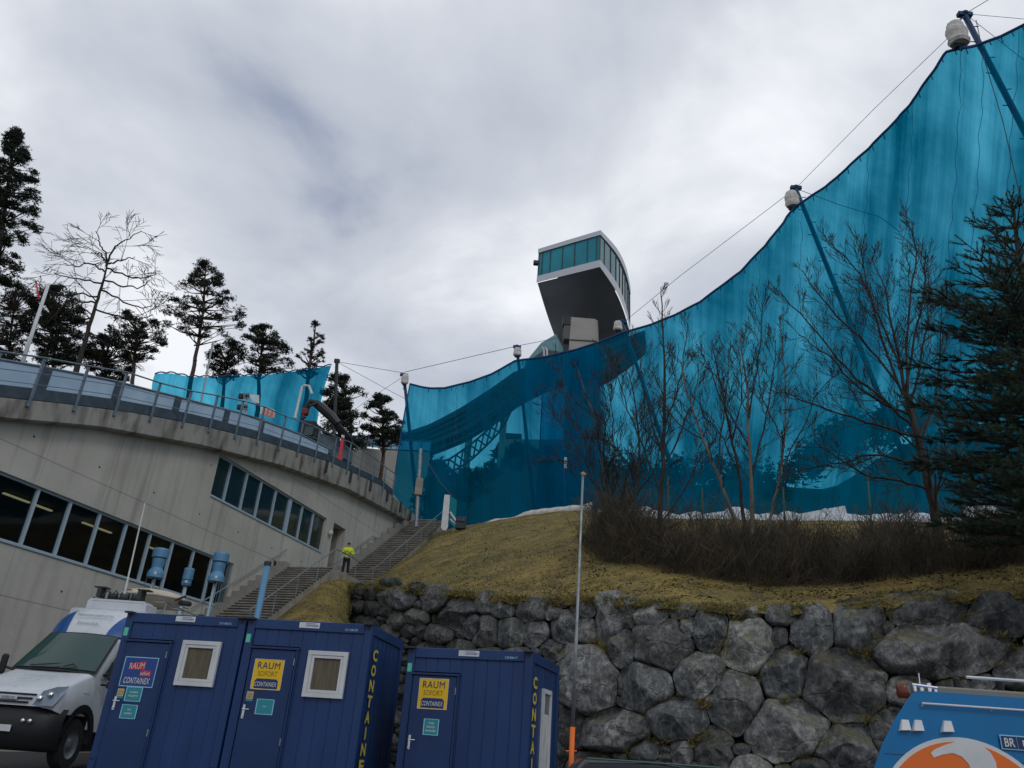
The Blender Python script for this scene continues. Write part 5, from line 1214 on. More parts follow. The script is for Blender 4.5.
# concrete pylon
Pt = [at(571, 318.5, 112), at(595, 320.5, 112), at(598, 322, 118), at(576, 320, 118)]
Pb = [V((p.x + dx, p.y, 24)) for p, dx in zip(Pt, (-1.2, 1.8, 1.8, -1.2))]
m = MB(); m.add([p + V((0, 0, .3)) for p in Pt] + Pb, [(0, 1, 5, 4), (1, 2, 6, 5), (2, 3, 7, 6), (3, 0, 4, 7)]); m.build('pylon', 'pylon', tw)
for y in (340,):
    a = at(570, y - .5, 111.9); b = at(597, y + 1.2, 111.9); m = MB(); m.b2(a, b, .1, .12); m.build('pylon_joint', 'dark', tw)
a = at(566.5, 334, 113); m = MB(); m.box(a, 1.1, 2, 3.0, bev=.1); m.build('lift_shaft_box', mat('shaft_grey', (.10, .105, .11), .8), tw)
a = at(566.5, 322, 112.5); m = MB(); m.box(a, 1.3, 1.3, 1.6); m.build('opening', 'black', tw)
a = at(537, 263, A1.y); m = MB(); m.box(a + V((-.2, 0, 0)), .9, .8, .8, bev=.1); m.build('camera_housing', 'dark', tw)
# low glazed building at the tower foot
ft = thing('start_house', at(545, 352, 108), 'low glass-fronted start house at the foot of the ski jump tower', 'building')
P = [at(527, 360, 106), at(541, 343, 108), at(556, 334, 110), at(563, 348, 110), at(562, 366, 110), at(530, 366, 106)]
m = MB(); m.prism(P, V((-.5, 4, 0))); m.build('roof', 'towerglass2', ft)
P = [at(533, 358, 105.7), at(545, 349, 106.5), at(562, 352, 108), at(561, 368, 108), at(533, 368, 105.7)]
m = MB(); m.prism(P, V((0, .3, 0))); m.build('wall', 'darkslate', ft)
for x in (544, 547): 
    m = MB(); m.tube([at(x, 356, 105.2), at(x, 350, 105.2), at(x - 2, 347, 105.2)], .13); m.build('stovepipe', 'white', ft)

# ================================================================ inrun ramp with its lattice, seen through the net
ir = thing('inrun_ramp', V((-8, 92, 20)), 'curved inrun ramp with railing and lattice girder sweeping down from the tower behind the net', 'ski jump ramp')
IT = [(380, 437, 84), (400, 434, 84.5), (430, 424, 86), (460, 408, 88), (490, 389, 91), (515, 371, 95), (540, 362, 100), (560, 357, 106), (600, 347, 112), (645, 330, 118)]
IB = [(380, 452, 84), (400, 450, 84.5), (430, 444, 86), (460, 432, 88), (490, 414, 91), (515, 396, 95), (540, 384, 100), (560, 377, 106), (600, 378, 112), (625, 362, 116), (645, 345, 118)]
def seq(T, n=28):
    out = []
    for k in range(n + 1):
        x = T[0][0] + (T[-1][0] - T[0][0]) * k / n; y, Y = interp(T, x); out.append(at(x, y, Y))
    return out
it, ib = seq(IT), seq(IB)
mz = mat('ramp_steel', (.05, .06, .07), .6)
m = MB(); bk = V((.8, 3.2, 0))
m.grid([[p for p in it], [p for p in ib], [p + bk for p in ib], [p + bk for p in it]], close=False); m.build('side_panel', mz, ir)
for fr_, w in ((.28, .18), (.52, .18), (.78, .14)):
    m = MB(); m.tube([a.lerp(b, fr_) + V((0, -.12, 0)) for a, b in zip(it, ib)], w, 6); m.build('rail_line', 'black', ir)
IR = [(395, 458, 83.5), (430, 452, 85), (460, 440, 87), (490, 424, 90), (515, 408, 94), (545, 392, 99)]
ra = seq(IR, 22)
m = MB(); m.tube([p + V((0, 0, 1.0)) for p in ra], .07, 5); m.tube(ra, .09, 5)
for p in ra: m.tube([p, p + V((0, 0, 1.0))], .05, 4)
m.build('railing', mz, ir)
LT = [(428, 466, 86), (450, 459, 87), (470, 445, 88), (490, 428, 90), (505, 414, 92), (512, 405, 93)]; LB = [(434, 475, 86), (452, 472, 87), (470, 461, 88), (488, 444, 90), (503, 428, 92), (512, 409, 93)]
lt, lb = seq(LT, 12), seq(LB, 12)
m = MB(); m.tube(lt, .14, 6); m.tube(lb, .14, 6)
for k in range(12): m.tube([lt[k], lb[k + 1]], .11, 5); m.tube([lb[k], lt[k + 1]], .11, 5)
m.tube([lt[0], lb[0]], .12, 5); m.build('lattice', 'dark', ir)
for x, Y in ((470, 93), (505, 99)):
    a = at(x, interp(IB, x)[0] if 0 else interp([(q[0], q[1]) for q in IB], x), Y + 3); m = MB(); m.tube([a, V((a.x, a.y, 14))], .5, 8)
    m.build('support', 'pylon', ir)
# dark hut and embankment behind the net
hh = thing('ridge_hut', at(535, 452, 112), 'flat-roofed hut on the ridge, seen through the blue net', 'hut')
P = [at(455 + 42, 447, 111), at(506, 439, 111), at(575, 440, 111), at(578, 452, 111), at(578, 470, 111), at(497, 470, 111)]
m = MB(); m.prism(P, V((0, 6, 0))); m.build('wall', 'pylon', hh)
m = MB(); a = at(518, 446, 110.9); m.box(a, 1.4, .1, 1.1); m.build('window', 'black', hh)
m = MB(); a = at(512, 438, 113); m.box(a, 3.0, 2, .8); m.build('roof', 'dark', hh)

# ================================================================ nets
NT = [(410, 384, 58), (418, 386, 57.9), (430, 388.5, 57.8), (445, 388, 57.5), (470, 382, 57), (492, 374, 56.5), (515, 361, 56), (545, 357, 55.3), (575, 350, 54), (600, 342, 53), (622, 333, 52), (650, 325, 50.5), (675, 315, 49), (700, 302, 47.5), (740, 272, 45), (770, 240, 43.2), (795, 207, 42), (825, 187, 40), (850, 166, 38), (880, 137, 35.5), (910, 105, 33), (935, 68, 31), (946, 52, 30.4), (960, 49, 29.8), (975, 46, 29), (1000, 37, 28), (1024, 25, 27), (1060, 4, 26), (1110, -40, 25)]
NB = [(393, 493, 57.5), (404, 508, 57), (420, 521, 56), (445, 534, 55), (480, 527, 54.5), (515, 519, 53.8), (545, 514, 53), (580, 510, 51.5), (600, 514, 50), (640, 518, 48.5), (700, 522, 46.2), (770, 523, 43), (850, 524, 39), (900, 525, 36), (950, 526, 33.5), (1024, 527, 30), (1110, 530, 27.5)]
ATT = {622: .9, 797: .8, 948: 1.3, 515: .5, 410: .6}
def netmesh(NTt, NBt, xs_top, xs_bot, nv, rows_amp, dens_fn, push=0):
    """grid whose column k runs from (xs_top[k]) on the head rope to (xs_bot[k]) on the ground"""
    rows = [[None] * len(xs_top) for _ in range(nv + 1)]; uv = [[None] * len(xs_top) for _ in range(nv + 1)]; att = []
    tp, bt, cu = [], [], [0.0]
    for k, (a, b) in enumerate(zip(xs_top, xs_bot)):
        y, Y = interp(NTt, a); tp.append(at(a, y, Y + push)); y2, Y2 = interp(NBt, b); bt.append(at(b, y2, Y2 + push))
        if k: cu.append(cu[-1] + (tp[k] - tp[k - 1]).length)
    for j in range(nv + 1):
        t = j / nv
        for k in range(len(xs_top)):
            p = tp[k].lerp(bt[k], t); u_ = cu[k]
            amp = rows_amp * sin(pi * min(1, t * 1.1 + .05)) ** .7
            f = .5 * noise.noise(V((u_ * .55, t * 1.2, 1))) + .3 * noise.noise(V((u_ * 1.5, t * 1.5, 7))) + .16 * sin(u_ * 3.3 + 2 * noise.noise(V((u_ * .3, t, 0))))
            p = p + V((.15 * f, -amp * 1.0 * f - .6 * sin(pi * t), 0)); rows[j][k] = p; uv[j][k] = (u_, t * (tp[k] - bt[k]).length)
    for j in range(nv + 1):
        for k in range(len(xs_top)): att.append(dens_fn(xs_top[k], j / nv))
    m = MB(); m.grid(rows, uv); m.att = att; return m, rows, cu
def fr_(a, b, n): return [a + (b - a) * k / n for k in range(n + 1)]
KX = [(410, 393), (430, 425), (480, 480), (545, 545), (600, 600), (700, 690), (800, 770), (880, 840), (950, 900), (1024, 980), (1110, 1110)]
xt = fr_(410, 1110, 300); xb = [interp(KX, x) for x in xt]
def dfn(x, t):
    d = 0
    for xc, a in ATT.items():
        w = 7 + 34 * t * (1.2 if xc > 900 else 1); g = exp(-((x - xc - 14 * t) / w) ** 2); d += a * .34 * g * (1 - .75 * t)
    if x > 600: d += .06 + .42 * sstep(.62, .98, t + .10 * noise.noise(V((x * .03, 0, 2)))) * sstep(600, 640, x)
    else: d += .25 * sstep(.75, .95, t)
    if t < .02: d += .4
    d += .16 * max(0, noise.noise(V((x * .028, t * 2.2, 3)))) - .26 * max(0, noise.noise(V((x * .02 + 5, t * 1.3, 8))) - .02)
    # a worn pale window between the bunched folds beside the third mast
    d -= .22 * exp(-((x - 858 - 6 * t) / 20) ** 2) * exp(-((t - .26) / .16) ** 2) + .2 * exp(-((x - 905) / 16) ** 2) * exp(-((t - .10) / .10) ** 2)
    return d
m, nrows, cu = netmesh(NT, NB, xt, xb, 34, .55, dfn)
nt = thing('wind_net', nrows[-1][150], 'huge translucent blue wind net hanging from leaning masts along the ski jump hill', 'net')
m.build('mesh_fabric', 'net', nt, smooth=True)
m = MB(); m.tube([p + V((0, -.02, 0)) for p in nrows[0]], .085, 6); m.build('head_rope', 'rope', nt)
m = MB(); m.tube([r[0] for r in nrows], .06, 6); m.build('edge_rope', 'rope', nt)
m = MB(); rg = random.Random(4)
for k in range(8, 296, 5):   # ties that hang from the head rope
    p = nrows[0][k]; m.tube([p, p + V((0, -.05, -.35 - rg.random() * .2))], .03, 4)
m.build('rope_ties', 'rope', nt)
for k in (20, 66, 150, 168, 196, 216, 236, 246, 262, 282):   # stitched seams
    m = MB(); m.tube([nrows[j][k] + V((.07 * sin(j * 2.1 + k) + .04 * sin(j * 5.3), -.04, 0)) for j in range(0, 34)], .014, 3)
    m.build('seam', 'rope', nt)
# white hem bunched on the grass on the left
m = MB(); rws = []
hp = [at(x, y, Y - .25) for x, y, Y in ((450, 534, 55), (465, 530, 54.6), (480, 527.5, 54.3), (500, 524, 54), (520, 519, 53.5), (532, 514.5, 53.2), (545, 513.5, 52.8), (560, 512, 52.3), (575, 510, 51.7), (592, 507.5, 51))]
for k in range(50):
    t = k / 49 * 9; i = min(8, int(t)); p = hp[i].lerp(hp[i + 1], t - i); h = .34 + .22 * noise.noise(V((k * .23, 0, 0))) ; h *= min(1, k / 12)
    rws.append([p + V((0, 0, -.3)), p + V((0, -.15, h * .3)), p + V((0, -.05, h)), p + V((0, .25, h * .9))])
m.grid(rws); m.build('hem', 'offwhite', nt, smooth=True)
# second, denser layer behind
m2x = fr_(543, 600, 30); m2b = [interp([(543, 536), (600, 606)], x) for x in m2x]
NT2 = [(543, 372, 57.5), (560, 352, 57), (600, 344, 55), (622, 335, 54), (650, 328, 52.5), (700, 306, 49.5), (722, 290, 48.5)]
m, r2, c2 = netmesh(NT2, NB, m2x, m2b, 16, .5, lambda x, t: .05 + .12 * t, push=1.6)
n2 = thing('wind_net', r2[-1][10], 'darker second net layer hanging behind the main blue net below the tower', 'net')
m.build('mesh_fabric', 'net2', n2, smooth=True)
m = MB(); m.tube([r[0] for r in r2], .05, 6); m.build('edge_rope', 'rope', n2)
# small net behind the stadium roof
NT3 = [(150, 374, 52), (170, 373, 53), (190, 377, 54), (215, 377, 55), (240, 376, 56), (265, 375, 57), (290, 372, 58), (310, 369, 58.5), (331, 365.5, 59)]
NB3 = [(150, 410, 52), (190, 420, 54), (240, 430, 56), (290, 438, 58), (318, 442, 59)]
x3 = fr_(155, 331, 90); b3 = [interp([(155, 155), (331, 314)], x) for x in x3]
m, r3, c3 = netmesh(NT3, NB3, x3, b3, 14, .35, lambda x, t: (.10 + .25 * exp(-((x - 312) / 18) ** 2)) + .18 * max(0, sin(x * .13)) * (1 - t))
n3 = thing('wind_net', r3[-1][40], 'smaller blue net stretched behind the stadium roof in front of the pines', 'net')
m.build('mesh_fabric', 'net3', n3, smooth=True)
m = MB(); m.tube([r3[0][k] + V((0, 0, .12 * abs(sin(k * .55)))) for k in range(91)], .055, 5); m.build('head_rope', 'rope', n3)

# ---------------------------------------------------------------- masts with wrapped heads
def mast(x0, y0, Y0, x1, y1, Y1, r0, label, bag=None, steps=False, colr='netpole'):
    a = at(x0, y0, Y0); b = at(x1, y1, Y1); d = (b - a).normalized(); b = b + d * 1.0
    t = thing('net_mast', b, label, 'mast', 'masts carrying the wind nets')
    m = MB(); m.tube([a, b], [r0 * .8, r0], 12); m.build('pole', colr, t, smooth=True)
    m = MB(); m.lathe(a - d * .05, [(r0 * .9, 0), (r0 * 1.2, .05), (r0 * 1.2, .18), (r0 * .8, .22), (0, .24)], 10); m.box(a + V((0, 0, .1)), r0 * 4.2, r0 * 1.5, r0 * 1.3); m.build('pulley_head', 'rope', t)
    if steps:
        m = MB(); L_ = (b - a).length
        for k in range(int(L_ / 1.1)):
            p = a + d * (.8 + k * 1.1); s = -1 if k % 2 else 1; m.tube([p, p + rt * (s * (r0 + .28)) + V((0, 0, .06))], .03, 5)
        m.build('climbing_steps', 'rope', t)
    if bag:
        bx, by, bw_, bh = bag; c = at(bx, by, Y0 - .3); s_ = (c - EYE).length / F; w = bw_ * s_ / 2; h = bh * s_ / 2
        g = thing('wrapped_pulley', c, 'white tarpaulin bundle on the ' + label, 'bundle')
        rws = []; rg_ = random.Random(int(bx))
        for i in range(9):
            tt = -1 + 2 * i / 8; rr_ = w * (1 - .30 * max(0, tt) ** 2 - .12 * (tt < -.8)) * (1 + rg_.uniform(-.07, .07))
            rws.append([c + V((rr_ * cos(q) * (1 + .12 * noise.noise(V((cos(q) * 2, sin(q) * 2, tt * 2 + bx)))), rr_ * .8 * sin(q), h * tt * .98 + .09 * h * noise.noise(V((q, tt * 3, bx))))) for q in [2 * pi * k / 16 for k in range(16)]])
        m = MB(); m.grid(rws, close=True); m.add(rws[0], [list(range(16))[::-1]]); m.add(rws[-1], [list(range(16))])
        m.build('tarpaulin', 'offwhite', g)
        m = MB(); m.tube([c + V((0, 0, h)), a], .05, 5); m.tube([c + V((0, 0, -h)), c + V((0, 0, -h - .5))], .05, 5); m.build('tie_rope', 'rope', g)
        m = MB(); m.box(c + V((0, .1, -h * 1.1)), w * 1.0, w * .6, h * .3, bev=.03); m.build('pulley_block', 'dark', g)
mast(965, 16, 30, 1215, 500, 33, .19, 'blue mast at the upper right corner', (957, 34, 16, 23), True)
mast(796, 189, 42.5, 930, 522, 41.5, .18, 'blue mast between the tower and the right edge', (792, 199.5, 12.5, 17), True)
mast(622, 323, 54.5, 690, 520, 54, .18, 'blue mast beside the foot of the tower', (618, 326, 9, 10))
mast(517, 348, 57.5, 536, 525, 57, .16, 'blue mast left of the tower', (517.5, 352, 8, 9), False)
mast(404, 376, 58.8, 419, 525, 58.5, .16, 'blue mast at the left end of the big net', (405, 379, 7, 11), False)
a = at(337, 361, 60); b = at(336.5, 442, 60); t = thing('lamp_mast', b, 'plain grey mast standing beyond the building roof', 'mast'); m = MB(); m.tube([a, b + V((0, 0, -2))], .15, 8); m.build('pole', 'dark', t); m = MB(); m.box(a, .45, .3, .3); m.build('cap', 'dark', t)
# guy wires
def wire(pts, label, r=.022, sag=0.0):
    P = [at(*p) for p in pts]; Q = []
    for a, b in zip(P, P[1:]):
        for k in range(8): t = k / 8; Q.append(a.lerp(b, t) + V((0, 0, -sag * 4 * t * (1 - t))))
    Q.append(P[-1]); m = MB(); m.tube(Q, r, 4); m.build('guy_wire', 'dark', origin=P[0], label=label, cat='wire', group='guy wires of the net masts')
wire([(339, 362, 60), (404, 373, 58.8)], 'thin wire between the plain grey mast and the leftmost net mast', .02)
wire([(405, 372, 58.8), (517, 346, 57.5), (558, 338, 60)], 'thin wire running from the left net mast towards the tower', .025)
wire([(404, 376, 58.8), (365, 402, 62), (330, 428, 65)], 'short wire dropping left from the leftmost net mast', .02)
wire([(339, 363, 60), (392, 392, 59.5), (406, 399, 58.7)], 'wire slanting down right from the plain grey mast', .018)
wire([(624, 322, 54.5), (680, 276, 49), (796, 188, 42.5)], 'thin wire from the tower foot up to the middle mast', .024)
wire([(797, 187, 42.5), (875, 108, 36), (948, 38, 30.5), (963, 15, 30), (988, 0, 29), (1010, -14, 28)], 'long thin wire rising from the middle mast to the upper right', .02)
wire([(968, 14, 30), (1024, 19, 29), (1080, 22, 28)], 'wire leaving the highest mast towards the right edge', .018)
wire([(968, 16, 30), (1024, 60, 28), (1100, 118, 26)], 'wire slanting down right from the highest mast', .018)
wire([(797, 189, 42), (840, 205, 40), (880, 217, 38.5), (900, 232, 38)], 'wire drooping across the net from the middle mast', .02)
wire([(976, 20, 29.4), (985, 62, 28.6), (1003, 122, 28.2), (1030, 240, 28)], 'black halyard hanging down the net beside the highest mast', .022)
wire([(421, 451, 52), (440, 482, 51), (452, 496, 50.5)], 'cable drooping from the grey post above the stairs', .03)

# ---------------------------------------------------------------- snow under the nets, white crate, post and slim banner
m = MB(); rws = []
for k in range(90):
    x = 596 + k * 4.9; y, Y = interp(CREST, min(1024, x)); h = max(-.3, .16 + 1.3 * noise.noise(V((k * .16, 2, 0))) + .3 * noise.noise(V((k * .6, 3, 0))))
    if x < 640: h *= .3
    b = at(x, y, Y)
    rws.append([b + V((0, -1.3, -.7)), b + V((0, -1.0, h * .25)), b + V((0, -.5, h * .8)), b + V((0, .1, h)), b + V((0, .9, h * .7)), b + V((0, 1.5, -.5))])
rws = [[p + V((0, .25 * noise.noise(p * .9), .18 * noise.noise(p * 1.3 + V((5, 0, 0))))) for p in r] for r in rws]
m.grid(rws); m.build('snow_bank', 'snow', kind='structure', smooth=True)
m = MB(); P = [at(797, 517, 39.6), at(846, 505, 38.0), at(852, 531, 37.6), at(800, 533, 39.2)]; P = [at(798, 514, 38.4), at(845, 505.5, 37.2), at(851, 532, 36.9), at(800, 536, 38.2)]
m.prism(P, V((.4, 2.2, -.1))); m.build('snow_block', 'snow', origin=P[3], label='big white block tilted on the snow bank below the right-hand net', cat='block')
a = at(421, 449, 52); b = at(417, 520, 52); t = thing('fence_post', b, 'tall grey timber post at the top of the stairs', 'post'); m = MB(); m.tube([a, b + V((0, 0, -.5))], [.13, .16], 8); m.build('shaft', 'steel', t); m = MB(); m.box(at(419, 487, 51.9), .5, .35, 1.2, bev=.03); m.build('sleeve', 'step', t)
a = at(447, 495, 50.5); b = at(444.5, 529, 50.5)
t = thing('slim_banner', b, 'slim white upright board with rounded foot at the head of the stairs', 'board')
m = MB(); ux = V((1, 0, 0)); m.prism([at(444.5, 494.5, 50.5), at(450, 495, 50.5), at(448, 527, 50.5), at(446, 530.5, 50.5), at(442.5, 530, 50.5), at(441, 527, 50.5)], V((0, .12, 0))); m.build('panel', 'white', t)
m = MB(); m.prism([at(450.3, 496, 50.6), at(456.5, 500, 51.8), at(455, 528, 51.8), at(449, 522, 50.6)], V((.02, .05, 0))); m.build('side_panel', 'teal', t)
m = MB(); m.tube([at(450, 512, 50.4), at(456, 521, 50.4), at(460, 529, 50.4)], .07); m.tube([at(450, 519, 50.4), at(460, 529, 50.4)], .05); m.build('brace', 'white', t)
g = thing('cable_box', at(461, 527, 50), 'small dark box standing in the grass beside the slim white board', 'box'); m = MB(); m.box(at(461, 523.5, 50), .7, .5, .8, bev=.05); m.build('case', 'dark', g); m = MB(); m.box(at(461, 520, 49.7), .5, .05, .12); m.build('lid', 'darkslate', g)
for (x0, y0, x1, y1, Y, lab) in ((627, 480, 626, 556, 33, 'first'), (668, 476, 669, 560, 31.5, 'second'), (702, 488, 703, 560, 31, 'third'), (783, 487, 786, 560, 29, 'fourth'), (867, 470, 873, 560, 27, 'fifth'), (969, 466, 990, 582, 24, 'leaning')):
    a = at(x0, y0, Y); b = at(x1, y1, Y); lb_ = 'thin green fence post in the scrub, %s from the left' % lab if lab != 'leaning' else 'leaning green fence post in the scrub below the dark conifer'
    m = MB(); m.tube([a, b + V((0, 0, -.6))], .04 if lab != 'leaning' else .06, 7); m.build('fence_post', mat('post_green', (.06, .13, .10), .6) if lab == 'first' else bpy.data.materials['post_green'], origin=b, label=lb_, cat='post', group='green fence posts in the scrub')
a = at(565.5, 463, 47); g = thing('camera_pole', at(566, 480, 47), 'small white antenna fixed before the net, left of the scrub', 'antenna'); m = MB(); m.box(a, .18, .1, .75, bev=.02); m.build('housing', 'ventpipe', g); m = MB(); m.tube([a, a + V((.25, .1, 0)), a + V((.6, 2.2, .1))], .03); m.build('arm', 'dark', g)

# ================================================================ things on the stadium roof
def P_(x, y, Y=34): return at(x, y, Y)
fp_b = at(15, 385, 31); fp_t = at(48.5, 284, 31)
t = thing('leaning_flagpole', fp_b, 'white leaning flagpole with a furled red streamer behind the hoarding', 'flagpole'); m = MB(); m.tube([fp_b, fp_t], [.09, .07], 8); m.build('shaft', 'white', t, smooth=True)
m = MB(); m.grid([[at(35.0 + w + q * .45, 281 + q * 2.6, 31.0 + .06 * sin(q)) for w in (0, 1.3 + .15 * q)] for q in range(8)]); m.build('streamer', 'red', t)
m = MB(); m.tube([at(35.5, 281, 31), at(46, 283, 31)], .012); m.build('line', 'dark', t)
t = thing('pole_light', at(207, 410, 42), 'thin white pole with a double arm standing on the stadium roof', 'pole'); m = MB(); m.tube([at(199, 412, 42), at(213, 342, 42)], .06, 6); m.build('shaft', 'steel', t); m = MB(); m.tube([at(194, 345.5, 50), at(199, 344.5, 50)], .06); m.tube([at(193, 361, 50), at(197, 360, 50)], .06); m.build('arms', 'dark', t)
t = thing('arched_lamp', at(295, 420, 48), 'white arched lamp pole in front of the small net', 'lamp'); m = MB(); m.tube([at(295, 418, 48), at(302, 387, 48), at(305, 385.5, 48), at(309, 386, 48), at(312, 394, 48)], .09, 8); m.build('pole', 'white', t)
for (x, y, lab) in ((246.5, 396, 'upper'), (245, 407, 'lower')):
    c = at(x, y, 40); d = (EYE - c).normalized(); t = thing('floodlight', c, '%s of two round black floodlights on the stadium roof' % lab, 'floodlight', 'floodlights on the stadium roof')
    m = MB(); m.box(c - d * .1, .32 * 1.0, .3, .34, rt, d, up, .04); h = m.build('housing', 'black', t); m = MB(); m.lathe(c + d * .06, [(.17, 0), (.18, .03), (.14, .04), (.13, .02), (0, .02)], 18, d); m.build('lens', 'lens', h); m = MB(); m.lathe(c + d * .085, [(.07, 0), (.05, .03), (0, .035)], 12, d); m.build('hub', 'black', h)
    m = MB(); m.box(c + V((-.34, .1, 0)), .26, .2, .3, bev=.03); m.build('ballast', 'black', t); m = MB(); m.tube([c + V((0, .1, -.1)), at(246, 424, 40.1)], .05); m.build('stand', 'steel', t)
m = MB(); m.prism([at(241, 414, 39.5), at(247, 415, 39.5), at(262, 424, 39.5), at(270, 431, 39.5), at(238, 428, 39.5)], V((.3, 1.5, 0))); m.build('covered_mound', 'offwhite', origin=at(240, 428, 39.5), label='white tarpaulin mound behind the railing under the floodlights', cat='tarpaulin')
t = thing('advert_board', at(268, 420, 43), 'white board with pale red lettering facing the stadium stand', 'sign'); m = MB(); m.prism([at(249, 394.5, 43), at(259, 395, 43), at(259, 403.5, 43), at(253, 402, 43)], V((0, .05, 0))); m.prism([at(261, 405, 43), at(275, 410, 43), at(274, 418, 43), at(260, 414, 43)], V((0, .06, 0))); m.build('board', 'white', t)
a = at(261, 407.5, 42.9); bdir = (at(275, 412.5, 42.9) - a).normalized(); m = MB()
for k, (w, h) in enumerate(((.10, .9), (.08, .7), (.11, .9))): m.box(at(264 + k * 4, 409.6 + k * 1.6, 42.93), .16, .02, .3)
m.b2(at(261, 413.5, 42.9), at(274, 417.5, 42.9), .03, .08); m.build('lettering', mat('pale_red', (.62, .16, .10), .6), t)
# crane arm with grab, then slewing cab
t = thing('crane_arm', at(306, 436, 50), 'dark hydraulic crane arm with red grab on the stadium roof', 'crane')
pa = [at(x, y, 50) for x, y in ((306, 414), (307, 407), (311, 402), (317, 404), (323, 409), (332, 417), (338, 424))]
m = MB(); m.tube(pa, [.16, .20, .26, .30, .34, .34, .28], 8); m.build('boom', 'black', t)
m = MB(); m.tube([at(309, 406, 49.7), at(318, 403, 49.7)], .09); m.tube([at(314, 401.5, 49.8), at(327, 411, 49.8)], .07); m.build('ram', 'dark', t)
m = MB(); m.box(at(305, 412, 49.9), .5, .4, .5, bev=.08); m.tube([at(303, 414, 49.8), at(303.5, 418, 49.8), at(306, 417, 49.8)], .1); m.build('grab', mat('machine_red', (.16, .02, .02), .6), t)
m = MB(); m.box(at(309, 432, 50), 1.1, 1.2, 1.3, bev=.1); m.box(at(305, 438, 50), 1.8, 1.2, .5, bev=.08); m.build('cab', 'black', t)
m = MB(); m.box(at(308.5, 431, 49.3), .6, .05, .6); m.build('window', 'screen', t)
m = MB(); m.tube([at(336, 424, 50), at(347, 437, 51), at(352, 446, 52)], [.25, .3, .2], 8); m.build('counterweight', 'black', t)
m = MB(); m.prism([at(318, 432, 50.5), at(336, 438, 51), at(346, 445, 52), at(345, 458, 51), at(330, 458, 50), at(316, 448, 49.5)], V((.3, 1.2, 0))); m.build('stacked_seating', 'darkslate', origin=at(330, 455, 50), label='dark folded grandstand seating behind the railing', cat='seating')
t = thing('red_banner', at(340, 462, 47), 'leaning red and white banner behind the railing near the stairs', 'banner')
m = MB(); m.prism([at(341.5, 435, 47), at(344.5, 436, 47), at(341.5, 458, 47), at(338.5, 457, 47)], V((0, .05, 0))); m.prism([at(331, 459, 46.9), at(341, 455, 46.9), at(343, 459, 46.9), at(336, 462, 46.9)], V((0, .05, 0))); m.build('cloth', 'red', t)
m = MB(); m.prism([at(341.5, 434.6, 46.9), at(344.5, 435.4, 46.9), at(344.2, 438, 46.9), at(341.3, 437, 46.9)], V((0, .04, 0))); m.build('white_tip', 'white', t)
# snow lying along the roof edge
m = MB(); rws = []
for k in range(30):
    s = 21.5 + k * .42; z = topz(s); rws.append([wp(s, z - .02, .30), wp(s, z + .16 + .08 * noise.noise(V((k * .5, 0, 0))), .05), wp(s, z + .3, -.5), wp(s, z - .02, -1.2)])
m.grid(rws); m.build('roof_snow', 'snow', kind='structure', smooth=True)
# far side of the stadium ring
t = thing('stadium_ring_wall', at(385, 470, 72), 'pale concrete ring wall with blue glass railing on the far side of the stadium', 'wall')
m = MB(); pts = [at(x, y, Y) for x, y, Y in ((352, 449, 66), (366, 448, 69), (385, 450, 72), (402, 451, 74), (430, 452, 77))]; low = [V((p.x, p.y, 12)) for p in pts]
m.grid([pts, low]); m.grid([[p + V((0, 1.5, 0)) for p in pts], pts]); m.build('wall', 'pylon', t)
m = MB(); m.grid([[p + V((0, 0, .15)) for p in pts], [p + V((0, 0, 1.15)) for p in pts]]); m.build('glass_railing', mat('pale_blue_glass', (.18, .42, .58), .2), t)
for k in range(13):
    q = k / 12 * 4; i = min(3, int(q)); p = pts[i].lerp(pts[i + 1], q - i); m = MB(); m.box(p + V((0, -.04, .68)), .09, .09, 1.3); m.build('post', 'railblue', t)
m = MB(); m.tube([p + V((0, -.05, 1.2)) for p in pts], .06, 5); m.build('handrail', 'railblue', t)
# ================================================================ trees
def rdir(rg): 
    while True:
        v = V((rg.uniform(-1, 1), rg.uniform(-1, 1), rg.uniform(-1, 1)))
        if .05 < v.length < 1: return v.normalized()
def grow(mb, p, d, L_, r, lev, rg, up_=.25, wig=.25, nsub=4, ang=.6, flat=0.0, ratio=.6, minr=.006, side=3):
    """a branch with side branches, added to mb as tapered tubes"""
    n_ = 4 if lev > 0 else 3; pts = [p]; dd = d.normalized(); q = p
    for k in range(n_):
        dd = (dd + rdir(rg) * wig + V((0, 0, up_ * .25))).normalized(); q = q + dd * (L_ / n_); pts.append(q)
    rr = [max(minr, r * (1 - .72 * k / n_)) for k in range(n_ + 1)]
    mb.tube(pts, rr, side if lev < 2 else 5, cap=False)
    if lev <= 0: return
    for k in range(nsub):
        t = .22 + .75 * (k + rg.random() * .6) / nsub; i = min(n_ - 1, int(t * n_)); f = t * n_ - i
        b = pts[i].lerp(pts[i + 1], f); bd = (pts[i + 1] - pts[i]).normalized()
        sd_ = rdir(rg); sd_ = (sd_ - bd * sd_.dot(bd)); 
        if flat: sd_.z *= (1 - flat)
        sd_ = sd_.normalized(); nd = (bd * cos(ang) + sd_ * sin(ang) + V((0, 0, up_ * .5))).normalized()
        grow(mb, b, nd, L_ * ratio * (1.15 - .6 * t) * rg.uniform(.7, 1.2), max(minr, r * (1 - .72 * t) * .55), lev - 1, rg, up_, wig, max(2, nsub - 1), ang, flat, ratio, minr, side)
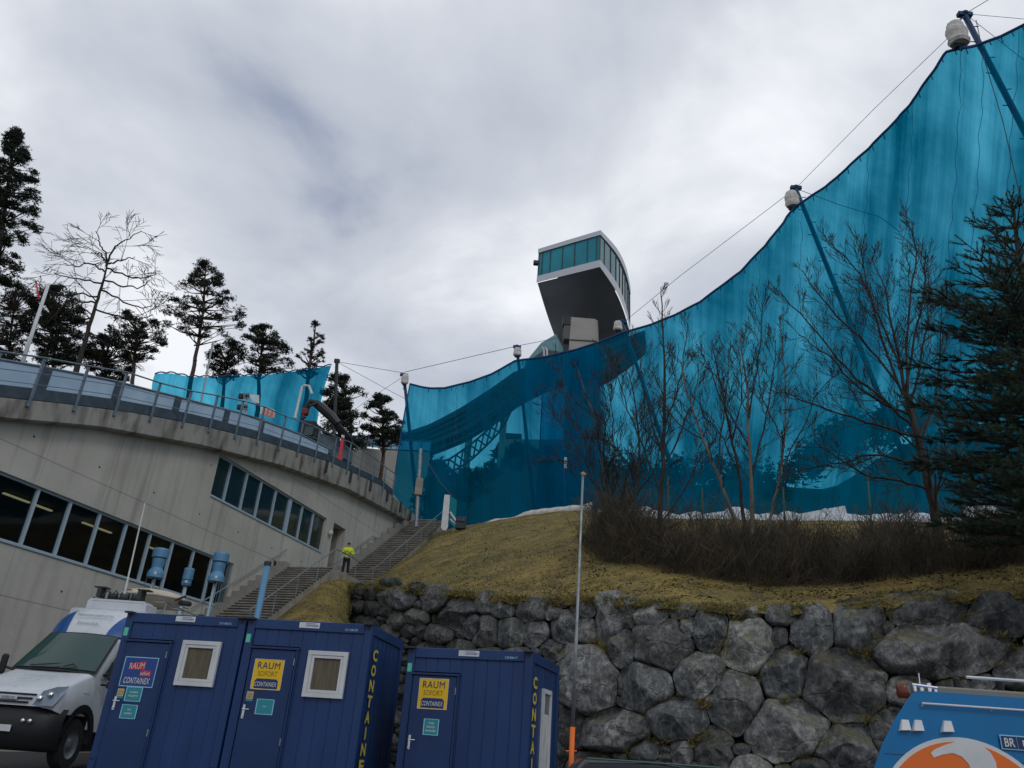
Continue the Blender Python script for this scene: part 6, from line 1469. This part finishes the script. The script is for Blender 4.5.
def smooth_px(poly, Y, rg, wob=.0):
    P = [at(a[0], a[1], Y if len(a) < 3 else a[2]) for a in poly]; out = []
    for i in range(len(P) - 1):
        p0 = P[max(i - 1, 0)]; p1 = P[i]; p2 = P[i + 1]; p3 = P[min(i + 2, len(P) - 1)]
        for k in range(4):
            t = k / 4; out.append(.5 * ((2 * p1) + (p2 - p0) * t + (2 * p0 - 5 * p1 + 4 * p2 - p3) * t * t + (3 * p1 - p0 - 3 * p2 + p3) * t ** 3) + rdir(rg) * wob * (0 if i + k == 0 else 1))
    out.append(P[-1]); return out
def bare_tree(name, label, cat, trunk, leaders, Y, r0, r1, tw_len, tw_n, seed, mk='bark', tk='twig', lev=2, up_=.3, flat=0, group=None, lr=.25, foot=.6, ang=.65, minr=.0072, dep=1.0):
    rg = random.Random(seed); tp_ = smooth_px(trunk, Y, rg, .03); base = tp_[0]; tp_ = [base - V((0, 0, foot))] + tp_
    t = thing(name, base, label, cat, group)
    m = MB(); n_ = len(tp_); rr = [r0 + (r1 - r0) * (k / (n_ - 1)) ** .8 for k in range(n_)]; m.tube(tp_, rr, 9); m.build('trunk', mk, t, smooth=True)
    mb = MB()
    def twigs(pts, ra, rb, dens, ln):
        dens *= 1.5; ln *= 1.35; L_ = sum((b - a).length for a, b in zip(pts, pts[1:])); n2 = max(3, int(L_ * dens))
        for k in range(n2):
            u_ = (k + rg.random()) / n2 * (len(pts) - 1); i = min(len(pts) - 2, int(u_)); p = pts[i].lerp(pts[i + 1], u_ - i); bd = (pts[i + 1] - pts[i]).normalized()
            sd_ = rdir(rg); sd_ = (sd_ - bd * sd_.dot(bd)).normalized()
            if flat: sd_.z *= (1 - flat)
            f = u_ / (len(pts) - 1); grow(mb, p, (bd * cos(ang) + sd_ * sin(ang)).normalized(), ln * rg.uniform(.55, 1.25) * (1.1 - .5 * f), max(minr * 1.5, (ra + (rb - ra) * f) * .42), lev, rg, up_, .11, 4, .55, flat, .66, minr)
    for ld in leaders:
        dz_ = rg.uniform(-1.6, 1.6) * dep; P = smooth_px(ld, Y, rg, .05 * Y / 25); P = [p + V((0, dz_ * (k / len(P)), 0)) for k, p in enumerate(P)]
        la = r0 * lr; mb.tube(P, [la * (1 - .8 * k / (len(P) - 1)) + minr for k in range(len(P))], 6, cap=False); twigs(P[2:], la, minr, tw_n, tw_len)
    st_ = int(n_ * .35); twigs(tp_[st_:], rr[st_], r1, tw_n * .8, tw_len)
    mb.build('branches', tk, t, smooth=True); return t

bare_tree('bare_tree', 'large bare tree with wide fanning branches left of the dark conifer', 'tree',
    [(945, 583), (938, 530), (928, 482), (917, 437), (907, 400)],
    [[(907, 400), (893, 345), (872, 292), (862, 238)], [(907, 400), (905, 330), (911, 270), (908, 228)], [(909, 408), (926, 352), (938, 300), (944, 258)], [(914, 428), (880, 402), (842, 375), (802, 332), (770, 303)], [(917, 437), (876, 427), (822, 414), (778, 398)], [(926, 472), (886, 452), (850, 456), (808, 462)], [(899, 385), (872, 345), (832, 300), (808, 262)], [(903, 395), (882, 332), (862, 270), (832, 240)], [(907, 400), (898, 330), (893, 280), (884, 242)], [(932, 492), (900, 480), (862, 472), (815, 438)], [(920, 450), (938, 400), (948, 350), (952, 300)], [(905, 398), (915, 340), (925, 290), (928, 246)], [(910, 415), (868, 385), (838, 345), (812, 318)]],
    23.5, .21, .085, .95, 2.5, 3, minr=.007, lr=.20)
G = 'bare trees in the scrub'
bare_tree('bare_tree', 'tall slender bare tree whose tip rises above the net right of the tower', 'tree', [(660, 562), (661, 500), (664, 440), (664, 380), (663, 330), (661, 287)],
    [[(661, 500), (642, 445), (624, 400), (612, 362)], [(662, 470), (684, 425), (700, 385), (706, 350)], [(662, 455), (648, 410), (640, 370), (638, 345)], [(663, 520), (690, 480), (706, 450), (722, 430)], [(663, 430), (676, 395), (682, 360), (685, 335)], [(662, 490), (640, 470), (620, 440), (600, 425)]], 27.5, .12, .018, .95, 2.2, 5, group=G, up_=.45)
bare_tree('bare_tree', 'pale-barked bare tree leaning left across the scrub', 'tree', [(745, 552), (730, 510), (716, 470), (700, 432), (688, 395), (680, 360)],
    [[(716, 470), (722, 430), (726, 390), (728, 350)], [(704, 440), (680, 420), (664, 390), (655, 365)]], 25, .085, .02, .8, 2.2, 6, mk='barkpale', group=G, up_=.35)
bare_tree('bare_tree', 'straight grey bare tree in the middle of the scrub', 'tree', [(753, 562), (751, 500), (749, 440), (746, 380), (739, 332)],
    [[(751, 480), (762, 430), (770, 380), (772, 345)], [(750, 450), (728, 400), (716, 360), (710, 338)], [(748, 420), (756, 370), (758, 330), (757, 310)]], 24.5, .10, .02, .85, 2.3, 7, mk='barkpale', group=G, up_=.4)
bare_tree('bare_tree', 'forked bare tree close left of the straight grey one', 'tree', [(744, 520), (738, 470), (728, 420), (719, 375), (712, 345)],
    [[(738, 470), (722, 440), (706, 420), (694, 405)], [(732, 440), (742, 400), (744, 360), (742, 335)]], 26, .075, .018, .8, 2.2, 8, group=G, up_=.4)
bare_tree('bare_tree', 'thin bare tree with crooked stem between the grey tree and the large one', 'tree', [(765, 548), (772, 510), (781, 470), (785, 420), (784, 370), (780, 315)],
    [[(781, 470), (800, 430), (812, 400), (826, 385)], [(783, 440), (770, 400), (766, 365), (768, 340)]], 25.2, .07, .014, .75, 2.0, 9, mk='barkpale', group=G, up_=.35)
bare_tree('bare_tree', 'multi-stemmed bare tree at the left end of the scrub', 'tree', [(608, 560), (607, 515), (603, 470), (594, 420), (578, 370)],
    [[(607, 540), (612, 480), (611, 425), (604, 372)], [(607, 535), (598, 492), (582, 452), (560, 420), (545, 400)], [(608, 545), (624, 490), (640, 440), (648, 400)], [(604, 500), (585, 470), (566, 455), (548, 448)], [(606, 520), (592, 470), (572, 420), (556, 380)], [(603, 470), (608, 420), (618, 380), (622, 350)], [(607, 530), (634, 500), (652, 470), (660, 440)]], 29, .09, .02, 1.0, 2.4, 10, mk='barkpale', group=G, up_=.35)
bare_tree('bare_tree', 'dark bare tree behind the multi-stemmed one, leaning right', 'tree', [(630, 560), (633, 510), (640, 460), (636, 410), (628, 372)],
    [[(634, 500), (618, 460), (606, 430), (590, 395)], [(637, 470), (652, 430), (662, 400), (676, 380)]], 28, .075, .018, .9, 2.3, 13, group=G, up_=.4)
bare_tree('sapling', 'single thin sapling standing free in front of the scrub', 'sapling', [(686, 573), (688, 540), (691, 505), (694, 470), (697, 440)], [], 25, .022, .006, .35, 1.6, 11, lev=1, group=None)
bare_tree('bare_tree', 'slim bare tree just right of the large fanning one', 'tree', [(968, 572), (964, 520), (960, 470), (962, 420)], [[(960, 480), (945, 450), (935, 430), (930, 415)], [(962, 440), (972, 410), (978, 380), (980, 360)]], 23, .06, .015, .7, 2.0, 12, group=G)
# larch behind the stadium
bare_tree('bare_larch', 'tall bare larch with drooping twiggy branches behind the stadium roof', 'tree', [(70, 400), (76, 372), (84, 345), (91, 320), (98, 298), (104, 278), (108, 262)],
    [[(108, 262), (117, 250), (130, 247), (148, 241)], [(106, 266), (99, 252), (92, 248), (84, 243)], [(102, 283), (82, 276), (60, 270), (45, 262)], [(99, 296), (74, 290), (52, 288), (36, 284)], [(103, 280), (125, 288), (145, 292), (156, 287)], [(95, 309), (118, 316), (138, 318), (152, 313)], [(105, 272), (90, 262), (72, 262), (58, 257)], [(108, 262), (107, 254), (106, 250), (106, 245)], [(101, 290), (122, 300), (140, 305), (150, 303)], [(92, 318), (74, 316), (56, 312), (42, 306)], [(88, 332), (104, 342), (116, 350), (122, 358)], [(106, 268), (124, 272), (140, 270), (148, 262)], [(96, 303), (78, 304), (62, 300), (50, 298)], [(108, 264), (118, 258), (124, 254), (130, 250)]],
    58, .30, .06, 2.6, .72, 21, up_=-.15, flat=.3, ang=.9, minr=.019, lr=.22, lev=2, foot=6, dep=1.5)

# ---------------------------------------------------------------- pines: clumps of needle tufts inside an irregular outline
def tuft(mb, p, s, rg, n_=5, flat=.6):
    for _ in range(n_):
        d = rdir(rg); d.z = d.z * flat + .15; d = d.normalized() * s * rg.uniform(.6, 1.2); e = rdir(rg) * s * .22; q = p + rdir(rg) * s * .3
        mb.add([q - e, q + e, q + d], [(0, 1, 2)])
def pine(label, trunk, env, Y, nclump, seed, cat='tree', name='pine_tree', group=None, size=5.5, r0=.2, foot=8, mk='needle', tk='barkred', droop=.0, depth=None, tuft_s=.19, tpc=34, flat=.48, skew=1.0):
    rg = random.Random(seed); tr_ = smooth_px(trunk, Y, rg, .04); base = tr_[0]; tr2 = [base - V((0, 0, foot))] + tr_; t = thing(name, base, label, cat, group)
    m = MB(); n_ = len(tr2); m.tube(tr2, [r0 * (1 - .75 * k / (n_ - 1)) for k in range(n_)], 8); m.build('trunk', tk, t, smooth=True)
    fo = MB(); br_ = MB(); y0, y1 = env[0][0], env[-1][0]; cl = []
    for k in range(int(nclump * 1.5)):
        for _ in range(30):
            y = y0 + (y1 - y0) * rg.random() ** skew; xl, xr = interp(env, y); x = rg.uniform(xl, xr)
            if noise.noise(V((x * .11 + seed, y * .16, seed))) > -.08: break
        half = (xr - xl) / 2 * Y / 850; ed = abs((x - (xl + xr) / 2) / max(1, (xr - xl) / 2))
        yy = rg.uniform(-1, 1) * (half if depth is None else depth) * sqrt(max(.05, 1 - ed * ed)); c = at(x, y, Y + yy); s_ = size * 1.0 * (Y / 850) * rg.uniform(.6, 1.3)
        j = min(range(1, n_), key=lambda q: abs(tr2[q].z - (c.z - .5 * half * droop - .6))); a = tr2[j]; mid = a.lerp(c, .55) + V((0, 0, -.25 + .3 * rg.random())); br_.tube([a, mid, c], [.06 * (Y / 60) + .012 * half, .04 * (Y / 60), .015 * (Y / 60)], 4, cap=False)
        for _ in range(tpc):
            v_ = rdir(rg) * rg.random() ** .5; v_ = V((v_.x, v_.y, v_.z * flat)); q = c + v_ * s_ * 1.25
            tuft(fo, q, tuft_s * (Y / 60) * rg.uniform(.7, 1.2), rg)
    br_.build('branches', tk, t); fo.build('crown', mk, t); return t
GP = 'pines beyond the stadium roof'
pine('tallest free-standing pine with clear trunk left of the small net', [(188, 400), (193, 370), (198, 345), (203, 310), (205, 280), (206, 266)], [(262, 203, 208), (268, 196, 214), (276, 188, 222), (290, 178, 234), (303, 168, 239), (313, 163, 243), (325, 166, 242), (333, 180, 240), (338, 205, 236)], 58, 80, 31, group=GP, size=6)
pine('round-headed pine standing behind the middle of the small net', [(258, 410), (259, 380), (261, 355), (264, 335)], [(326, 256, 267), (335, 244, 276), (344, 240, 284), (355, 236, 294), (364, 240, 295), (372, 246, 282)], 60, 62, 32, group=GP, size=6)
pine('small dark pine between the tallest and the round-headed one', [(222, 410), (224, 385), (227, 360)], [(342, 220, 238), (350, 213, 244), (360, 208, 244), (370, 209, 243), (380, 216, 238)], 60, 42, 33, group=GP, size=6)
pine('sparse pointed fir rising behind the right end of the small net', [(306, 400), (309, 372), (313, 345), (316, 324)], [(322, 315, 317), (330, 310, 320), (336, 305, 323), (346, 303, 322), (352, 296, 326), (360, 298, 322), (366, 294, 329), (374, 298, 322)], 60, 46, 34, name='fir_tree', size=3.4, tpc=12, group=None, flat=.25)
pine('medium pine with umbrella crown right of the bare larch', [(131, 400), (133, 375), (135, 350), (137, 330)], [(311, 126, 144), (318, 117, 152), (326, 111, 160), (336, 106, 168), (344, 112, 168), (352, 122, 158), (360, 130, 150)], 58, 56, 35, group=GP, size=6)
pine('pine with broad head just right of the plain grey mast', [(349, 445), (351, 420), (347, 400), (342, 385)], [(373, 334, 346), (380, 327, 358), (388, 323, 365), (395, 322, 364), (402, 324, 350), (410, 322, 340)], 66, 42, 36, group=GP, size=5.5)
pine('pine with layered crown immediately left of the big net', [(383, 460), (383, 430), (382, 405)], [(395, 376, 384), (401, 372, 392), (408, 366, 398), (418, 362, 402), (428, 360, 403), (438, 362, 402), (444, 368, 398)], 68, 66, 37, group=GP, size=5)
pine('low dark conifer thicket behind the crane arm', [(338, 460), (339, 430), (339, 410)], [(398, 334, 344), (408, 328, 352), (418, 322, 357), (428, 316, 362), (440, 312, 366), (448, 318, 366)], 64, 90, 38, size=6.5, tpc=30)
pine('broad dark pine mass behind the leaning flagpole', [(50, 410), (52, 380), (55, 350), (56, 320)], [(287, 48, 62), (294, 36, 72), (304, 28, 80), (316, 24, 84), (330, 26, 84), (344, 34, 82), (356, 36, 78), (366, 42, 72)], 60, 170, 39, group=GP, size=7, tpc=32)
pine('dark pine standing left of the leaning flagpole', [(4, 420), (7, 380), (10, 345), (13, 310)], [(284, 4, 18), (292, -8, 28), (305, -20, 36), (322, -24, 32), (338, -18, 26), (352, -8, 26), (366, 0, 20)], 60, 110, 40, group=GP, size=7, tpc=28)
pine('squat dark pine between the bare larch and the umbrella-crowned pine', [(104, 410), (105, 385), (105, 362)], [(335, 92, 108), (342, 84, 118), (352, 80, 128), (362, 82, 132), (372, 88, 130), (382, 94, 126)], 61, 80, 41, group=GP, size=6)
pine('tall dark spruce cut by the left edge of the picture', [(-18, 420), (-12, 330), (0, 240), (9, 180), (14, 140)], [(131, 12, 18), (140, 6, 21), (152, 1, 25), (165, -8, 29), (172, -10, 38), (185, -20, 36), (195, -26, 42), (206, -30, 40), (216, -36, 43), (230, -44, 38), (246, -46, 33), (262, -46, 26), (276, -40, 16), (285, -36, 5)], 50, 230, 42, name='spruce_tree', size=6.5, tpc=26, tk='bark', r0=.28, tuft_s=.26)
pine('pine seen as a blue silhouette through the big net', [(469, 540), (468, 510), (467, 480)], [(470, 462, 474), (478, 452, 482), (486, 450, 486), (494, 452, 486), (500, 460, 480)], 80, 56, 43, size=5, tpc=20)
pine('rounded dark tree behind the big net near the grey post', [(428, 540), (430, 510), (430, 490)], [(478, 424, 438), (488, 418, 446), (500, 412, 450), (515, 412, 452), (530, 416, 448)], 70, 70, 44, name='broadleaf_tree', size=7, tpc=22)
# ---------------------------------------------------------------- wood on the ridge behind the nets
fo = MB(); rg = random.Random(77)
for k in range(520):
    x = rg.choice((rg.uniform(600, 1300), rg.uniform(820, 1010), rg.uniform(630, 860))) if k % 4 else rg.uniform(395, 600); Y = rg.uniform(98, 116); p = 512 + (x - 512); g = at(p, interp(RIDGE, p), 114); b = V((g.x * Y / 114, Y, hill_z(g.x * Y / 114, Y, p) - .3)); h = rg.uniform(2.2, 5.5) * (1 if k % 4 else .35)
    for q in range(16):
        t = rg.random(); w = (1 - t) * h * .28 + .2
        tuft(fo, b + V((rg.uniform(-w, w), rg.uniform(-w, w), h * t)), .6 + .5 * (1 - t), rg, 4)
fo.build('hillside_wood', 'needle', kind='stuff', label='dark wood on the hillside seen through the blue net', cat='wood')

# ---------------------------------------------------------------- dark pine at the right edge with bottle-brush shoots
rg = random.Random(55); Y0 = 17.5
tr_ = smooth_px([(1052, 590), (1046, 480), (1036, 380), (1024, 290), (1016, 235), (1014, 207)], Y0, rg, .01); base = tr_[0]
t = thing('spruce_tree', base, 'dark green conifer with bottle-brush shoots at the right edge of the picture', 'tree')
m = MB(); n_ = len(tr_); m.tube([base - V((0, 0, .5))] + tr_, [.17 * (1 - .93 * k / n_) + .012 for k in range(n_ + 1)], 9); m.build('trunk', 'bark', t, smooth=True)
fo = MB(); br_ = MB()
def shoot(p, d, L_, rg):
    d = d.normalized(); br_.tube([p, p + d * L_], [.010, .006], 3, cap=False); k = int(L_ * 120)
    e1 = d.cross(V((0, 0, 1)) if abs(d.z) < .9 else V((1, 0, 0))).normalized(); e2 = d.cross(e1)
    for i in range(k):
        a = rg.uniform(0, 6.28); s = (i + rg.random()) / k * L_; q = p + d * s; o = (e1 * cos(a) + e2 * sin(a)); nl = rg.uniform(.06, .10) * (1.0 if s > L_ * .12 else .7)
        w = d.cross(o) * .011; fo.add([q - w, q + w, q + o * nl + d * nl * .75], [(0, 1, 2)])
ztop = tr_[-1].z; zb = base.z
def brspan(z):
    """reach of the crown at height z"""
    f = (ztop - z) / (ztop - zb); return .35 + 2.35 * min(1, f * 2.4) ** .85 * (1 if f < .75 else 1 - (f - .75) * 1.2)
shoot(tr_[-1] - V((0, 0, .1)), V((0, 0, 1)), .45, rg)
for a in range(5): shoot(tr_[-1] - V((0, 0, .08)), V((cos(a * 1.25), sin(a * 1.25), 1.0)), .32, rg)
z = ztop - .35; k = 0
while z > zb + 1.1:
    nb = 4 if z > ztop - 2.6 else 6
    i = min(range(len(tr_)), key=lambda q: abs(tr_[q].z - z)); c = tr_[i].copy(); c.z = z; off = rg.uniform(0, 6.28)
    for b in range(nb):
        a = off + 2 * pi * b / nb + rg.uniform(-.3, .3); dr = V((cos(a), sin(a), 0))
        if dr.x > .72 and c.x > 10: continue
        R_ = brspan(z) * rg.uniform(.65, 1.12); f = (ztop - z) / (ztop - zb); rise = .75 - .75 * min(1, f * 1.6); pts = [c]; dd = (dr + V((0, 0, rise))).normalized(); ns = max(3, int(R_ / .32))
        for s in range(ns):
            dd = (dd + V((0, 0, .05 - .02 * f)) + rdir(rg) * .07).normalized(); pts.append(pts[-1] + dd * (R_ / ns))
        br_.tube(pts, [.035 * (1 - .8 * q / ns) * min(1, R_ / 1.5 + .3) + .006 for q in range(ns + 1)], 5, cap=False)
        shoot(pts[-1], dd, rg.uniform(.3, .45), rg)
        for s in range(1, ns + 1):
            if s < ns * .12: continue
            p = pts[s]; sd_ = dd.cross(V((0, 0, 1))).normalized()
            for g in (-1, 1, -1, 1)[:2 if f < .3 else 4]:
                if rg.random() < .18: continue
                d2 = (dd * .75 + sd_ * g * rg.uniform(.5, .9) + V((0, 0, rg.uniform(-.05, .35)))).normalized(); l2 = rg.uniform(.28, .50) * (1 if s > ns * .5 else 1.15); shoot(p, d2, l2, rg)
                if rg.random() < .45: shoot(p + d2 * l2 * .8, (d2 + dd * .6 + rdir(rg) * .3), l2 * .75, rg)
            if rg.random() < .4: shoot(p, (dd + V((0, 0, .6)) + rdir(rg) * .3), .26, rg)
            if rg.random() < .3 and f > .3: shoot(p, (dd + V((0, 0, -.7)) + rdir(rg) * .3), .26, rg)
    z -= rg.uniform(.42, .56) if z > ztop - 2.8 else rg.uniform(.24, .36)
br_.build('branches', 'twig', t); fo.build('crown', 'needle2', t)
print('spruce faces', len(fo.f))

# ---------------------------------------------------------------- scrub thicket along the fence
sc = MB(); lf = MB(); rg = random.Random(8)
SB = [(583, 558, 30.6), (600, 564, 27.8), (650, 573, 25.6), (700, 584, 23.6), (750, 591, 22.4), (800, 595, 21.6), (870, 596, 21.0), (940, 594, 20.7), (1024, 588, 20.5), (1200, 588, 20.3)]
for k in range(3300):
    x = 584 + (1120 - 584) * rg.random(); y, Y = interp(SB, x); dp = rg.random() ** 1.2 * 6.0; b = at(x, y, Y)
    # climb with the slope
    p = b + V((b.x / b.y * dp, dp, dp * .36 - .06)); hgt = max(.5, 1.45 + 1.9 * noise.noise(V((x * .033, dp * .2, 0))) + .6 * (rg.random() ** 4)) * (1.0 if x > 600 else .6)
    if x < 640: hgt *= 1.3
    d = V((rg.uniform(-.45, .45), rg.uniform(-.4, .3), 1)).normalized()
    grow(sc, p, d, hgt * rg.uniform(.6, 1.15), rg.uniform(.007, .015), 1 if k % 3 else 2, rg, .35, .28, 6, .8, 0, .55, .0055)
    if rg.random() < .8:
        for q in range(10):
            c = p + d * hgt * rg.random() * .75 + rdir(rg) * .3; s_ = rg.uniform(.02, .05); e1 = rdir(rg) * s_; e2 = rdir(rg) * s_; lf.add([c - e1, c + e2, c + e1], [(0, 1, 2)])
for k in range(1700):   # brambles lying low and arching
    x = 590 + 530 * rg.random(); y, Y = interp(SB, x); dp = rg.random() ** 1.5 * 4; b = at(x, y, Y); p = b + V((b.x / b.y * dp, dp, dp * .345 - .05)); h = rg.uniform(.4, 1.5); w = rg.uniform(-1.2, 1.2)
    sc.tube([p, p + V((w * .3, -.05, h * .8)), p + V((w * .7, -.12, h)), p + V((w, -.2, h * .6))], [.009, .008, .006, .004], 3, cap=False)
sc.build('undergrowth', 'scrub', kind='stuff', label='dense thicket of bare brown scrub and brambles on the slope', cat='undergrowth')
lf.build('scrub_leaves', 'scrubleaf', kind='stuff', label='withered leaves caught in the scrub thicket', cat='leaves')
print('scrub', len(sc.f), len(lf.f))
print('objects', len(bpy.data.objects))
